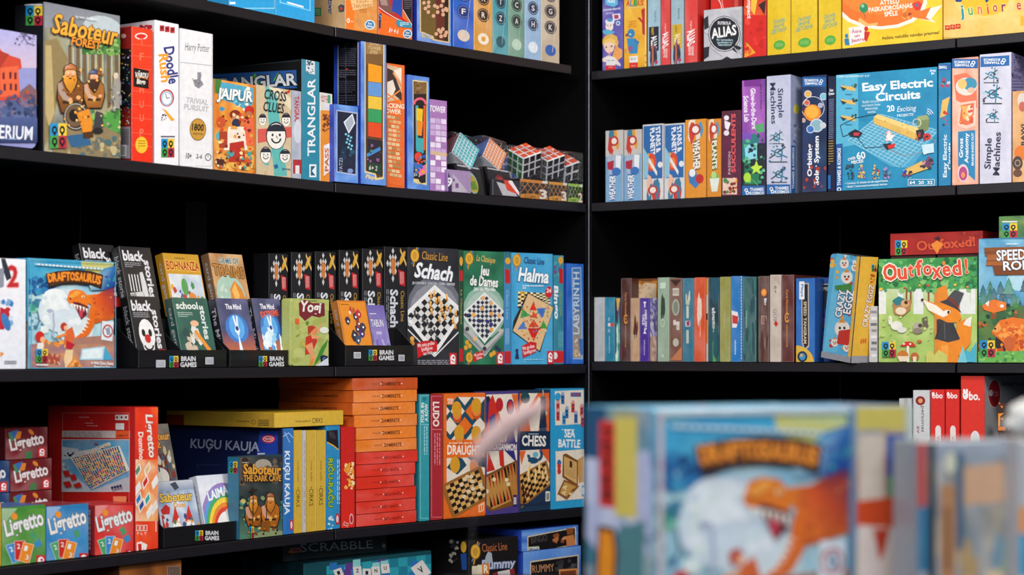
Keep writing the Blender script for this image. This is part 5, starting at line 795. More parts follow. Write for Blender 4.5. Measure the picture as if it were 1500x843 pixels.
f.rect(462, 236, 590, 314, '#152c48'); f.lines(500, 246, 560, 1, 4, 4, '#a8b8c8'); f.t('CHESS', 524, 277, 102, 46, '#f0ece4', -2, .03); f.P('462 318 588 312 588 400 462 430', '#e8dccc'); f.P('462 320 490 318 470 380', '#e06428'); f.P('545 314 588 312 588 370', '#d85a28'); f.ring(528, 335, 22, 34, 180, 400, '#1c4a6c', 12); f.ell(520, 360, 22, 14, '#1c4a6c'); f.ell(530, 335, 12, 12, '#6ab0c8')
f.chk('464 430 570 370 592 455 478 545', 8, '#d8a458', '#1c120c', '#9a6428', bw=.08)
for x, y in ((500, 400), (505, 380), (545, 398), (545, 375), (528, 440), (560, 420), (578, 430), (500, 430), (572, 400), (530, 410)): f.P('%d %d %d %d %d %d %d %d' % (x - 5, y + 16, x - 2, y - 14, x + 3, y - 14, x + 6, y + 16), '#f0cc90')
for x, y in ((478, 485), (488, 490), (475, 465), (500, 500), (512, 470), (482, 515)): f.P('%d %d %d %d %d %d' % (x - 6, y + 12, x, y - 14, x + 7, y + 12), '#4c1c10')
f.rect(572, 490, 590, 535, '#e8e0d0'); f.t('II', 581, 512, 10, 28, '#1c2c48', 0, .03); f.P('462 545 592 530 592 545 462 552', '#1c2c48'); b.done()
b = Box('board_game_box', 'light blue sea battle game with folding wooden boards, next to the corner', 'L4', 807, 856, 570, .05, '#1c7eae', sb=.004)
f = b.face('front', '#2a9cd0').crop(*C4); f.P('612 68 733 62 735 205 614 212', '#e8dccc')
for x, y, a, c in ((625, 135, 90, '#c83428'), (625, 170, 90, '#c83428'), (645, 100, 90, '#2a68a8'), (662, 160, 90, '#2a68a8'), (688, 135, 90, '#c83428'), (700, 82, 0, '#2a68a8'), (650, 185, 90, '#2a8ac0'), (725, 150, 90, '#c83428'), (700, 180, 90, '#2a68a8'), (728, 195, 90, '#c83428')):
    if a: f.rect(x - 7, y - 22, x + 7, y + 22, c); f.ell(x, y - 22, 7, 8, mixc(c, '#fff', .3)); f.ell(x, y - 8, 4, 4, '#1c3c6c'); f.ell(x, y + 8, 4, 4, '#1c3c6c')
    else: f.rect(x - 22, y - 9, x + 22, y + 9, c); [f.ell(x + k * 12, y, 4, 5, '#c83428') for k in (-1, 0, 1)]
f.lines(640, 228, 715, 1, 4, 4, '#d0ecf8'); f.t('SEA\nBATTLE', 673, 267, 92, 78, '#f4f8f8', -2, .04); f.P('614 322 735 312 738 520 616 532', '#e8dccc')
f.ell(629, 370, 9, 14, '#2a68a8'); f.ell(629, 385, 8, 12, '#c83428'); f.ell(629, 405, 8, 14, '#c83428'); f.P('702 360 733 340 736 450 712 455', '#c89850'); f.P('645 335 658 330 708 360 708 470 692 465 642 430', '#7a4c20'); f.P('650 342 703 368 703 458 650 425', '#dcb070')
r = random.Random(6)
for j in range(8):
    for i in range(8): f.ell(657 + i * 5.5, 352 + j * 9 + i * 3, 1.6, 2, '#6a4420', 0, 5)
f.P('672 360 682 365 682 390 672 386', '#4c2c10'); f.P('620 500 648 440 712 468 660 525', '#8a5828'); f.P('630 497 650 450 700 470 658 512', '#c89850'); f.sc(640, 460, 690, 505, 16, 6, ['#e8cc90', '#7a4c20', '#f0dca8'], 3); f.rect(723, 465, 736, 510, '#2a9cd0'); f.t('II', 729, 488, 9, 28, '#f4f8f8', 0, .03); f.P('612 512 738 505 740 520 612 530', '#2a9cd0') if 0 else None; f.ell(622, 90, 12, 16, '#2a9cd0'); b.done()
# ================================================================ LEFT, BOTTOM SHELF
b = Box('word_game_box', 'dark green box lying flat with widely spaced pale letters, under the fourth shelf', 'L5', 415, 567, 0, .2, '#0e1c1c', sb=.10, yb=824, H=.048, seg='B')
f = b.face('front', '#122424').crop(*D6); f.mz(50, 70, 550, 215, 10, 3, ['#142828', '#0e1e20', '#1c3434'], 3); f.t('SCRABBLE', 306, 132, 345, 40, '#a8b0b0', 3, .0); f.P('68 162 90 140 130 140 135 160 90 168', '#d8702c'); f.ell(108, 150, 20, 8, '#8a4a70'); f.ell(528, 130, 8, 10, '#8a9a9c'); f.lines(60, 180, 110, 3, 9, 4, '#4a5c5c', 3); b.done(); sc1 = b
z2 = sc1.z - SZ[5]
b = Box('word_game_box', 'teal box with a grid of tiles and square letter tiles, under the dark green box', 'L5', 445, 632, 0, .2, '#0f4a54', sb=.05, yb=None, z0=0, H=z2 - .0015, seg='B')
f = b.face('front').crop(*D6); f.chk('255 228 770 170 775 430 255 470', 12, '#2a9cac', '#1c7c94', m=6); rr = random.Random(4)
for i in range(18): x, y = 265 + rr.random() * 490, 190 + rr.random() * 80; f.P('%g %g %g %g %g %g %g %g' % (x, y, x + 36, y - 4, x + 36, y + 30, x, y + 34), rr.choice(['#5a3c88', '#3ab0b8', '#2a70b8', '#8ad0d0']))
for ch, x, y, a in (('Z', 402, 252, 6), ('I', 447, 262, 0), ('N', 490, 252, 4), ('U', 535, 240, 6), ('I', 312, 262, 20), ('V', 705, 248, 35)):
    s = 20 if ch != 'V' else 34; ca, sa = cos(R(a)), sin(R(a)); f.poly([(x + u * ca * s + v * sa * s, y - u * sa * s + v * ca * s) for u, v in ((-1, -1.1), (1, -1.1), (1, 1.1), (-1, 1.1))], '#dcd8d4'); f.t(ch, x, y - 2, s * .7, s * .9, '#24202c', a, .03)
g = b.face('left', '#10343c'); g.n(); g.chk('0 0 1 0 1 1 0 1', 8, '#143c44', '#10303a', m=4); b.done()
b = Box('tile_game_box', 'black rummy box with gold medal and silver title, bottom shelf near the corner', 'L5', 687, 759, 793, .2, '#120e10', sb=.012, seg='B')
f = b.face('front', '#161214').crop(*C4); medal(f, 277, 745, .85); f.t('Classic Line', 358, 725, 105, 34, '#b86a40', 5, 0); f.t('Rummy', 375, 802, 145, 52, '#b8c0d8', 4, .03, '#3a4468', i=.15); f.rect(262, 805, 288, 843, '#d8ccb0'); f.rect(285, 800, 310, 843, '#e0d4bc'); f.rect(305, 795, 335, 843, '#d88030'); f.t('R', 322, 818, 20, 36, '#f4e8d0', 0, .04); f.P('330 745 345 750 350 790 315 795 320 765', '#a8b0b8'); f.P('350 835 440 815 445 850 350 860', '#8a2430'); f.P('370 830 420 820 425 850 375 855', '#d8d0d0')
g = b.face('left', '#0e0c10'); g.crop(*C4); g.ell(228, 725, 12, 24, GOLD); g.sc(170, 700, 205, 790, 20, 9, ['#b8b0a0', '#3a3438'], 3); g.P('215 755 240 750 242 820 222 822', '#1c4c98'); b.done()
b = Box('tile_game_box', 'blue framed rummy box standing on the bottom shelf beside the corner', 'L5', 766, 851, 809, .2, '#1c3c98', sb=.012, seg='B')
f = blue_frame(b).crop(*C4); f.P('508 785 712 757 712 920 508 920', '#d8c8a8'); f.P('512 790 708 762 708 920 512 920', '#141014'); f.t('RUMMY', 563, 815, 92, 32, '#c89068', 5, .0); f.sc(615, 775, 700, 830, 22, 12, ['#3a3a3c', '#4a4a4c', '#2c2c2e'], 3); f.P('628 820 705 815 708 860 630 860', '#d88c4c'); f.P('634 828 700 822 702 860 636 860', '#7a3c1c'); b.done(); rb = b
b = Box('dice_game_box', 'small blue framed box lying on top of the blue rummy box', 'L5', 764, 847, 0, .17, '#1c3c98', sb=.012, z0=rb.top - SZ[5], H=.049, seg='B')
f = blue_frame(b).crop(*C4); f.P('496 680 700 640 702 715 550 745 496 750', '#d8c8a8'); f.P('500 684 696 645 698 712 545 742 500 740', '#141014'); f.t('BINGO', 545, 690, 70, 30, '#4a4644', 10); f.sc(605, 665, 660, 705, 14, 10, ['#b8703c', '#d89058', '#8a4c24'], 3); f.P('658 680 690 672 700 715 662 722', '#c87c44'); f.P('660 648 690 644 690 668 664 674', '#8a4c24'); f.P('500 725 545 722 548 750 502 756', '#c8ccb8'); f.t('Plays', 524, 738, 38, 18, '#3a68b0', 5, .03); b.done()
b = Box('puzzle_box', 'brown box with a barcode, top edge showing at the bottom left', 'L5', 175, 266, 823, .2, '#5c3018', sb=.012, seg='A')
f = b.face('front').crop(*D7); f.mz(620, 230, 1000, 420, 8, 4, ['#8a4c20', '#6a3818', '#a86428'], 3); f.rect(918, 262, 990, 320, '#8a7468'); [f.rect(924 + i * 8, 266, 928 + i * 8, 320, '#1c1210') for i in range(8)]; b.done()
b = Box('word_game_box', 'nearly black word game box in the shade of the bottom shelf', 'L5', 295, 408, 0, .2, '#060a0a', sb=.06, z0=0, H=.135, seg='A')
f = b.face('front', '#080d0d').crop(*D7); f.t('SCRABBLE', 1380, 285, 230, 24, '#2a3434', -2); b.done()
# ================================================================ RIGHT, TOP SHELF
RA = 'word guessing games on the top right shelf'
def rb_(nm, label, sh, x0, x1, yt, d, body, **k): return Box(nm, label, sh, x0, x1, yt, d, body, seg='R', **k)
b = rb_('word_game_box', 'violet word game box with a blond cartoon girl and a white face', 'R1', 882.5, 913, 0, .12, '#4a3c90', H=.24)
f = b.face('front').crop(*D3); f.mz(80, -100, 330, 800, 4, 10, ['#3a3c98', '#4a4aa8', '#6a5ab0', '#2c3490', '#8a7ac0'], 4); f.P('120 -40 265 -40 270 50 220 80 130 50', '#58b4dc'); f.t('ALIAS', 195, 10, 90, 40, '#e8f4fa', -5, .05); f.t('СКАЖИ ИНАЧЕ', 200, 105, 195, 24, '#e8e8f4', 6, .03); f.t('для всех', 180, 150, 90, 20, '#d8d8ec', 5)
f.P('205 160 295 150 300 210 220 235', '#e0dce8'); f.P('225 170 275 165 280 205 235 215', '#b02850'); f.ell(180, 245, 52, 40, '#dce4f0'); f.ell(180, 225, 34, 20, '#4a90c8'); f.ell(175, 300, 44, 48, '#f0ddd8'); f.ell(155, 285, 6, 6, '#222'); f.ell(190, 285, 6, 6, '#222'); f.P('95 345 160 330 240 360 180 400 110 380', '#58b0d0'); f.ell(272, 262, 24, 26, '#e8e8f0'); f.ell(272, 262, 15, 17, '#3a80b8')
f.P('100 440 130 400 200 380 260 410 278 480 260 560 230 500 150 480 110 520 92 480', '#e0b050'); f.P('115 480 160 460 235 490 225 560 180 615 130 570 112 530', '#f0ccb8'); f.P('110 460 170 430 240 450 250 500 190 470 120 490', '#ecc468'); f.ell(200, 520, 9, 11, '#3a2c28'); f.ell(140, 530, 9, 11, '#3a2c28'); f.P('165 590 195 585 185 605', '#c84a4a'); f.P('245 510 320 560 320 640 240 700 200 660 215 610', '#e8a050'); f.P('90 660 170 620 240 650 300 720 300 745 240 720 90 690', '#e8d4d0')
f.P('145 645 240 645 240 735 138 735', '#e4e4e4'); f.t('12+ 4+', 192, 680, 80, 18, '#333'); f.P('138 735 240 735 238 800 132 800', '#d02018'); f.t('TACTIC', 188, 755, 50, 14, '#f0d0c8'); b.done()
b = rb_('word_game_box', 'orange yellow word game box with a small blue bear', 'R1', 914, 947, 0, .12, '#c88c14', H=.24)
f = b.face('front').crop(*D3); f.mz(325, -100, 605, 800, 4, 10, ['#e8a818', '#ecb430', '#e09c10', '#f0bc40'], 5)
for ch, x, c in (('A', 385, '#b82828'), ('L', 425, '#3a7ab8'), ('I', 465, '#3f9a40'), ('A', 500, '#b85020'), ('S', 540, '#d02828')): f.t(ch, x, 35, 38, 72, c, -4, .03)
f.P('345 85 560 60 560 80 350 105', '#d8b860'); f.P('530 110 578 85 575 400 545 380 540 260 490 200 520 195 545 230', '#b82418'); f.t('скажи\nиначе\nдетская', 430, 272, 100, 80, '#c8641c', 4); f.ell(420, 375, 42, 52, '#2a80b0'); f.ell(372, 395, 18, 18, '#8a3c50'); f.P('370 430 470 430 500 480 490 600 400 605 380 520', '#2f88bc'); f.P('460 440 512 470 500 495 455 470', '#2a78a8'); f.ell(410, 545, 28, 35, '#8a5a90'); f.ell(410, 385, 9, 9, '#dff'); f.P('345 560 365 540 372 590 350 600', '#d8903c')
f.P('400 635 495 625 495 700 400 705', '#e8e4e0'); f.t('5+', 445, 662, 60, 22, '#333'); f.P('398 705 495 700 492 775 398 782', '#d82418'); f.t('TACTIC', 445, 740, 55, 14, '#f0d0c8'); f.P('575 -50 605 -50 605 790 575 790', '#f0d8a0'); f.sc(578, 600, 603, 780, 8, 12, ['#c83020', '#3a2c20'], 3); b.done()
def alsp(label, x0, x1, bg, plate, ptxt, yt=0, sub=None, top=None):
    b = rb_('word_game_box', label, 'R1', x0, x1, yt, .2, mixc(bg, '#000', .3), H=.24, grp=RA); f = b.face('front', bg); f.mz(0, 0, 1, 1, 2, 6, [bg, mixc(bg, '#fff', .1), mixc(bg, '#000', .08)], int(x0))
    if plate: f.rect(.1, .62, .88, .86 if 0 else .855, plate); f.t('ALIAS', .5, .775, .14, .48, ptxt, -86, .03, i=.1); f.t('PARTY' if plate == '#14141c' else 'JUNIOR', .38, .665, .07, .2, '#e0b040' if plate == '#14141c' else '#7a6010', -90, .03); f.sc(.25, .885, .8, .92, 12, .12, ['#3a2c50', '#c87030', '#6a4a70', '#2c2434'], 3); f.ell(.7, .965, .12, .018, '#b83060'); f.t('Party & Co', .6, .52, .1, .2, '#3a6a88', -90)
    else: f.t('ALIAS', .5, .755, .15, .62, '#f4f0f0', -86, .034, i=.1); f.t('СКАЖИ\nИНАЧЕ', .5, .885, .09, .45, '#f0dcd8', -90, .03); f.t('original', .5, .64, .08, .2, '#f0c8c0', -90)
    b.done()
alsp('pale blue spine with a black lettered plate', 949, 967.5, '#98bccc', '#14141c', '#f0f0f4')
alsp('first red spine, between the two pale blue spines', 968, 982, '#d8201c', None, None)
alsp('pale blue spine with a yellow lettered plate', 983, 1002, '#98b8c4', '#d0a828', '#e8dcb0')
alsp('second red spine, right of the yellow lettered plate', 1003, 1022, '#dc2820', None, None)
b = rb_('word_game_box', 'large red game box with thin white outlines standing behind the football box', 'R1', 1041, 1088, 0, .05, '#9a1814', H=.24, sb=.064)
f = b.face('front', '#c8201a').crop(*A4); f.ring(470, 40, 38, 41, -60, 240, '#e8e0dc', 24, 1.4); f.P('560 -60 575 -60 575 60 560 60', '#e86050'); f.line('510 0 520 60', 3, '#f0a090'); f.rect(420, -50, 426, 250, '#e8c0b8'); b.done()
b = rb_('football_game_box', 'white football themed game box with a black speech bubble', 'R1', 1031, 1087, 15, .05, '#9a9aa0')
f = b.face('front', '#c4c4ca').crop(*A4); f.mz(435, 40, 595, 255, 6, 6, ['#c4c4ca', '#b4b4bc', '#d0d0d4'], 4)
for q in ('438 75 455 62 458 110 440 120', '437 190 460 185 458 225 437 240', '505 240 530 225 555 238 550 250 505 252'): f.P(q, '#1c1c22')
f.line('440 130 470 150 462 190', 2.5, '#8a8a92'); f.line('545 60 590 100', 2.5, '#8a8a92'); f.line('590 140 575 200 595 230', 2.5, '#8a8a92'); f.line('462 190 510 225', 2.5, '#8a8a92')
f.P('545 170 590 190 580 200 555 185 575 215 540 190', '#101014'); f.ell(520, 135, 65, 72, '#101014'); f.ell(520, 135, 62, 69, '#e0e0e4'); f.ell(520, 135, 59, 66, '#101014'); f.P('548 175 575 205 555 160', '#101014'); f.t('FUTBOLA', 520, 92, 52, 13, '#e8e8ea', 0, .03); f.t('ALIAS', 517, 127, 104, 42, '#f0f0f0', 10, .034, i=.15); f.t('Par komandam,\nsportistiem un\nlīdzjutējiem!', 522, 170, 66, 30, '#b8d8e0', 0, .02); b.done()
b = rb_('word_game_box', 'red compact game box with an orange triangle at its foot', 'R1', 1089.5, 1123, 0, .2, '#a81c14', H=.24)
f = b.face('front', '#d8241a').crop(*A4); f.grad(595, -40, 690, 60, '#c82018', '#e85a28'); f.t('Compact', 617, 20, 110, 22, '#f4e8e0', -90, .03); f.P('630 -50 660 -50 640 60 625 40', '#f0c040'); f.P('655 20 685 0 680 60', '#3a1c18'); f.P('600 230 605 165 645 210', '#f0a028'); f.t('Family', 606, 190, 50, 9, '#5c1408', -90); f.ell(620, 205, 8, 12, '#e86420'); f.sc(600, 80, 680, 200, 14, 12, ['#e0342a', '#c81c14', '#ec4830'], 4); b.done()
for i, (x0, x1) in enumerate(((1124, 1158.5), (1159, 1197.5), (1199, 1232.5))):
    b = rb_('word_game_box', ('left', 'middle', 'right')[i] + ' one of three identical yellow spines with blue green small lettering', 'R1', x0, x1, 0, .2, '#b8941c', H=.24, grp='yellow word game spines')
    f = b.face('front', '#e4c020'); f.mz(0, 0, 1, 1, 3, 6, ['#e4c020', '#e8c830', '#dcb818'], i); f.t('СКАЖИ\nИНАЧЕ\nДЕТСКАЯ', .5, .735, .62, .13, '#2a9c98', 2, .02); f.ell(.52, .91, .25, .045, '#58a838'); f.lines(.36, .895, .68, 3, .012, .004, '#a8d890', 3); b.done()
b = rb_('word_game_box', 'wide yellow explaining game box with an orange speech bubble', 'R1', 1233.5, 1381, 0, .06, '#c89c18', H=.24)
f = b.face('front').crop(*A5); f.mz(145, -80, 550, 200, 10, 6, ['#f0c41c', '#f4cc2c', '#ecbc14', '#f8d440'], 4); f.P('150 30 240 -60 245 100 150 140', '#f4d040')
f.P('470 40 545 20 500 75 520 90 455 75', '#f4ecdc'); f.ell(300, 10, 185, 108, '#f4ecdc'); f.P('440 50 500 28 480 70 500 82 430 70', '#e87424'); f.ell(300, 5, 170, 100, '#e87424'); f.ell(290, -20, 150, 80, '#ec8430'); f.t('ATTĒLU\nPASKAIDROŠANAS\nSPĒLE', 338, 28, 175, 72, '#f8ecdc', 6, .03, ls=.95)
f.ell(232, 32, 17, 20, '#2a8a5c'); f.ell(228, 24, 6, 7, '#8ad0a8'); f.line('232 52 240 75', 2, '#555'); f.P('425 15 450 5 465 15 455 40 438 42', '#d83028'); f.P('435 20 447 12 450 30', '#2a7a9c'); f.P('215 70 250 95 290 90 285 100 240 105 210 85', '#f0b868'); f.sc(388, 30, 420, 75, 12, 8, ['#c86a28', '#a83c18', '#e8a050'], 3)
f.P('172 110 235 103 240 165 178 182', '#f0e8e4'); f.t('Ātra\nun\nJautra', 205, 142, 52, 56, '#b83a68', 8, .02); f.ell(164, 143, 7, 9, '#2a80b0'); f.P('155 155 172 152 176 180 158 180', '#2a80b0'); f.ell(242, 115, 8, 10, '#d02820'); f.P('235 125 258 128 245 165 234 160', '#d02820'); f.t('Attīsta radošās valodas prasmes!', 418, 142, 232, 17, '#6a5a18', 6, .02); b.done()
b = rb_('word_game_box', 'pale yellow junior word game with rainbow coloured letters, cut by the right edge', 'R1', 1381.7, 1560, 0, .06, '#c8a040', H=.24)
f = b.face('front').crop(*D4); f.mz(0, -100, 1300, 420, 12, 6, ['#e8c070', '#ecc468', '#e8b850', '#f0cc80'], 4); f.ell(480, 20, 340, 190, '#f0cc70'); f.ell(480, 0, 270, 180, '#f0b820'); f.P('880 180 1300 150 1300 280 880 290', '#ecac1c')
for ch, x, y, c, h in (('j', 225, 145, '#2a90a0', 170), ('u', 320, 130, '#3fa860', 85), ('n', 425, 118, '#e87030', 90), ('i', 515, 100, '#d0402c', 110), ('o', 598, 95, '#b82828', 80), ('r', 695, 88, '#8a2848', 85), ('i', 778, 65, '#e8c888', 100), ('e', 865, 70, '#c82828', 85), ('m', 975, 60, '#2a7ab8', 90)): f.t(ch, x, y, 52 if ch not in 'ij' else 22 if ch == 'i' else 45, h, c, 6, .02, '#f4e0b0')
f.P('130 -40 240 -40 220 20 160 20', '#1c3c88'); f.P('470 -30 560 -30 500 30', '#1c3c88')
for i in range(3): f.rect(36 + i * 60, 285 - i * 8, 90 + i * 60, 335 - i * 7, '#c82c1c'); f.line([42 + i * 60, 312 - i * 8, 84 + i * 60, 308 - i * 8], 5, '#ecc060'); f.line([60 + i * 60, 292 - i * 8, 62 + i * 60, 330 - i * 8], 4, '#ecc060')
b.done()
# ================================================================ RIGHT, SECOND SHELF
SK = 'small experiment kits on the second right shelf'
def kit(label, x0, x1, yt, bg, title, tc, kind):
    b = rb_('science_kit_box', label, 'R2', x0, x1, yt, .16, mixc(bg, '#000', .2), grp=SK); f = b.face('front', bg)
    if kind == 'w':
        f.sc(.25, .06, .8, .24, 12, .16, ['#c83c30', '#3a7a9c', '#e8b8a0', '#d8a030'], 3); f.ell(.5, .15, .25, .07, '#b83830'); f.ell(.5, .15, .15, .045, '#f0e0d8'); f.P('.02 .36 .98 .34 .98 1 .02 1', '#7aa8d0'); f.P('.1 .35 .9 .34 .8 .6 .2 .62', '#a8b8cc' if bg != '#e0922c' else bg); f.P('.6 .35 .9 .36 .85 .56 .6 .52', '#e8ecf0'); f.P('.1 .44 .5 .42 .45 .56 .12 .54', '#b02840'); f.ell(.62, .58, .25, .06, '#3a70b8'); f.t(title, .4, .8, .34, .34, tc, 88, .034, '#2a5a98')
    elif kind == 's':
        f.rect(.04, .02, .96, .72, '#2a68a8'); f.t('STARS &\nPLANETS', .62, .22, .36, .5, '#f0f4f8', -85, .034); f.ell(.4, .5, .26, .12, '#d84a28'); f.ell(.42, .52, .14, .07, '#f08040'); f.line('.2 .42 .7 .66', .06, '#e8e4e0'); f.ell(.85, .54, .12, .04, '#dfe4ea'); f.ell(.3, .4, .06, .02, '#e8a030'); f.P('.04 .3 .3 .42 .25 .7 .04 .72', '#8ac0d8'); f.sc(.25, .78, .8, .96, 12, .14, ['#c83c30', '#3a7a9c', '#e8b8a0'], 4); f.ell(.5, .87, .25, .06, '#b83830'); f.ell(.5, .87, .15, .04, '#f0e0d8')
    else:
        f.sc(.2, .04, .8, .22, 12, .15, ['#c83c30', '#3a9ac0', '#e8d8c0'], 3); f.ell(.5, .13, .26, .07, '#b83830'); f.ell(.5, .13, .16, .045, '#f0e8e0'); f.t(title, .55, .46, .36, .34, tc, -88, .034, '#7a5a30' if kind == 'o' else '#3a6a28')
        if kind == 'o': f.P('.15 .66 .5 .64 .7 .82 .5 .88 .2 .8', '#3a7ab8'); f.ell(.7, .76, .2, .06, '#c02c28'); f.ell(.35, .68, .15, .05, '#e8ecf0')
        else: f.ell(.55, .75, .3, .06, '#7ab050'); f.P('.2 .76 .9 .76 .75 .93 .35 .93', '#dfe8dc'); f.ell(.5, .72, .18, .05, '#b0d880')
    b.done()
kit('leftmost small white weather kit of the pair, next to the corner post', 887, 913, 192, '#c8c4c0', 'WEATHER', '#f0f4f8', 'w')
kit('second small white weather kit, right next to the leftmost one', 914, 940, 191, '#c4c0bc', 'WEATHER', '#f0f4f8', 'w')
kit('left one of the two blue and white stars and planets kits', 941.5, 972, 183, '#d8d8d8', '', '#fff', 's')
kit('right one of the two blue and white stars and planets kits', 973, 1003, 182, '#d4d4d4', '', '#fff', 's')
kit('orange small kit with white weather title', 1003.7, 1034.5, 176, '#e0922c', 'WEATHER', '#f4f4f0', 'o')
kit('orange small kit with the plants title', 1035.5, 1056.5, 175, '#d88a28', 'PLANTS', '#f0f4e8', 'p')
b = rb_('science_kit_box', 'dark maroon plant growing kit with vertical pale letters', 'R2', 1057.2, 1086, 163, .2, '#3a1428')
f = b.face('front', '#5c1f3c').crop(*A4); f.mz(510, 445, 590, 785, 3, 8, ['#5c1f3c', '#6a2848', '#4c1830'], 3); f.ell(528, 470, 10, 10, '#f0e8ec'); f.P('520 480 545 490 535 520 522 510', '#f0e8ec'); f.ell(528, 530, 11, 11, '#e8dce4'); f.t('SUCCULENTS', 556, 570, 235, 17, '#e85a5c', 90, .03); f.t('PASSION', 540, 650, 90, 10, '#d8b0b8', 90); f.rect(513, 710, 570, 775, '#e8c8b8'); f.sc(517, 716, 566, 770, 26, 9, ['#c83028', '#e89040', '#7a3028', '#f0c8a0', '#4a8a50'], 4); b.done()
def thames(f, x0, y0, x1, y1, up=True):
    f.P('%g %g %g %g %g %g %g %g' % (x0, y0, x1, y0, x1, y1, x0, y1), '#1f64a8'); W, H = x1 - x0, y1 - y0; a = 0 if up else 180; sx = .18 if up else .82
    f.ring(x0 + W * sx, y0 + H * .4, W * .04, W * .075, 0, 360, '#e8eef4', 10); f.ring(x0 + W * (sx + (.05 if up else -.05)), y0 + H * .65, W * .04, W * .075, 0, 360, '#e8eef4', 10); f.t('THAMES\nKOSMOS', x0 + W * (.62 if up else .38), y0 + H * .5, W * .6, H * .62, '#e8eef4', a, .034)
b = rb_('science_kit_box', 'purple and black glowing crystal kit with green star shapes', 'R2', 1087, 1121.5, 118, .22, '#2c1c4c')
f = b.face('front', '#16202c').crop(*A4); f.P('588 318 685 316 685 360 588 360', '#b05cc0'); f.mz(588, 318, 685, 570, 4, 6, ['#a858b8', '#b870c8', '#8a48a8', '#6a3c98'], 4); f.P('598 320 665 316 665 345 598 345', '#7a3090'); f.t('Glow-in-the-Dark\nScience Lab', 622, 435, 165, 50, '#f0e8f8', -88, .03, ls=1.05); f.t('Geek & Co Science', 667, 385, 100, 10, '#2a1c3c', -90)
f.P('588 560 640 530 660 560 620 640 588 640', '#2a7c80'); f.P('600 580 650 570 650 630 605 640', '#8ad8e8'); f.ell(610, 545, 20, 18, '#7a50b8'); f.P('640 500 675 490 680 525 650 530', '#5aa870'); f.P('625 665 640 660 648 640 655 660 672 662 658 675 664 692 648 682 632 692 638 675', '#b8e040'); f.ell(615, 710, 16, 22, '#a8d838'); f.P('600 640 660 690 655 735 600 735', '#1c7a50'); f.sc(590, 530, 683, 740, 30, 9, ['#1c5c5c', '#2c8a70', '#58b888', '#1c2c3c', '#7ad0a0'], 5); f.ring(600, 770, 60, 62, 30, 80, '#7ac060', 8); f.P('625 668 640 662 647 642 655 662 672 664 658 677 664 694 647 684 631 694 637 677', '#c0e848'); f.ell(612, 708, 15, 20, '#b0dc40')
thames(f, 590, 740, 686, 785); b.done()
def ladders(f, pts, c='#1c7490'):
    r = random.Random(4)
    for x, y, s in pts:
        f.ring(x, y, s * .35, s * .5, 0, 360, c, 10); f.line([x - s, y + s * .6, x + s * .8, y - s * .7], s * .16, '#3c4048'); f.line([x - s * .8, y - s * .3, x + s, y + s * .5], s * .14, c); f.line([x - s, y + s, x + s, y + s], s * .14, '#44484f'); f.line([x + s * .5, y - s, x + s * .3, y + s], s * .12, c)
        f.sc(x - s, y - s, x + s, y + s, 8, s * .2, [c, '#3c4048', '#a8c8d0'], int(x))
b = rb_('science_kit_box', 'tall white machines kit with upright dark title, left one of the pair', 'R2', 1123, 1158.5, 112, .06, '#aab4d0', H=None)
f = b.face('front', '#c0c4dc').crop(*A4); f.mz(688, 305, 785, 735, 3, 8, ['#c4c8e0', '#d0d4e4', '#b8bcd8'], 3); f.t('Simple\nMachines', 730, 412, 165, 52, '#2c3454', -88, .02, ls=1.0); ladders(f, ((728, 545, 28), (735, 610, 36), (738, 695, 32))); thames(f, 690, 735, 786, 780)
g = b.face('right', '#98a4cc').crop(*A4); g.mz(785, 305, 830, 780, 3, 8, ['#98a4cc', '#a8b0d4', '#8a98c8'], 4); g.ell(806, 435, 12, 20, '#e0d860'); g.sc(795, 500, 825, 570, 12, 7, ['#5a78a8', '#c8d0e0'], 3); g.P('785 580 802 580 802 780 785 780', '#1f64a8'); g.t('THAMES & KOSMOS', 793, 670, 165, 9, '#e0e8f4', 90, .03); b.done()
b = rb_('science_kit_box', 'deep blue solar system kit with orange sun and small planets', 'R2', 1175, 1211, 112, .06, '#0f1c40')
f = b.face('front', '#142c58').crop(*A5); f.mz(-15, 310, 86, 770, 4, 10, ['#142c58', '#1c3c70', '#102448', '#1f5078', '#3a2c50'], 4); thames(f, -12, 308, 80, 345, False); f.ell(28, 450, 34, 34, '#e88a28'); f.ell(26, 446, 26, 26, '#f4b040'); f.ring(30, 430, 44, 46, -60, 220, '#e8e8e8', 16)
for x, y, s, c in ((10, 375, 12, '#e8b050'), (72, 385, 12, '#7ac0d8'), (5, 410, 10, '#d86040'), (45, 500, 22, '#8ab4c0'), (60, 420, 8, '#a8a8c8'), (20, 515, 13, '#3a70b8'), (70, 500, 10, '#c8c8d0'), (-8, 480, 7, '#d0a090')): f.ell(x, y, s * 1.25, s * 1.25, '#c8d4e4'); f.ell(x, y, s, s, c)
f.t('Orbiting\nSolar System', 33, 640, 195, 52, '#f0f4f8', 90, .03, ls=1.1); f.sc(-12, 640, 85, 765, 14, 9, ['#b83820', '#2c3c70', '#7a4050'], 6)
g = b.face('right', '#0c1430'); g.n(); g.t('Solar\nSystem', .5, .15, .8, .06, '#e8ecf4', 0, .03); g.lines(.2, .22, .85, 20, .016, .007, '#8a98c0', 4); g.lines(.2, .56, .85, 10, .022, .008, '#c0a040', 5); g.rect(.1, .86, .4, .98, '#c8d4e8'); b.done()
b = rb_('science_kit_box', 'thin dark navy spine left of the big blue circuits kit', 'R2', 1213, 1223.5, 112, .2, '#0c1230'); f = b.face('front', '#101a3c'); f.t('Solar\nSystem', .5, .14, .8, .06, '#e8ecf4', 0, .03); f.lines(.15, .2, .85, 22, .016, .007, '#7a88b0', 4); f.lines(.15, .56, .85, 10, .022, .008, '#b89838', 5); f.rect(.1, .86, .5, .98, '#1f64a8'); b.done()
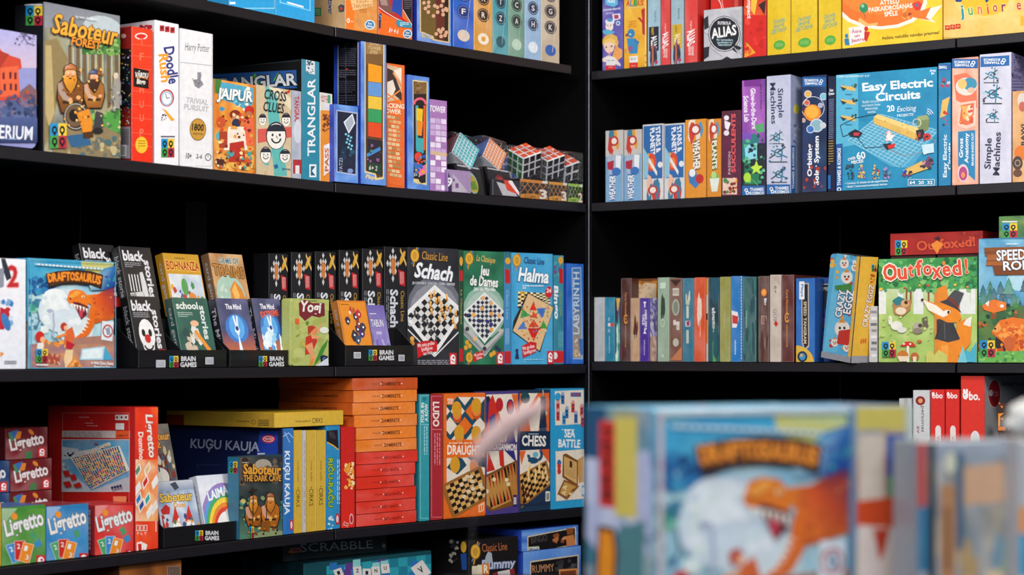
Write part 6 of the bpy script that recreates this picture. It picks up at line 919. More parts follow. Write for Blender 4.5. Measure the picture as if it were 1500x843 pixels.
b = rb_('science_kit_box', 'large blue electric circuits kit picturing wired modules on a grid', 'R2', 1224.5, 1373, 110, .07, '#1c78a0')
f = b.face('front').crop(*A5); f.mz(118, 260, 535, 770, 10, 12, ['#1f94bc', '#2a9cc4', '#1c88b4', '#2490c0', '#1a80ac'], 4); f.P('120 300 208 295 212 575 120 590', '#58b4d4'); f.t('STEM EXPERIMENT KIT', 190, 304, 130, 8, '#d8ecf4', 1, .01); f.t('Ages\n8+', 507, 287, 24, 22, '#e8f4f8', 3, .03)
f.P('120 575 148 572 148 768 120 768', '#1c5a9c'); f.t('THAMES & KOSMOS', 134, 665, 150, 14, '#e4ecf4', 90, .034); f.ring(134, 755, 5, 9, 0, 360, '#e4ecf4', 10); f.t('Easy Electric\nCircuits', 367, 360, 282, 78, '#f0f8fa', 4, .034, ls=.95)
for y in (345, 400, 465): f.P('%d %d %d %d %d %d %d %d' % (140, y - 5, 195, y + 2, 200, y + 18, 148, y + 10), '#e0b860'); f.P('%d %d %d %d %d %d' % (138, y, 165, y + 8, 150, y + 18), '#1c3c50'); f.sc(185, y - 8, 204, y + 8, 5, 6, ['#3a5c50', '#2c3c40'], y); f.ell(172, y + 32, 16, 3, '#2a80a8')
f.t('Build circuits\nand learn how\nelectricity\nworks', 262, 425, 75, 52, '#d0ecf4', 4, .01); f.t('20', 340, 432, 30, 26, '#e8f4f8', 8, .034); f.t('Exciting', 403, 436, 78, 28, '#e8f4f8', 5, .0, i=.3); f.t('PROJECTS!', 398, 460, 65, 13, '#e8f4f8', 5, .02)
f.P('170 560 300 455 530 520 420 670 340 665', '#48a4c8')
B = lambda u, w: (170 + 130 * u * 1 + w * 200 * 0 + (530 - 300) * w * 1 + 0, 560 - 105 * u + 50 * w)
for i in range(15):
    u = i / 14; f.line([170 + 130 * u, 560 - 105 * u, 375 + 155 * u, 668 - 148 * u], 1.6, '#b8e4f0'); f.line([170 + 215 * u, 560 + 108 * u, 300 + 230 * u, 455 + 65 * u], 1.6, '#b8e4f0')
f.line('470 545 520 560 500 600 400 620 340 600 300 590', 3, '#8a98a0'); f.line('190 530 150 545 140 500 200 470 280 455 300 460', 2.5, '#14303c'); f.line('200 540 240 590 310 585', 2.5, '#14303c')
f.P('272 468 288 455 450 515 452 560 430 555 275 492', '#c89c48'); f.P('272 468 288 455 452 512 440 530', '#f0d080'); f.P('272 470 440 530 438 556 275 494', '#e0b860'); f.sc(300, 480, 430, 540, 12, 3, ['#b88c3c'], 4)
f.P('445 465 485 458 495 475 490 520 455 525 445 500', '#7a8a58'); f.P('445 465 485 458 495 475 455 482', '#98a870'); f.ring(445, 490, 14, 18, 0, 360, '#c8d0b8', 12); f.P('440 520 470 515 480 545 450 560', '#1c242c'); f.ell(485, 545, 16, 14, '#d03028'); f.sc(440, 525, 490, 560, 10, 7, ['#c82820', '#2c2c34', '#8a3c4c'], 3)
for k in (14, 22, 30): f.ring(480, 465, k, k + 3, 20, 80, '#d8ecf4', 8)
f.P('172 530 200 515 230 530 215 550 180 545', '#1c2430'); f.P('195 528 218 530 212 542 192 540', '#d03848'); f.P('308 575 340 570 355 590 325 598', '#1c2c38'); f.P('328 580 358 572 356 588 332 594', '#d82c28'); f.sc(318, 525, 350, 560, 6, 8, ['#f0d8d0', '#e8b0a0'], 3); f.P('322 545 335 520 342 540 360 535 345 555 350 565 330 560', '#f4e8e4')
f.t('OVER', 186, 633, 32, 12, '#e8f4f8', 15, .03); f.t('60', 222, 620, 36, 30, '#e8f4f8', 8, .034); f.t('PIECES!', 208, 645, 48, 14, '#e8f4f8', 10, .03)
for i, x in enumerate((178, 225, 282, 328)): f.sc(x - 13, 660, x + 13, 712, 16, 7, [['#1c3c50', '#2a5a70', '#3a4c60'], ['#5a4a68', '#8a7aa8', '#e0b860'], ['#3c3448', '#c83840', '#d0b070'], ['#4a4468', '#6a98b0', '#a890c0']][i], i)
f.P('390 680 470 640 500 650 505 668 410 700', '#e0b860'); f.sc(390, 670, 425, 700, 8, 9, ['#1c4cb0', '#2c2c38', '#8a3c60'], 3); f.sc(455, 630, 510, 670, 14, 9, ['#8a4870', '#3c3c50', '#c890a8', '#2c3440'], 5); f.ell(490, 655, 12, 14, '#6a3c60'); f.P('465 578 512 572 515 608 490 612 475 618 470 610', '#c8e4f0')
f.t('• Conduct 12 simple circuit experiments\n• Build 7 motorized mechanical devices', 245, 733, 170, 22, '#e0f0f6', 4, .02, ls=1.2); f.frame(410, 715, 517, 740, 2, 2, '#e0f0f6')
for i, s in enumerate(('64', '20', '32')): f.t(s, 428 + i * 35, 728, 22, 14, '#e8f4f8', 2, .034)
f.lines(415, 708, 510, 1, 3, 2, '#b8dcec', 4); f.P('118 768 120 300 128 300 126 768', '#1a78a4') if 0 else None; b.done()
b = rb_('science_kit_box', 'blue circuits kit spine right of the large blue circuits kit', 'R2', 1374.5, 1393, 93, .22, '#1c6c98')
f = b.face('front', '#2484b4').crop(*A5); f.mz(528, 255, 585, 740, 3, 8, ['#2484b4', '#2c90c0', '#1c78a8'], 3); f.P('525 258 582 254 582 278 525 280', '#1c5ea4'); f.t('THAMES', 547, 268, 34, 12, '#e0ecf4', 180, .03); f.sc(540, 310, 575, 345, 10, 9, ['#3c4450', '#c8c0d0', '#b84050'], 3); f.P('545 400 575 385 560 460 535 470', '#e0b860'); f.sc(545, 440, 570, 500, 6, 7, ['#1c3c50', '#c83828'], 3); f.t('Easy Electric\nCircuits', 565, 622, 170, 34, '#e8f4f8', 90, .02); b.done()
b = rb_('science_kit_box', 'salmon pink anatomy kit with toy organs and a blue title plate', 'R2', 1394.5, 1433.5, 86, .22, '#b88c80')
f = b.face('front', '#e8a890').crop(*A5); f.mz(585, 270, 690, 730, 4, 8, ['#e8a890', '#f0b8a0', '#e49878', '#f4c8b4'], 3); f.P('590 300 640 290 680 320 685 430 640 420 600 400', '#e87858'); f.ell(640, 345, 42, 36, '#f4dcd0'); f.ell(655, 335, 28, 26, '#3a90b0'); f.ell(625, 335, 18, 20, '#e8c070'); f.ell(660, 360, 16, 12, '#e0b8a0'); f.P('615 410 680 400 678 500 640 515 605 500', '#f0c8b8'); f.P('622 418 672 410 668 490 640 500 612 490', '#e07048'); f.ell(640, 450, 16, 30, '#f0b058'); f.ell(655, 440, 12, 22, '#f4d8c0'); f.sc(615, 420, 670, 495, 14, 7, ['#f4d8c0', '#d85838', '#e8a040'], 4)
f.P('608 525 676 518 676 720 608 660', '#2a84b4'); f.t('Gross\nAnatomy', 633, 590, 120, 42, '#f4f8f8', 90, .02, ls=1.0); f.t('BRAINS INSIDE OUT', 666, 595, 130, 9, '#e0ecf4', 90, .03); f.ell(628, 690, 22, 36, '#e8c8d0'); f.ell(628, 692, 17, 28, '#b04880'); f.ell(628, 698, 8, 12, '#e89060'); thames(f, 584, 235, 688, 272, False); b.done()
b = rb_('science_kit_box', 'tall white machines kit with blue top band, at the right end of the shelf', 'R2', 1435, 1482, 80, .14, '#9a98c4')
f = b.face('front', '#d0d0e0').crop(*A5); f.mz(697, 262, 815, 725, 4, 8, ['#d4d4e4', '#dcdce8', '#c4c4d8'], 3); f.P('697 228 812 220 812 262 697 268', '#2468a8'); thames(f, 700, 226, 810, 262, False); ladders(f, ((740, 300, 30), (745, 375, 38), (745, 462, 26)), '#1c7c98'); f.t('Simple\nMachines', 745, 612, 172, 62, '#2c3050', 88, .02, ls=1.0)
g = b.face('right', '#a098c8').crop(*A5); g.t('Simple\nMachines', 843, 290, 42, 50, '#3c3868', -14, .01); g.lines(820, 322, 866, 4, 12, 3, '#5a5490', 4); g.sc(820, 225, 868, 250, 6, 4, ['#4a4480'], 3); b.done()
b = rb_('science_kit_box', 'orange beige kit cut by the right edge, in front of the white machines kit', 'R2', 1483, 1560, 134, .012, '#c08850')
f = b.face('front', '#dca870').crop(*A5); f.mz(818, 365, 1000, 730, 5, 8, ['#dca870', '#e4b480', '#d09858'], 3); f.ell(862, 400, 18, 30, '#d8c8c0'); f.ell(864, 425, 14, 20, '#c06050'); f.t('CRAWL', 866, 545, 120, 16, '#20242c', 90, .03); f.ell(858, 610, 26, 30, '#e07828'); f.ell(845, 650, 20, 28, '#4a3c38'); f.ell(845, 690, 18, 16, '#6a4430'); f.ring(845, 650, 8, 12, 0, 360, '#a88868', 10, 1.2); b.done()
# ================================================================ RIGHT, THIRD SHELF (slim boxes with leather-like spines)
SL = 'slim game boxes standing like books on the third right shelf'
def sp(label, x0, x1, yt, c, art=None, d=.16, side=None, sb=.012, nm='slim_game_box'):
    b = rb_(nm, label, 'R3', x0, x1, yt, d, mixc(c, '#000', .15), grp=SL, sb=sb); f = b.face('front'); f.mz(0, 0, 1, 1, 3, 10, [c, mixc(c, '#fff', .08), mixc(c, '#000', .12)], int(x0)); f.frame(0, 0, 1, 1, .05, .006, mixc(c, '#fff', .2))
    if art: art(f)
    if side: side(b.face('right'))
    b.done()
def gold(t1_, t2_, c='#d8903c'): return lambda f: (f.t(t1_, .45, .3, .26, .18, c, -90), f.ring(.45, .49, .12, .2, 40, 330, c, 10, .3), f.ell(.45, .49, .06, .015, c), f.t(t2_, .45, .7, .26, .14, c, -90))
sp('pale grey blank slim box, first from the corner', 870.5, 886, 436, '#b4b8bc')
def teal_(f): f.rect(.3, .4, .95, .455, '#d8dce0'); f.rect(.55, .4, .95, .455, '#c84a40'); f.ring(.4, .34, .05, .09, 0, 360, '#b8d8e0', 8, .3); f.ring(.4, .52, .05, .09, 0, 360, '#b8d8e0', 8, .3); f.t('adventure', .45, .74, .26, .1, '#d0e4ec', -90)
def ypside(g): g.rect(0, 0, 1, .2, '#d8b050'); g.sc(0, .2, 1, .5, 20, .2, ['#3c3450', '#6a5a80', '#2c2c3c'], 4); g.sc(0, .45, 1, 1, 30, .2, ['#2a9c90', '#58c0a8', '#1c7a78', '#d8e8d8', '#c84858'], 5)
sp('small teal slim box with a patterned side, second from the corner', 886.5, 901, 436, '#1f84a4', teal_)
b = rb_('slim_game_box', 'narrow patterned box edge in yellow, violet and turquoise beside the small teal box', 'R3', 901.5, 909, 437, .1, '#3c3450'); f = b.face('front'); ypside(f); b.done()
sp('tall maroon slim box with gold lettering, left of the tan pair', 910, 925.5, 408, '#4c1e18', gold('Carta Novana', 'adventure book'), d=.034)
b = rb_('slim_game_box', 'dark box with an ornate gold and parchment cover, behind the tan and purple boxes', 'R3', 926.5, 963, 409, .03, '#4c2c14', sb=.05)
f = b.face('front', '#8a4c1c').crop(*B4); f.mz(255, 270, 400, 400, 8, 6, ['#c87820', '#7a3c14', '#d89a3c', '#5c2c10'], 4); f.P('262 360 285 310 330 285 385 290 388 385 262 385', '#c8b090'); f.sc(270, 300, 380, 370, 12, 12, ['#d0b898', '#b89c78'], 3); f.frame(258, 268, 398, 700, 5, 5, '#3c1c10'); b.done()
sp('small tan slim box with a brown stain mark', 923.5, 937, 437, '#c09a78', lambda f: (f.sc(.4, .35, .8, .55, 10, .14, ['#6a2c20', '#8a4a30', '#4c2018'], 3), f.vlines(.4, .58, .88, 2, .2, .06, '#d8bc98', 4)), d=.034)
sp('small deep purple slim box with white arrows and lettering', 937.5, 951.5, 437, '#4a2a98', lambda f: (f.t('OBELISKS\nTALE', .5, .34, .32, .5, '#ece8f4', -90, .03), f.P('.35 .06 .7 .06 .58 .09 .58 .15 .47 .15 .47 .09', '#ece8f4'), f.P('.35 .56 .7 .56 .58 .53 .58 .48 .47 .48 .47 .53', '#ece8f4'), f.t('adventure', .5, .78, .24, .16, '#d0c8e8', -90)), d=.034)
b = rb_('slim_game_box', 'small box edge with a blue and violet mottled pattern, right of the purple slim box', 'R3', 952, 962.5, 437, .034, '#5a5070'); f = b.face('front'); f.mz(0, 0, 1, .6, 5, 12, ['#6a68a8', '#a8a0c0', '#4a4880', '#c0b8c8', '#3c3c60'], 4, 0); f.mz(0, .6, 1, 1, 5, 8, ['#a8887a', '#c0a898', '#8a6c60'], 5, 0); b.done()
sp('sage green slim box with a dark leaf twig', 963.5, 980.5, 407, '#98b098', lambda f: (f.rect(.2, .06, .7, .13, '#c8d8c8'), f.sc(.25, .3, .7, .45, 9, .12, ['#2c4430'], 3), f.line('.45 .32 .5 .46', .05, '#2c4430'), f.ring(.45, .54, .12, .18, 0, 360, '#b8ccb8', 10, .3), f.ell(.45, .93, .08, .02, '#c8d8c8')))
sp('brown slim box with a column of pale pictograms', 981, 999.5, 408, '#7a5040', lambda f: (f.P('.05 .02 .95 .02 .5 .1', '#3c241c'), f.P('.05 .98 .95 .98 .95 .82', '#c07850'), f.rect(.25, .12, .75, .21, '#d0c8bc'), f.rect(.28, .14, .72, .19, '#b0a89c'), f.ell(.5, .35, .3, .1, '#a8b0a0'), f.ell(.5, .35, .2, .08, '#7a8878'), f.rect(.3, .52, .8, .56, '#d8d0c8'), f.rect(.55, .56, .8, .62, '#c8c0b8'), f.ell(.5, .77, .24, .05, '#b8b8a8'), f.rect(.3, .5, .5, .52, '#d8d0c8')))
sp('steel blue slim box with pale totem-like squares', 1000, 1016.5, 408, '#2c7490', lambda f: (f.rect(.3, .26, .62, .32, '#b8c0a8'), f.rect(.34, .33, .56, .48, '#c8ccb8'), f.rect(.25, .51, .7, .58, '#c8c0d0'), f.P('.35 .52 .65 .51 .6 .57 .4 .57', '#a03050'), f.rect(.34, .62, .56, .78, '#b8c4b0'), f.sc(.2, .2, .8, .25, 5, .08, ['#c8ccb8'], 3)))
sp('bright orange red slim box with white smoke mark', 1016.8, 1034, 407, '#d85020', lambda f: (f.sc(.3, .34, .65, .46, 10, .16, ['#f0dcd0', '#e8ccc0'], 3), f.vlines(.5, .5, .7, 1, .1, .06, '#f0c8b0', 4)))
b = rb_('slim_game_box', 'narrow white and orange edge between the orange red and dark teal slim boxes', 'R3', 1034.5, 1037.5, 408, .12, '#a89888'); f = b.face('front', '#c8c0b8'); f.rect(0, 0, 1, .2, '#e08a30'); f.rect(0, .42, 1, .5, '#4c2c20'); f.rect(0, .5, 1, .78, '#e07828'); b.done()
sp('dark teal slim box with a white script title and green leaves', 1038, 1054, 407, '#123c48', lambda f: (f.t('adventure', .5, .5, .3, .34, '#e0e8e8', -85, .02, i=.3), f.sc(.1, .7, .9, .95, 12, .25, ['#2a7068', '#5a9a50', '#1c5460', '#123c48'], 4), f.sc(.1, .05, .8, .25, 5, .2, ['#1c5468', '#174860'], 6)))
sp('plain olive green slim box', 1054.5, 1070.5, 406, '#98984c', lambda f: f.t('adventure', .45, .5, .2, .14, '#b8b880', -90))
sp('vivid blue slim box with a small red and white boat', 1071, 1087.5, 405, '#1c78c0', lambda f: (f.P('.05 .4 .6 .42 .7 .5 .5 .6 .1 .6', '#e8e4e4'), f.P('.1 .45 .65 .47 .6 .56 .12 .55', '#c83828'), f.t('adventure', .4, .83, .17, .16, '#c0e0f4', -90, .03), [f.rect(.92, k * .035, 1, k * .035 + .02, '#e0e8f0') for k in range(28)]))
sp('mottled dark green slim box right of the vivid blue one', 1088, 1108, 406, '#2c5c60', lambda f: (f.sc(.05, .05, .95, .95, 30, .12, ['#346a6a', '#244e54', '#3c7470'], 4), f.t('adventure', .3, .5, .2, .12, '#a8c8c0', -90)))
sp('brown leather-look slim box with an orange disc near the top', 1111, 1127.5, 405, '#5c3c34', lambda f: (f.ell(.5, .19, .26, .045, '#e88030'), f.ell(.5, .19, .16, .03, '#f0a850'), f.t('Big', .6, .3, .08, .3, '#d8e0e8', -90, .03), f.rect(.25, .46, .75, .56, '#8a6c64'), f.frame(.25, .46, .75, .56, .06, .01, '#b09088'), f.sc(.1, .6, .9, .95, 12, .15, ['#6a483c', '#4c302a', '#8a6a5c'], 5)))
sp('cream slim box with a small red drop mark', 1128, 1144.5, 403, '#c8b8ac', lambda f: (f.t('6+', .5, .17, .09, .26, '#6a6460', -90), f.t('GUS', .45, .46, .14, .3, '#8a8480', -90), f.P('.5 .52 .75 .56 .55 .6 .35 .56', '#c02c20'), f.vlines(.4, .7, .88, 1, .1, .05, '#a89c94', 4), f.P('.1 .02 .9 .02 .9 .12', '#b8a89c')))
sp('tall maroon slim box with gold lettering, right of the cream box', 1145, 1163.5, 403, '#5c2420', gold('Carta Novana', 'adventure book'))
b = rb_('puzzle_game_box', 'blue box with a silver vertical title plate and a yellow corner roundel', 'R3', 1166, 1194, 408, .045, '#1c5ca8')
f = b.face('front', '#2a6cb8').crop(*B5); f.mz(20, 345, 112, 760, 3, 8, ['#2a6cb8', '#3478c4', '#2260a8'], 3); f.P('45 375 80 372 82 675 62 690 48 660', '#c8b8a0'); f.P('49 380 76 377 78 668 62 684 52 655', '#1c1418'); f.t('SPEED TANGRAM', 63, 560, 200, 14, '#d8c8b0', -90, .02); f.P('35 365 60 365 60 450 35 450', '#dfe4ea'); f.t('Plays', 48, 408, 60, 14, '#3070b8', -90, .034); f.ring(20, 755, 0, 86, 0, 90, '#d8b040', 12); f.ell(50, 722, 24, 26, '#1c2840'); f.ell(50, 722, 15, 17, '#3a90c0'); f.ell(46, 716, 6, 7, '#e0b040')
g = b.face('right', '#1f54a0'); b.done()
b = rb_('puzzle_game_box', 'dark blue box with crystal shapes, half hidden by the leaning tin', 'R3', 1196.5, 1224, 407, .03, '#142850', sb=.062)
f = b.face('front', '#2454a0').crop(*B5); f.P('126 378 230 372 230 700 120 705', '#c8b8a0'); f.P('130 383 230 377 230 695 125 700', '#10162c'); f.t('SPEED', 165, 400, 48, 16, '#d8d0c0', 0, .02); f.sc(132, 430, 215, 690, 24, 16, ['#2c3c90', '#5a3c90', '#8a3c30', '#1c2c5c', '#a8582c', '#3c60a8'], 5); b.done()
# leaning tin
b = Box('tin_box', 'tall yellow and blue egg game tin leaning to the right', 'R3', 1203, 1247, 0, .052, '#a8aab4', seg='R', sb=.020, H=.232, z0=.0105, roll=7.5, bev=.009, bseg=4, mat=M_TIN, yaw=-24)
f = b.face('front').crop(*B5); roundrect(f, .002, .009, '#58b0dc'); f.W_ = 0
f.P('215 225 300 215 215 700 150 700', '#6ac0e4'); f.sc(175, 240, 300, 700, 30, 12, ['#e8a040', '#e8e4e0', '#c83828', '#48a0d0', '#f0c050'], 4); f.P('320 215 400 222 330 700 300 715 225 715', '#ecb838') if 0 else None
for x, y, s in ((250, 280, 22), (262, 345, 28), (240, 590, 36), (205, 655, 18), (300, 300, 16), (262, 680, 18)): f.ell(x, y, s, s * 1.1, '#f0e8dc'); f.ell(x - s * .3, y - s * .1, s * .16, s * .2, '#222'); f.ell(x + s * .3, y - s * .1, s * .16, s * .2, '#222'); f.ell(x, y + s * .35, s * .3, s * .2, '#d84a28'); f.P('%g %g %g %g %g %g' % (x - s * .5, y - s * .8, x, y - s * 1.5, x + s * .5, y - s * .8), '#e0902c')
f.P('205 385 285 375 285 415 210 405', '#3f8a3c'); f.P('225 600 290 590 270 670 215 660', '#c82c20'); f.t('CRAZY', 232, 470, 130, 34, '#f8f8f4', 80, .034, '#14285c'); f.t('EGGZ', 272, 462, 115, 38, '#f8f8f4', 80, .034, '#14285c')
g = b.face('right', '#e8b43c').crop(*B5); g.t('CRAZY EGGZ', 362, 480, 205, 26, '#f4ead8', 80, .034, '#8a2c18'); g.sc(370, 330, 395, 370, 6, 7, ['#c83828'], 3); g.brain(378, 285, 402, 318); [g.ell(328 + i * 10, 650 - i * 2, 4, 12, '#d86428') for i in range(3)]; g.n(); g.rect(0, .93, 1, 1, '#9a9ca4'); f.n(); f.rect(0, .94, 1, 1, '#9a9ca4'); f.rect(.9, 0, 1, .94, '#e8b43c')
for k in ('front',): pass
b.done()
def fox_art(f):
    f.mz(410, 240, 885, 750, 12, 12, ['#a8c868', '#98bc58', '#b8d078', '#8ab04c', '#c0d488'], 4); f.grad(410, 400, 885, 520, '#c8d8a8', '#a8c868')
    for x, w in ((415, 30), (505, 22), (580, 42), (800, 45), (850, 20)): f.P('%d 380 %d 380 %d 520 %d 520' % (x, x + w, x + w + 3, x - 3), '#e4e8e4')
    for x in (540, 560, 645): f.rect(x, 390, x + 9, 470, '#8a5a34')
    f.mz(410, 245, 885, 400, 14, 5, ['#2f8a44', '#3fa050', '#58b058', '#24743c', '#6ab860'], 5); f.sc(412, 255, 882, 410, 150, 15, ['#2f8a48', '#48a058', '#1f6a3c', '#68b868', '#3a9a6c', '#8ac070'], 6); f.sc(415, 270, 880, 420, 16, 11, ['#d8502c', '#e08a30', '#f0c040'], 7)
    f.P('680 420 700 400 740 405 735 750 680 750', '#e0842c'); f.P('690 400 735 380 745 440 700 460', '#e88a28')
    # fox: hat, head with long muzzle, waistcoat, tail
    f.P('785 560 835 540 855 575 850 660 800 720 780 700', '#ec8a20'); f.P('830 545 858 530 850 580 815 570', '#f4ece4'); f.P('700 650 790 640 795 750 700 750', '#ec8a20'); f.P('712 670 745 665 745 750 712 750', '#f0a040'); f.P('690 545 760 540 800 640 745 655 690 640', '#3a3a3c'); f.P('680 640 705 560 712 580 695 640', '#333336'); f.P('765 560 800 635 790 645 755 590', '#333336'); f.line('727 560 730 640', 3, '#666')
    f.P('622 450 700 475 760 470 790 480 808 540 790 560 740 560 700 540 650 500', '#ee8a1c'); f.P('622 450 690 480 745 525 720 535 650 500', '#f6ecdc'); f.ell(622, 452, 7, 6, '#2c1c18'); f.P('770 480 795 440 800 500', '#e07818'); f.ell(740, 510, 16, 9, '#f4f0e8'); f.ell(746, 511, 6, 7, '#222'); f.P('725 465 760 420 775 405 820 420 800 470 790 500 770 475', '#4a4a4e'); f.P('705 462 745 448 800 500 808 515 780 495', '#3a3a3e'); f.P('742 448 755 436 795 478 792 492', '#7a3428')
    f.P('480 470 520 450 570 455 565 500 530 530 490 520', '#b88050'); f.P('480 455 510 435 540 450 530 475 495 480', '#2a7c84'); f.ell(540, 470, 20, 18, '#d8a870'); f.P('545 480 590 490 600 520 560 520', '#e0904c') if 0 else None; f.ell(520, 505, 26, 18, '#e8d8b8'); f.ell(545, 465, 9, 9, '#4c2c18')
    f.ell(500, 575, 28, 22, '#e8e8dc'); f.ell(470, 550, 10, 22, '#e8e8dc'); f.ell(525, 595, 22, 14, '#e0e0d4'); f.ell(600, 580, 22, 22, '#b0a898'); f.ell(612, 575, 10, 10, '#4c4440'); f.P('620 540 645 530 650 580 630 595', '#6a5c50'); f.ell(600, 600, 24, 14, '#8a8070')
    f.P('515 672 545 650 575 652 595 675', '#d03020'); f.rect(548, 672, 560, 748, '#ece4d4'); f.ell(535, 662, 5, 4, '#f4ece4'); f.ell(565, 662, 5, 4, '#f4ece4'); f.ell(530, 718, 27, 26, '#c8782c'); f.P('503 720 557 720 545 745 515 745', '#ecdcc0'); f.ell(586, 722, 20, 20, '#b8682c'); f.rect(578, 722, 594, 748, '#ecdcc0'); f.ell(608, 650, 12, 8, '#b86838')
    f.P('800 745 830 690 850 700 885 640 885 750', '#48b0c8'); f.P('790 750 815 670 835 750', '#78c8d8'); f.P('640 710 660 690 680 715 700 690 740 715 740 750 640 750', '#c8c868'); f.sc(420, 520, 680, 650, 20, 7, ['#8ab04c', '#d8d890', '#c0d080'], 8); f.brain(432, 652, 497, 724)
    s = 'Outfoxed!'
    for ch, x, y, h, w in (('O', 470, 322, 82, 68), ('u', 528, 330, 56, 44), ('t', 568, 314, 62, 26), ('f', 608, 300, 76, 36), ('o', 648, 312, 50, 42), ('x', 692, 325, 54, 48), ('e', 738, 315, 52, 40), ('d', 786, 300, 76, 44), ('!', 832, 292, 76, 16)): f.t(ch, x, y, w, h, '#e4502c', 5, .034, '#f4e8d8')
b = rb_('board_game_box', 'green forest game box showing a fox in a waistcoat and hat', 'R3', 1287, 1432, 380, .06, '#2c7a40'); f = b.face('front').crop(*B5); fox_art(f); b.done(); fx = b
b = rb_('board_game_box', 'stack of white and grey box edges between the leaning tin and the fox game', 'R3', 1273, 1285.5, 449, .05, '#b8b8b8', sb=.015)
f = b.face('front', '#c0c0c2'); [f.rect(.2 + (k % 2) * .1, .08 + k * .11, .95, .13 + k * .11, ['#8a8a90', '#dcdcdc', '#6a6a70'][k % 3]) for k in range(8)]; b.done()
b = Box('board_game_box', 'dark red game box lying flat across the top behind the fox game', 'R3', 1304, 1440, 0, .16, '#8a1410', seg='R', sb=.075, z0=.233, H=.048)
f = b.face('front', '#a81c16').crop(*B5); f.mz(470, 125, 920, 260, 10, 3, ['#a81c16', '#b8241c', '#98180f'], 3); f.brain(490, 170, 548, 240); f.t('Outfoxed!', 730, 185, 280, 50, '#d8502c', 5, .034, '#7a0f0c'); f.P('660 190 690 170 720 190 705 205 690 235', '#e8882c'); f.P('672 160 700 150 705 175', '#3c1410'); f.sc(790, 130, 910, 180, 14, 10, ['#c83c2c', '#8a1410'], 4); b.done(); rd = b
for k, (x0, x1) in enumerate(((1305, 1371), (1373, 1439))):
    b = Box('board_game_box', ('left' if k == 0 else 'right') + ' upright dark box hidden behind the fox game, carrying the red flat box', 'R3', x0, x1, 0, .15, '#2a1210', seg='R', sb=.08, z0=0, H=.2325); b.face('front', '#3c1814'); b.done()
b = rb_('board_game_box', 'forest racing game box with wooden title sign, cut by the right edge', 'R3', 1433.5, 1590, 350, .06, '#3a80a8')
f = b.face('front').crop(*B5); f.mz(885, 165, 1300, 750, 10, 14, ['#58a0c8', '#78b8d8', '#4890bc', '#8ac4dc'], 4); f.ell(1080, 360, 60, 50, '#b0d8e8')
r = random.Random(9)
for i in range(34):
    x, y = 890 + r.random() * 330, 345 + r.random() * 170; s = r.uniform(18, 34); c = r.choice(['#2a6a78', '#3a8078', '#1f5468', '#4a9480', '#2c7460'])
    for k in range(3): f.P('%g %g %g %g %g %g' % (x, y - s * (1.2 - k * .5), x + s * (.5 + k * .2), y + s * k * .6, x - s * (.5 + k * .2), y + s * k * .6), mixc(c, '#fff', .04 * k))
f.mz(885, 480, 1300, 750, 10, 6, ['#3f7a48', '#2c5c40', '#5a8a3c', '#1f4438', '#7a6a3c'], 6); f.sc(888, 470, 1100, 700, 60, 14, ['#2f6a40', '#4a8a48', '#8a4c20', '#1c3c34', '#6a9a50', '#b86a28'], 7); f.P('985 600 1110 560 1110 715 1000 715 960 660', '#2c2420')
f.P('915 205 1300 195 1300 225 920 245', '#8a4c1c'); f.P('930 240 1300 225 1300 285 925 290', '#a8602a'); f.P('955 290 1300 285 1300 330 965 335', '#7a4018'); f.line('925 268 1300 255', 3, '#5c2c10'); f.line('915 228 1300 215', 3, '#5c2c10'); f.t('SPEEDY', 1060, 238, 175, 52, '#e8ecf0', 3, .034, '#3c2010'); f.t('ROLL', 1082, 288, 155, 46, '#e8ecf0', 3, .034, '#3c2010')
f.P('905 480 960 450 1020 465 1020 500 960 515 915 500', '#e87828'); f.ell(995, 475, 18, 16, '#ec8838'); f.ell(1000, 482, 9, 8, '#f4ece0'); f.P('920 470 940 455 935 485', '#f0e8dc')
f.P('950 605 990 550 1050 535 1110 545 1110 700 1050 705 1000 650 965 620', '#e87420'); f.sc(970, 560, 1110, 700, 50, 14, ['#f08c30', '#d8601c', '#f4a048', '#c04c14'], 8); f.ell(1035, 660, 26, 36, '#c8602c'); f.P('955 600 985 560 1000 590 975 612', '#f0a050'); f.ell(968, 590, 5, 5, '#201010')
f.P('885 700 1300 690 1300 750 885 750', '#6ab050'); f.sc(888, 700, 1110, 748, 30, 12, ['#8ac860', '#3f8a48', '#58a868'], 9); f.brain(897, 645, 968, 725); f.lines(1022, 185, 1100, 1, 4, 5, '#e0ecf4'); b.done(); sr = b
b = Box('board_game_box', 'green game box lying on top of the forest racing game at the right edge', 'R3', 1463, 1600, 0, .13, '#2f5c30', seg='R', sb=.03, z0=sr.top - SZR[3], H=.046)
f = b.face('front', '#3f7040').crop(*B5); f.mz(985, 55, 1300, 165, 8, 4, ['#3f7040', '#5a8a48', '#2c5c3c', '#7a9a58'], 3); f.rect(998, 78, 1070, 84, '#e0e4e0'); f.brain(1000, 88, 1070, 158); b.done()
b = Box('board_game_box', 'upright dark box hidden behind the forest racing game', 'R3', 1465, 1598, 0, .12, '#20301c', seg='R', sb=.074, z0=0, H=sr.H - .0005); b.face('front', '#2c402c'); b.done()
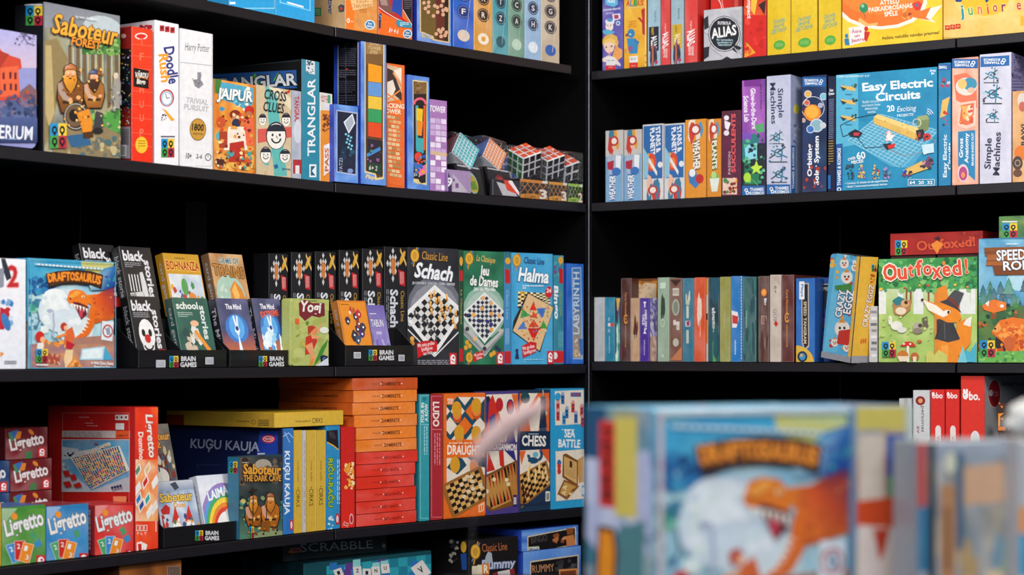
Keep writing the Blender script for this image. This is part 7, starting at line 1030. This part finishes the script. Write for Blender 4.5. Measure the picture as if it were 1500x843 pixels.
# ================================================================ RIGHT, FOURTH SHELF
WB = 'white and red learning games on the fourth right shelf'
def lg(label, x0, x1, yt, c, art, d=.2, right=None, sb=.012):
    b = rb_('learning_game_box', label, 'R4', x0, x1, yt, d, mixc(c, '#000', .12), grp=WB, sb=sb); f = b.face('front', c); art(f)
    if right: right(b.face('right'))
    b.done()
lg('white box top peeking out above the blurred boxes, left one of two', 1252, 1283, 598, '#c0c4c4', lambda f: f.t('7+', .5, .02, .2, .02, '#888'))
lg('white box top peeking out above the blurred boxes, right one of two', 1284, 1316, 598, '#c4c8c8', lambda f: f.t('m', .5, .02, .2, .02, '#888'))
lg('narrow grey white box with small red print', 1317, 1335.5, 584, '#bcc0c0', lambda f: f.sc(.3, .05, .8, .12, 8, .1, ['#c86a60', '#a8a8a8'], 3))
lg('white box with a dark red roundel near the top', 1337.5, 1362, 572, '#ccced0', lambda f: (f.ell(.45, .08, .3, .035, '#8a1c1c'), f.ell(.45, .08, .14, .018, '#e0a070'), f.t('personas', .55, .22, .2, .2, '#5a5a60', -90), f.t('zv', .3, .3, .06, .14, '#8a4040', -90)))
ob = lambda f: (f.t('obo', .5, .045, .75, .045, '#f4e8e8', 0, .034), f.ell(.2, .035, .1, .016, '#f4e8e8'), f.rect(.35, .3, .75, .8, '#e8dcd8'), f.ell(.55, .3, .2, .03, '#e8dcd8'), f.t('VALODA', .55, .45, .2, .2, '#b82820', -90))
lg('small bright red box with white round lettering, left one of the pair', 1363, 1384, 571, '#d8241c', ob)
lg('small bright red box with white round lettering, right one of the pair', 1385, 1405.5, 571, '#d8241c', ob)
def bigr(f): f.ell(.2, .13, .12, .03, '#f4ecec'); f.ell(.14, .10, .05, .012, '#f4ecec'); f.ell(.26, .10, .05, .012, '#f4ecec'); f.ell(.17, .128, .02, .006, '#222'); f.t('bo.', .58, .135, .46, .06, '#f4ecec', 0, .034); f.rect(.42, .42, .8, 1, '#e0dcdc'); f.ell(.61, .42, .19, .05, '#e0dcdc'); f.t('ALFABĒTS', .6, .62, .32, .2, '#6a6468', -90)
def bigside(g): g.rect(0, 0, 1, 1, '#a8a8ac'); g.crop(*D5); g.ell(192, 195, 50, 112, '#d8c8c8'); g.ell(192, 195, 46, 105, '#a81c24'); g.ell(165, 190, 16, 26, '#e8dcdc'); g.ring(195, 198, 8, 13, 0, 360, '#c86868', 10, 1.6); g.ring(215, 198, 6, 11, 0, 360, '#c86868', 10, 1.6); g.t('ALFABĒTS UN CIPARI', 390, 120, 290, 32, '#2c2c34', 0, .02); g.n(); g.rect(.12, .55, .2, 1, '#222') if 0 else None
lg('large bright red alphabet box with grey side, tallest of the row', 1407.5, 1442.5, 551, '#dc2c1c', bigr, d=.3, right=bigside)
b = rb_('toy_box', 'dark toy box with small orange shapes, right of the tall red box', 'R4', 1462, 1540, 590, .03, '#2c1c1c', sb=-.02)
f = b.face('front', '#3a2018').crop(*D5); f.sc(175, 240, 420, 480, 40, 16, ['#d87820', '#8a1c20', '#1c1418', '#e8a030', '#5a1c28'], 4); f.P('210 350 270 345 240 370 238 450 215 450', '#e8902c'); f.P('175 455 280 450 280 480 175 480', '#e87c24'); b.done()
# ================================================================ PUZZLE CUBES IN CLEAR PACKS
def cubie(name, label, M, s, n, cols, par=None, bulge=0):
    """speed cube: body plus one flat sticker sheet per visible side; every sticker is its own raised tile"""
    root = link(name, bevbox(name, 0, s, 0, s, 0, s, '#e8e8ea', None, s * .03), par, M); 
    if label: tag(root, label, 'puzzle cube', 'loose looking cubes in clear packs')
    for k, c in cols.items():
        vs, fs, cc = [], [], []; g = s / n; m = g * .12
        O, U, V, N = {'top': ((0, s, s), (1, 0, 0), (0, -1, 0), (0, 0, 1)), 'front': ((0, 0, s), (1, 0, 0), (0, 0, -1), (0, -1, 0)), 'right': ((s, 0, s), (0, 1, 0), (0, 0, -1), (1, 0, 0)), 'left': ((0, s, s), (0, -1, 0), (0, 0, -1), (-1, 0, 0))}[k]
        O, U, V, N = map(Vector, (O, U, V, N)); h = .0008
        for j in range(n):
            for i in range(n):
                q = [(i * g + m, j * g + m), (i * g + g - m, j * g + m), (i * g + g - m, j * g + g - m), (i * g + m, j * g + g - m)]; k0 = len(vs)
                vs += [O + U * a + V * b + N * .0001 for a, b in q] + [O + U * a + V * b + N * h for a, b in q]
                for f_ in ((4, 5, 6, 7), (0, 1, 5, 4), (1, 2, 6, 5), (2, 3, 7, 6), (3, 0, 4, 7)): fs.append(tuple(k0 + t for t in f_)); cc.append(lin(c))
        link('sticker_side', mesh('sticker_side', vs, fs, cc), root)
    return root
dB, nBv = segdir('B'); rzB = atan2(dB.y, dB.x)
CR = Vector((cos(R(42)), -sin(R(42)), 0)); CV = Vector((-sin(R(42)), -cos(R(42)), 0))
def baseM(px, sb, z=0): 
    p = hit(px, SEG['B'][0] + nBv * sb, dB); return Matrix.Translation((p.x, p.y, SZ[2] + .0005 + z)) @ Matrix.Rotation(rzB, 4, 'Z')
def clearbox(par, W, d, H):
    o = link('clear_cover', bevbox('clear_cover', -.001, W + .001, -.001, d + .001, .0, H, mat=M_CLEAR, bev=.001), par); return o
CG = 'puzzle cubes in clear packs on the second left shelf'
# three cube packs in front: coloured card base, cube on a point, clear cover
for i, (x0, x1, yc, s, n, base, num, lab) in enumerate(((762, 803, 0, .05, 3, '#d88a20', '3', 'left one of the three front cube packs, with an orange numbered base'), (804, 831, 0, .05, 3, '#e09a28', '3', 'middle one of the three front cube packs, with an orange numbered base'), (832, 854, 0, .042, 2, '#9ac040', '2', 'clear cube pack with a two by two cube on a green base, nearest the corner'))):
    M = baseM(x0, .002); p1 = hit(x1, SEG['B'][0] + nBv * .002, dB); W = (p1.xy - M.translation.xy).length - .001; d = .062; hb = .044
    root = link('cube_pack', bevbox('cube_pack', 0, W, 0, d, 0, hb, '#141216', None, .001), None, M); tag(root, lab, 'puzzle pack', CG)
    f = Face(M, (0, 0, hb), (1, 0, 0), (0, 0, -1), (0, -1, 0), W, hb, '#16141a'); f.rect(0, 0, 1, .16, base); f.rect(.8, .02, .98, .14, '#e8e8e8')
    for a in range(5): f.line([a * .22, .16, a * .22 + .3, .75], .02, base); f.line([a * .22 + .3, .16, a * .22, .75], .02, base)
    f.P('.0 .8 .5 .72 1 .84 1 1 0 1', base); f.t(num, .82, .72, .28, .5, '#f0e8dc', 0, .034, '#8a4a10'); f.t('CUBE', .35, .9, .4, .12, '#3a2410'); f.build('front_card', root)
    c = clearbox(root, W, d, .118)
    s = min(s * 1.1, W * .86); Mc = M @ Matrix.Translation((W * .5, d * .5, hb + s * .82)) @ Matrix.Rotation(R(34), 4, CR) @ Matrix.Rotation(R(-96), 4, 'Z') @ Matrix.Translation((-s / 2, -s / 2, -s / 2))
    q = cubie('puzzle_cube', None, Mc, s, n, {'top': '#e85a30', 'front': '#2c7a3c' if i == 0 else '#3c5a34', 'right': '#14141c', 'left': '#c8a020'}); q.parent = root; q.matrix_parent_inverse = M.inverted()
# cubes in slanted clear packs on the left
for i, (px, sb, ang, s, n, tc, fc, lab, dx, hz) in enumerate(((661, .05, 34, .062, 7, '#48b8c0', '#7a2c38', 'slanted cube pack showing a turquoise many-tiled cube', 0, .062), (705, .05, 34, .056, 7, '#f0904c', '#2c5ab0', 'slanted cube pack showing an orange many-tiled cube', 0, .048))):
    M = baseM(px, sb)
    root = link('cube_pack', None, None, M); tag(root, lab, 'puzzle pack', CG)
    # a dark triangular stand card with printed disc
    W = .072; pts = [(0, 0, 0), (W, 0, 0), (.0, 0, .085), (-.012, 0, .085)]
    fr = [(0 + .001, -.034, .0), (W, -.034, 0), (.055, -.034, .062), (-.02, -.034, .066)]
    vs = [Vector(p) for p in fr] + [Vector((p[0], p[1] + .075, p[2])) for p in fr]
    link('pack_base', mesh('pack_base', vs, [(0, 1, 2, 3), (7, 6, 5, 4), (0, 4, 5, 1), (1, 5, 6, 2), (2, 6, 7, 3), (3, 7, 4, 0)], [lin('#121216')] * 6), root)
    f = Face(M, (-.03, -.0342, .085), (1, 0, 0), (0, 0, -1), (0, -1, 0), .13, .085)
    # printed front clipped to the slanted card
    q = lambda u, v: (.03 + u, .085 - v)
    f.raw([q(.0035, .001), q(W - .002, .001), q(.0545, .0605), q(-.018, .0645)], '#15151a'); f.raw([q(-.016, .0605), q(.0535, .0565), q(.0505, .060), q(-.017, .0635)], '#c8c8cc')
    col = ('#c8b030', '#c83020')[i]; f.raw([q(.030 + .019 * cos(t / 14 * 2 * pi) - .010 * sin(t / 14 * 2 * pi), .026 + .024 * sin(t / 14 * 2 * pi)) for t in range(14)], '#9ad0c0' if i == 0 else '#7a1c20'); f.raw([q(.033 + .016 * cos(t / 14 * 2 * pi) - .009 * sin(t / 14 * 2 * pi), .024 + .020 * sin(t / 14 * 2 * pi)) for t in range(14)], col)
    f.raw([q(.03, .01), q(.05, .012), q(.04, .03), q(.025, .028)], '#6a9a30' if i == 0 else '#e8582c'); f.build('front_card', root)
    Mc = M @ Matrix.Translation((.018, .0, .058 + .030)) @ Matrix.Rotation(R(-24), 4, CV) @ Matrix.Rotation(R(-34), 4, CR) @ Matrix.Rotation(R(-16), 4, 'Z') @ Matrix.Translation((-s / 2, -s / 2, -s / 2))
    c_ = cubie('puzzle_cube', None, Mc, s, n, {'top': fc, 'front': tc, 'left': fc, 'right': '#3a6ac0'}); c_.parent = root; c_.matrix_parent_inverse = M.inverted()
    # slanted clear sleeve
    v = [Vector(p) for p in ((0, -.036, .0), (W + .004, -.036, 0), (.062, -.036, .066), (.045, -.036, .125), (-.03, -.036, .135), (-.028, -.036, .06))]; n_ = len(v); v2 = [Vector((p.x, p.y + .08, p.z)) for p in v]
    link('clear_sleeve', mesh('clear_sleeve', v + v2, [tuple(range(n_))] + [tuple(range(n_, 2 * n_))[::-1]] + [(k, n_ + k, n_ + (k + 1) % n_, (k + 1) % n_) for k in range(n_)], None, M_CLEAR), root)
def packbox(px, sb, z, W, d, H, label, s, n, cols, rot, base='#1a1a20'):
    M = baseM(px, sb, z); root = link('cube_pack', bevbox('cube_pack', 0, W, 0, d, 0, H * .42, base, None, .001), None, M); tag(root, label, 'puzzle pack', CG); clearbox(root, W, d, H)
    Mc = M @ Matrix.Translation((W / 2, d / 2, H * .42 + s * .5 + .002)) @ Matrix.Rotation(R(rot), 4, 'Z') @ Matrix.Translation((-s / 2, -s / 2, -s / 2)); q = cubie('puzzle_cube', None, Mc, s, n, cols); q.parent = root; q.matrix_parent_inverse = M.inverted(); return root
packbox(747, .13, 0, .072, .07, .138, 'rear cube pack with a blue faced cube, behind the orange tiled cube', .052, 3, {'front': '#2a60c0', 'top': '#e8e8e8', 'left': '#2a60c0', 'right': '#24242c'}, 30)
packbox(716, .135, 0, .06, .06, .142, 'rear cube pack with a red cylinder-like cube, half hidden', .05, 2, {'front': '#c81c20', 'top': '#c81c20', 'left': '#c81c20'}, 20, '#8a1418')
b = Box('card_pack', 'low purple and grey pack with a large white numeral nine', 'L2', 656, 690, 248, .012, '#8a6aa0', sb=.001)
f = b.face('front', '#a088b0').crop(*D1); f.P('20 400 75 560 75 680 20 680', '#3c2458'); f.t('9', 52, 565, 55, 90, '#e8e4ec', -5, .04); f.P('85 480 230 660 80 660', '#b8b0c0'); f.rect(110, 575, 140, 620, '#7a4c90'); f.rect(85, 530, 105, 560, '#7a4c90'); b.done()
b = Box('card_pack', 'low pack with a pink disc and silver edges lying in front of the cube packs', 'L2', 722, 761, 262, .010, '#2c2c34', sb=.002)
f = b.face('front', '#26262e').crop(*D1); f.ell(800, 655, 62, 90, '#d8307c'); f.ell(780, 640, 40, 60, '#e04c90'); f.P('500 560 640 600 700 700 560 690', '#b8b8c0'); f.P('560 520 640 540 720 690 600 640', '#d84028'); f.P('640 540 740 700 720 700 610 560', '#e8e8ec'); f.t('MAGIC', 640, 505, 100, 26, '#d8d8dc', -12, .03); b.done()
# ================================================================ FOREGROUND DISPLAY, OUT OF FOCUS
def absbox(nm, label, x, y, ztop, yaw, W, d, H, body, grp=None):
    b = Box.__new__(Box); b.f = {}; a = Vector(((x - 750) / FPX * y, y, 0)); b.place(nm, label, a, Matrix.Rotation(R(yaw), 3, 'Z') @ Vector((1, 0, 0)), ztop - H, W, d, H, body, 'game box', grp, 0, 0, .0012); return b
TZ = 1.095
tb = empty('display_table', (.48, 1.85, 0)); tag(tb, 'dark display table just below the frame that carries the blurred foreground boxes', 'table')
link('table_top', bevbox('table_top', -.56, .62, -.42, .38, TZ - .03, TZ - .0005, mat=M_SHELF, bev=.003), tb)
for sx in (-.48, .58):
    for sy in (-.38, .34): link('leg', bevbox('leg', sx - .02, sx + .02, sy - .02, sy + .02, .0, TZ - .0305, mat=M_SHELF, bev=.002), tb)
FG = 'blurred boxes in the foreground'
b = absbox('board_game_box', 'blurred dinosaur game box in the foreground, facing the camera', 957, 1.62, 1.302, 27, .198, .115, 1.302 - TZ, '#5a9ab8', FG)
f = b.face('front'); f.n()
# the same cover as the sharp one, laid out over this face
W_, H_ = f.W, f.H
class FC:  # maps crop B1 coordinates of the sharp cover onto the unit face
    pass
fc = Face(b.M, f.O, f.U, f.V, f.N, f.W, f.H); fc.c = lambda x, y: ((x - 148) / 467 * W_, (y - 168) / 618 * H_); fc.k = 1; dino_art(fc); fc.c = lambda x, y: (x * W_, y * H_); fc.rect(0, 0, 1, .028, '#c0ccd0'); fc.rect(0, 0, .03, 1, '#c8b8bc'); b.f['front'] = fc; fc.k = None  # pale strips along top and left edge are painted plastic wrap glare
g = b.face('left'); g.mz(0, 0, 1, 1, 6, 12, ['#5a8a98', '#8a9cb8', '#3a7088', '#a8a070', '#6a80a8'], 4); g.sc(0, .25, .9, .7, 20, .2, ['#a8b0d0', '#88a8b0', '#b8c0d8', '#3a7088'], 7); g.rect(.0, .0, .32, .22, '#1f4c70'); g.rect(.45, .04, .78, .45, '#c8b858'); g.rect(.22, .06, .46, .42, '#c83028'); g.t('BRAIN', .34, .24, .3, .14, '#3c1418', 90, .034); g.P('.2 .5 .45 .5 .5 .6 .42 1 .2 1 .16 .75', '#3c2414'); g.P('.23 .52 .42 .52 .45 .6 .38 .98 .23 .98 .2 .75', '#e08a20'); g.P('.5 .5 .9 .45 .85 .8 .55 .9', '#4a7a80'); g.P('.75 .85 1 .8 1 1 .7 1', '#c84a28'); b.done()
def foreedge(f):
    f.mz(0, 0, 1, 1, 4, 12, ['#8a98a8', '#c8b888', '#5a7a98', '#a8584c', '#d0c8c0'], 8); f.rect(0, 0, 1, .1, '#c8b858'); f.rect(.05, .12, .5, .42, '#d0c0b0'); f.rect(.55, .12, 1, .3, '#1c50a0'); f.rect(.55, .3, 1, .4, '#5a9a70'); f.P('.0 .4 1 .38 .95 .52 .3 .55 0 .5', '#c84418'); f.P('.05 .5 .7 .52 .75 1 .05 1', '#d8c8c0'); f.P('.3 .52 .6 .52 .5 .62 .42 .66', '#b83820'); f.rect(.78, .5, .9, 1, '#7a3c40'); f.rect(.88, 0, 1, 1, '#b8c4bc')
b = absbox('board_game_box', 'blurred copy of the dinosaur game in the foreground, narrow strip right of the facing one', 1253, 1.70, 1.302, 27, .062, .11, 1.302 - TZ, '#5a7a98', FG); f = b.face('front'); foreedge(f); b.done()
def caveedge(f):
    f.mz(0, 0, 1, 1, 8, 12, ['#7a8490', '#a8a49c', '#5c7078', '#c0b098', '#8a9cb0', '#6a6458'], 9); f.grad(0, 0, 1, .08, '#98a0ac', '#8a929c'); f.P('.0 .0 .1 0 .1 .3 0 .3', '#b03028') ; f.rect(.12, 0, .2, 1, '#101820'); f.rect(.0, .3, .12, .6, '#2c6a8c'); f.rect(.25, .2, .42, .68, '#a87850'); f.rect(.3, .3, .36, .6, '#7a5030'); f.P('.45 .12 .95 .1 .95 .28 .5 .3', '#c09878'); f.P('.28 .8 .42 .78 .44 1 .26 1', '#c82828'); f.ell(.55, .7, .12, .09, '#c89a40'); f.sc(.45, .5, .95, 1, 26, .08, ['#b8b8a0', '#8a9a88', '#d0b890', '#6a8898', '#a88c60'], 4); f.rect(.42, .05, .5, .5, '#3c5c74'); f.ell(.36, .1, .06, .05, '#c8c8b0')
b = absbox('card_game_box', 'blurred grey and tan cave game box in the foreground, right of the dinosaur boxes', 1343, 1.62, 1.275, 8, .080, .06, 1.275 - TZ, '#7a828c', FG); f = b.face('front'); caveedge(f); b.done()
b = absbox('toy_box', 'blurred white and blue box at the right edge of the foreground', 1492, 1.60, 1.277, 4, .09, .07, 1.277 - TZ, '#9a9aa0', FG); f = b.face('front'); f.rect(0, 0, 1, 1, '#a8acb0'); f.rect(0, .3, 1, .52, '#d88a40'); f.rect(0, .42, 1, .62, '#2a90b8'); f.rect(0, .62, 1, .8, '#d8d8dc'); f.rect(0, .8, 1, 1, '#8a3c40'); b.done()
# shrink wrap: no film is built; its glare is painted as pale cover strips
# white toy standing on the cave box
def blob(name, pts, label, cat, col):
    bm = bmesh.new()
    for (x, y, z, r, sz) in pts:
        m = bmesh.ops.create_uvsphere(bm, u_segments=14, v_segments=8, radius=r, matrix=Matrix.Translation((x, y, z)) @ Matrix.Diagonal((1, 1, sz, 1)))
    me = bpy.data.meshes.new(name); bm.to_mesh(me); bm.free(); a = me.color_attributes.new('Col', 'FLOAT_COLOR', 'CORNER'); c = lin(col); a.data.foreach_set('color', [c[0], c[1], c[2], 1] * len(me.loops)); me.materials.append(MP); me.polygons.foreach_set('use_smooth', [True] * len(me.polygons))
    o = link(name, me); tag(o, label, cat); return o
yy = 1.63; X_ = lambda px: (px - 750) / FPX * yy; Z_ = lambda py: CZ + (HY - py) * yy / FPX
blob('soft_toy', ((X_(1495), yy, Z_(622), .0125, .8), (X_(1510), yy, Z_(612), .018, .9), (X_(1494), yy, Z_(605), .010, .9), (X_(1480), yy, Z_(622), .007, .7)), 'blurred pale grey rounded toy on top of the right foreground boxes', 'toy', '#b8b8b4')
# pale pink feather on a thin clear stem clipped to the table
yf = 1.45; X_ = lambda px: (px - 750) / FPX * yf; Z_ = lambda py: CZ + (HY - py) * yf / FPX
ax = [(X_(x), Z_(y)) for x, y in ((692, 683), (705, 660), (725, 640), (748, 622), (772, 606), (800, 592))]; wd = [.0015, .0065, .0085, .0085, .0075, .002]
vs, fs = [], []
for i, ((x, z), h) in enumerate(zip(ax, wd)):
    j = min(i, len(ax) - 2); dx, dz = ax[j + 1][0] - ax[j][0], ax[j + 1][1] - ax[j][1]; L = sqrt(dx * dx + dz * dz); nx, nz = -dz / L, dx / L
    for k in range(5): u = (k - 2) / 2; vs += [(x + nx * h * u, yf - .004 * (1 - u * u), z + nz * h * u), (x + nx * h * u, yf + .001, z + nz * h * u)]
for i in range(len(ax) - 1):
    for k in range(4):
        a = i * 10 + k * 2; fs += [(a, a + 2, a + 12, a + 10), (a + 1, a + 11, a + 13, a + 3)]
M_FEA = mat_flat('pale_feather', '#b09490', .7, nscale=200, var=.12)
fe = empty('feather', (ax[0][0], yf, TZ)); tag(fe, 'blurred pale pink feather held up in front of the draughts and backgammon games', 'feather')
def child(name, vs_, fs_, m): o = link(name, mesh(name, [(v[0] - fe.location.x, v[1] - fe.location.y, v[2] - fe.location.z) for v in vs_], fs_, None, m, True), fe); return o
child('vane', vs, fs, M_FEA)
def tube(p, q, r, n=6):
    p, q = Vector(p), Vector(q); d = (q - p).normalized(); a = d.orthogonal().normalized(); b_ = d.cross(a); v = [c + (a * cos(2 * pi * k / n) + b_ * sin(2 * pi * k / n)) * r for c in (p, q) for k in range(n)]
    return v, [(k, (k + 1) % n, n + (k + 1) % n, n + k) for k in range(n)]
v, f_ = tube((ax[0][0], yf, TZ), (ax[0][0], yf, ax[0][1] + .002), .0005); child('stem', v, f_, M_CLEAR)
v, f_ = tube((ax[0][0], yf - .003, ax[0][1]), (ax[-1][0], yf - .0035, ax[-1][1]), .0006); child('shaft', v, f_, M_FEA)
bpy.data.objects.remove(_to); bpy.data.curves.remove(_tc)
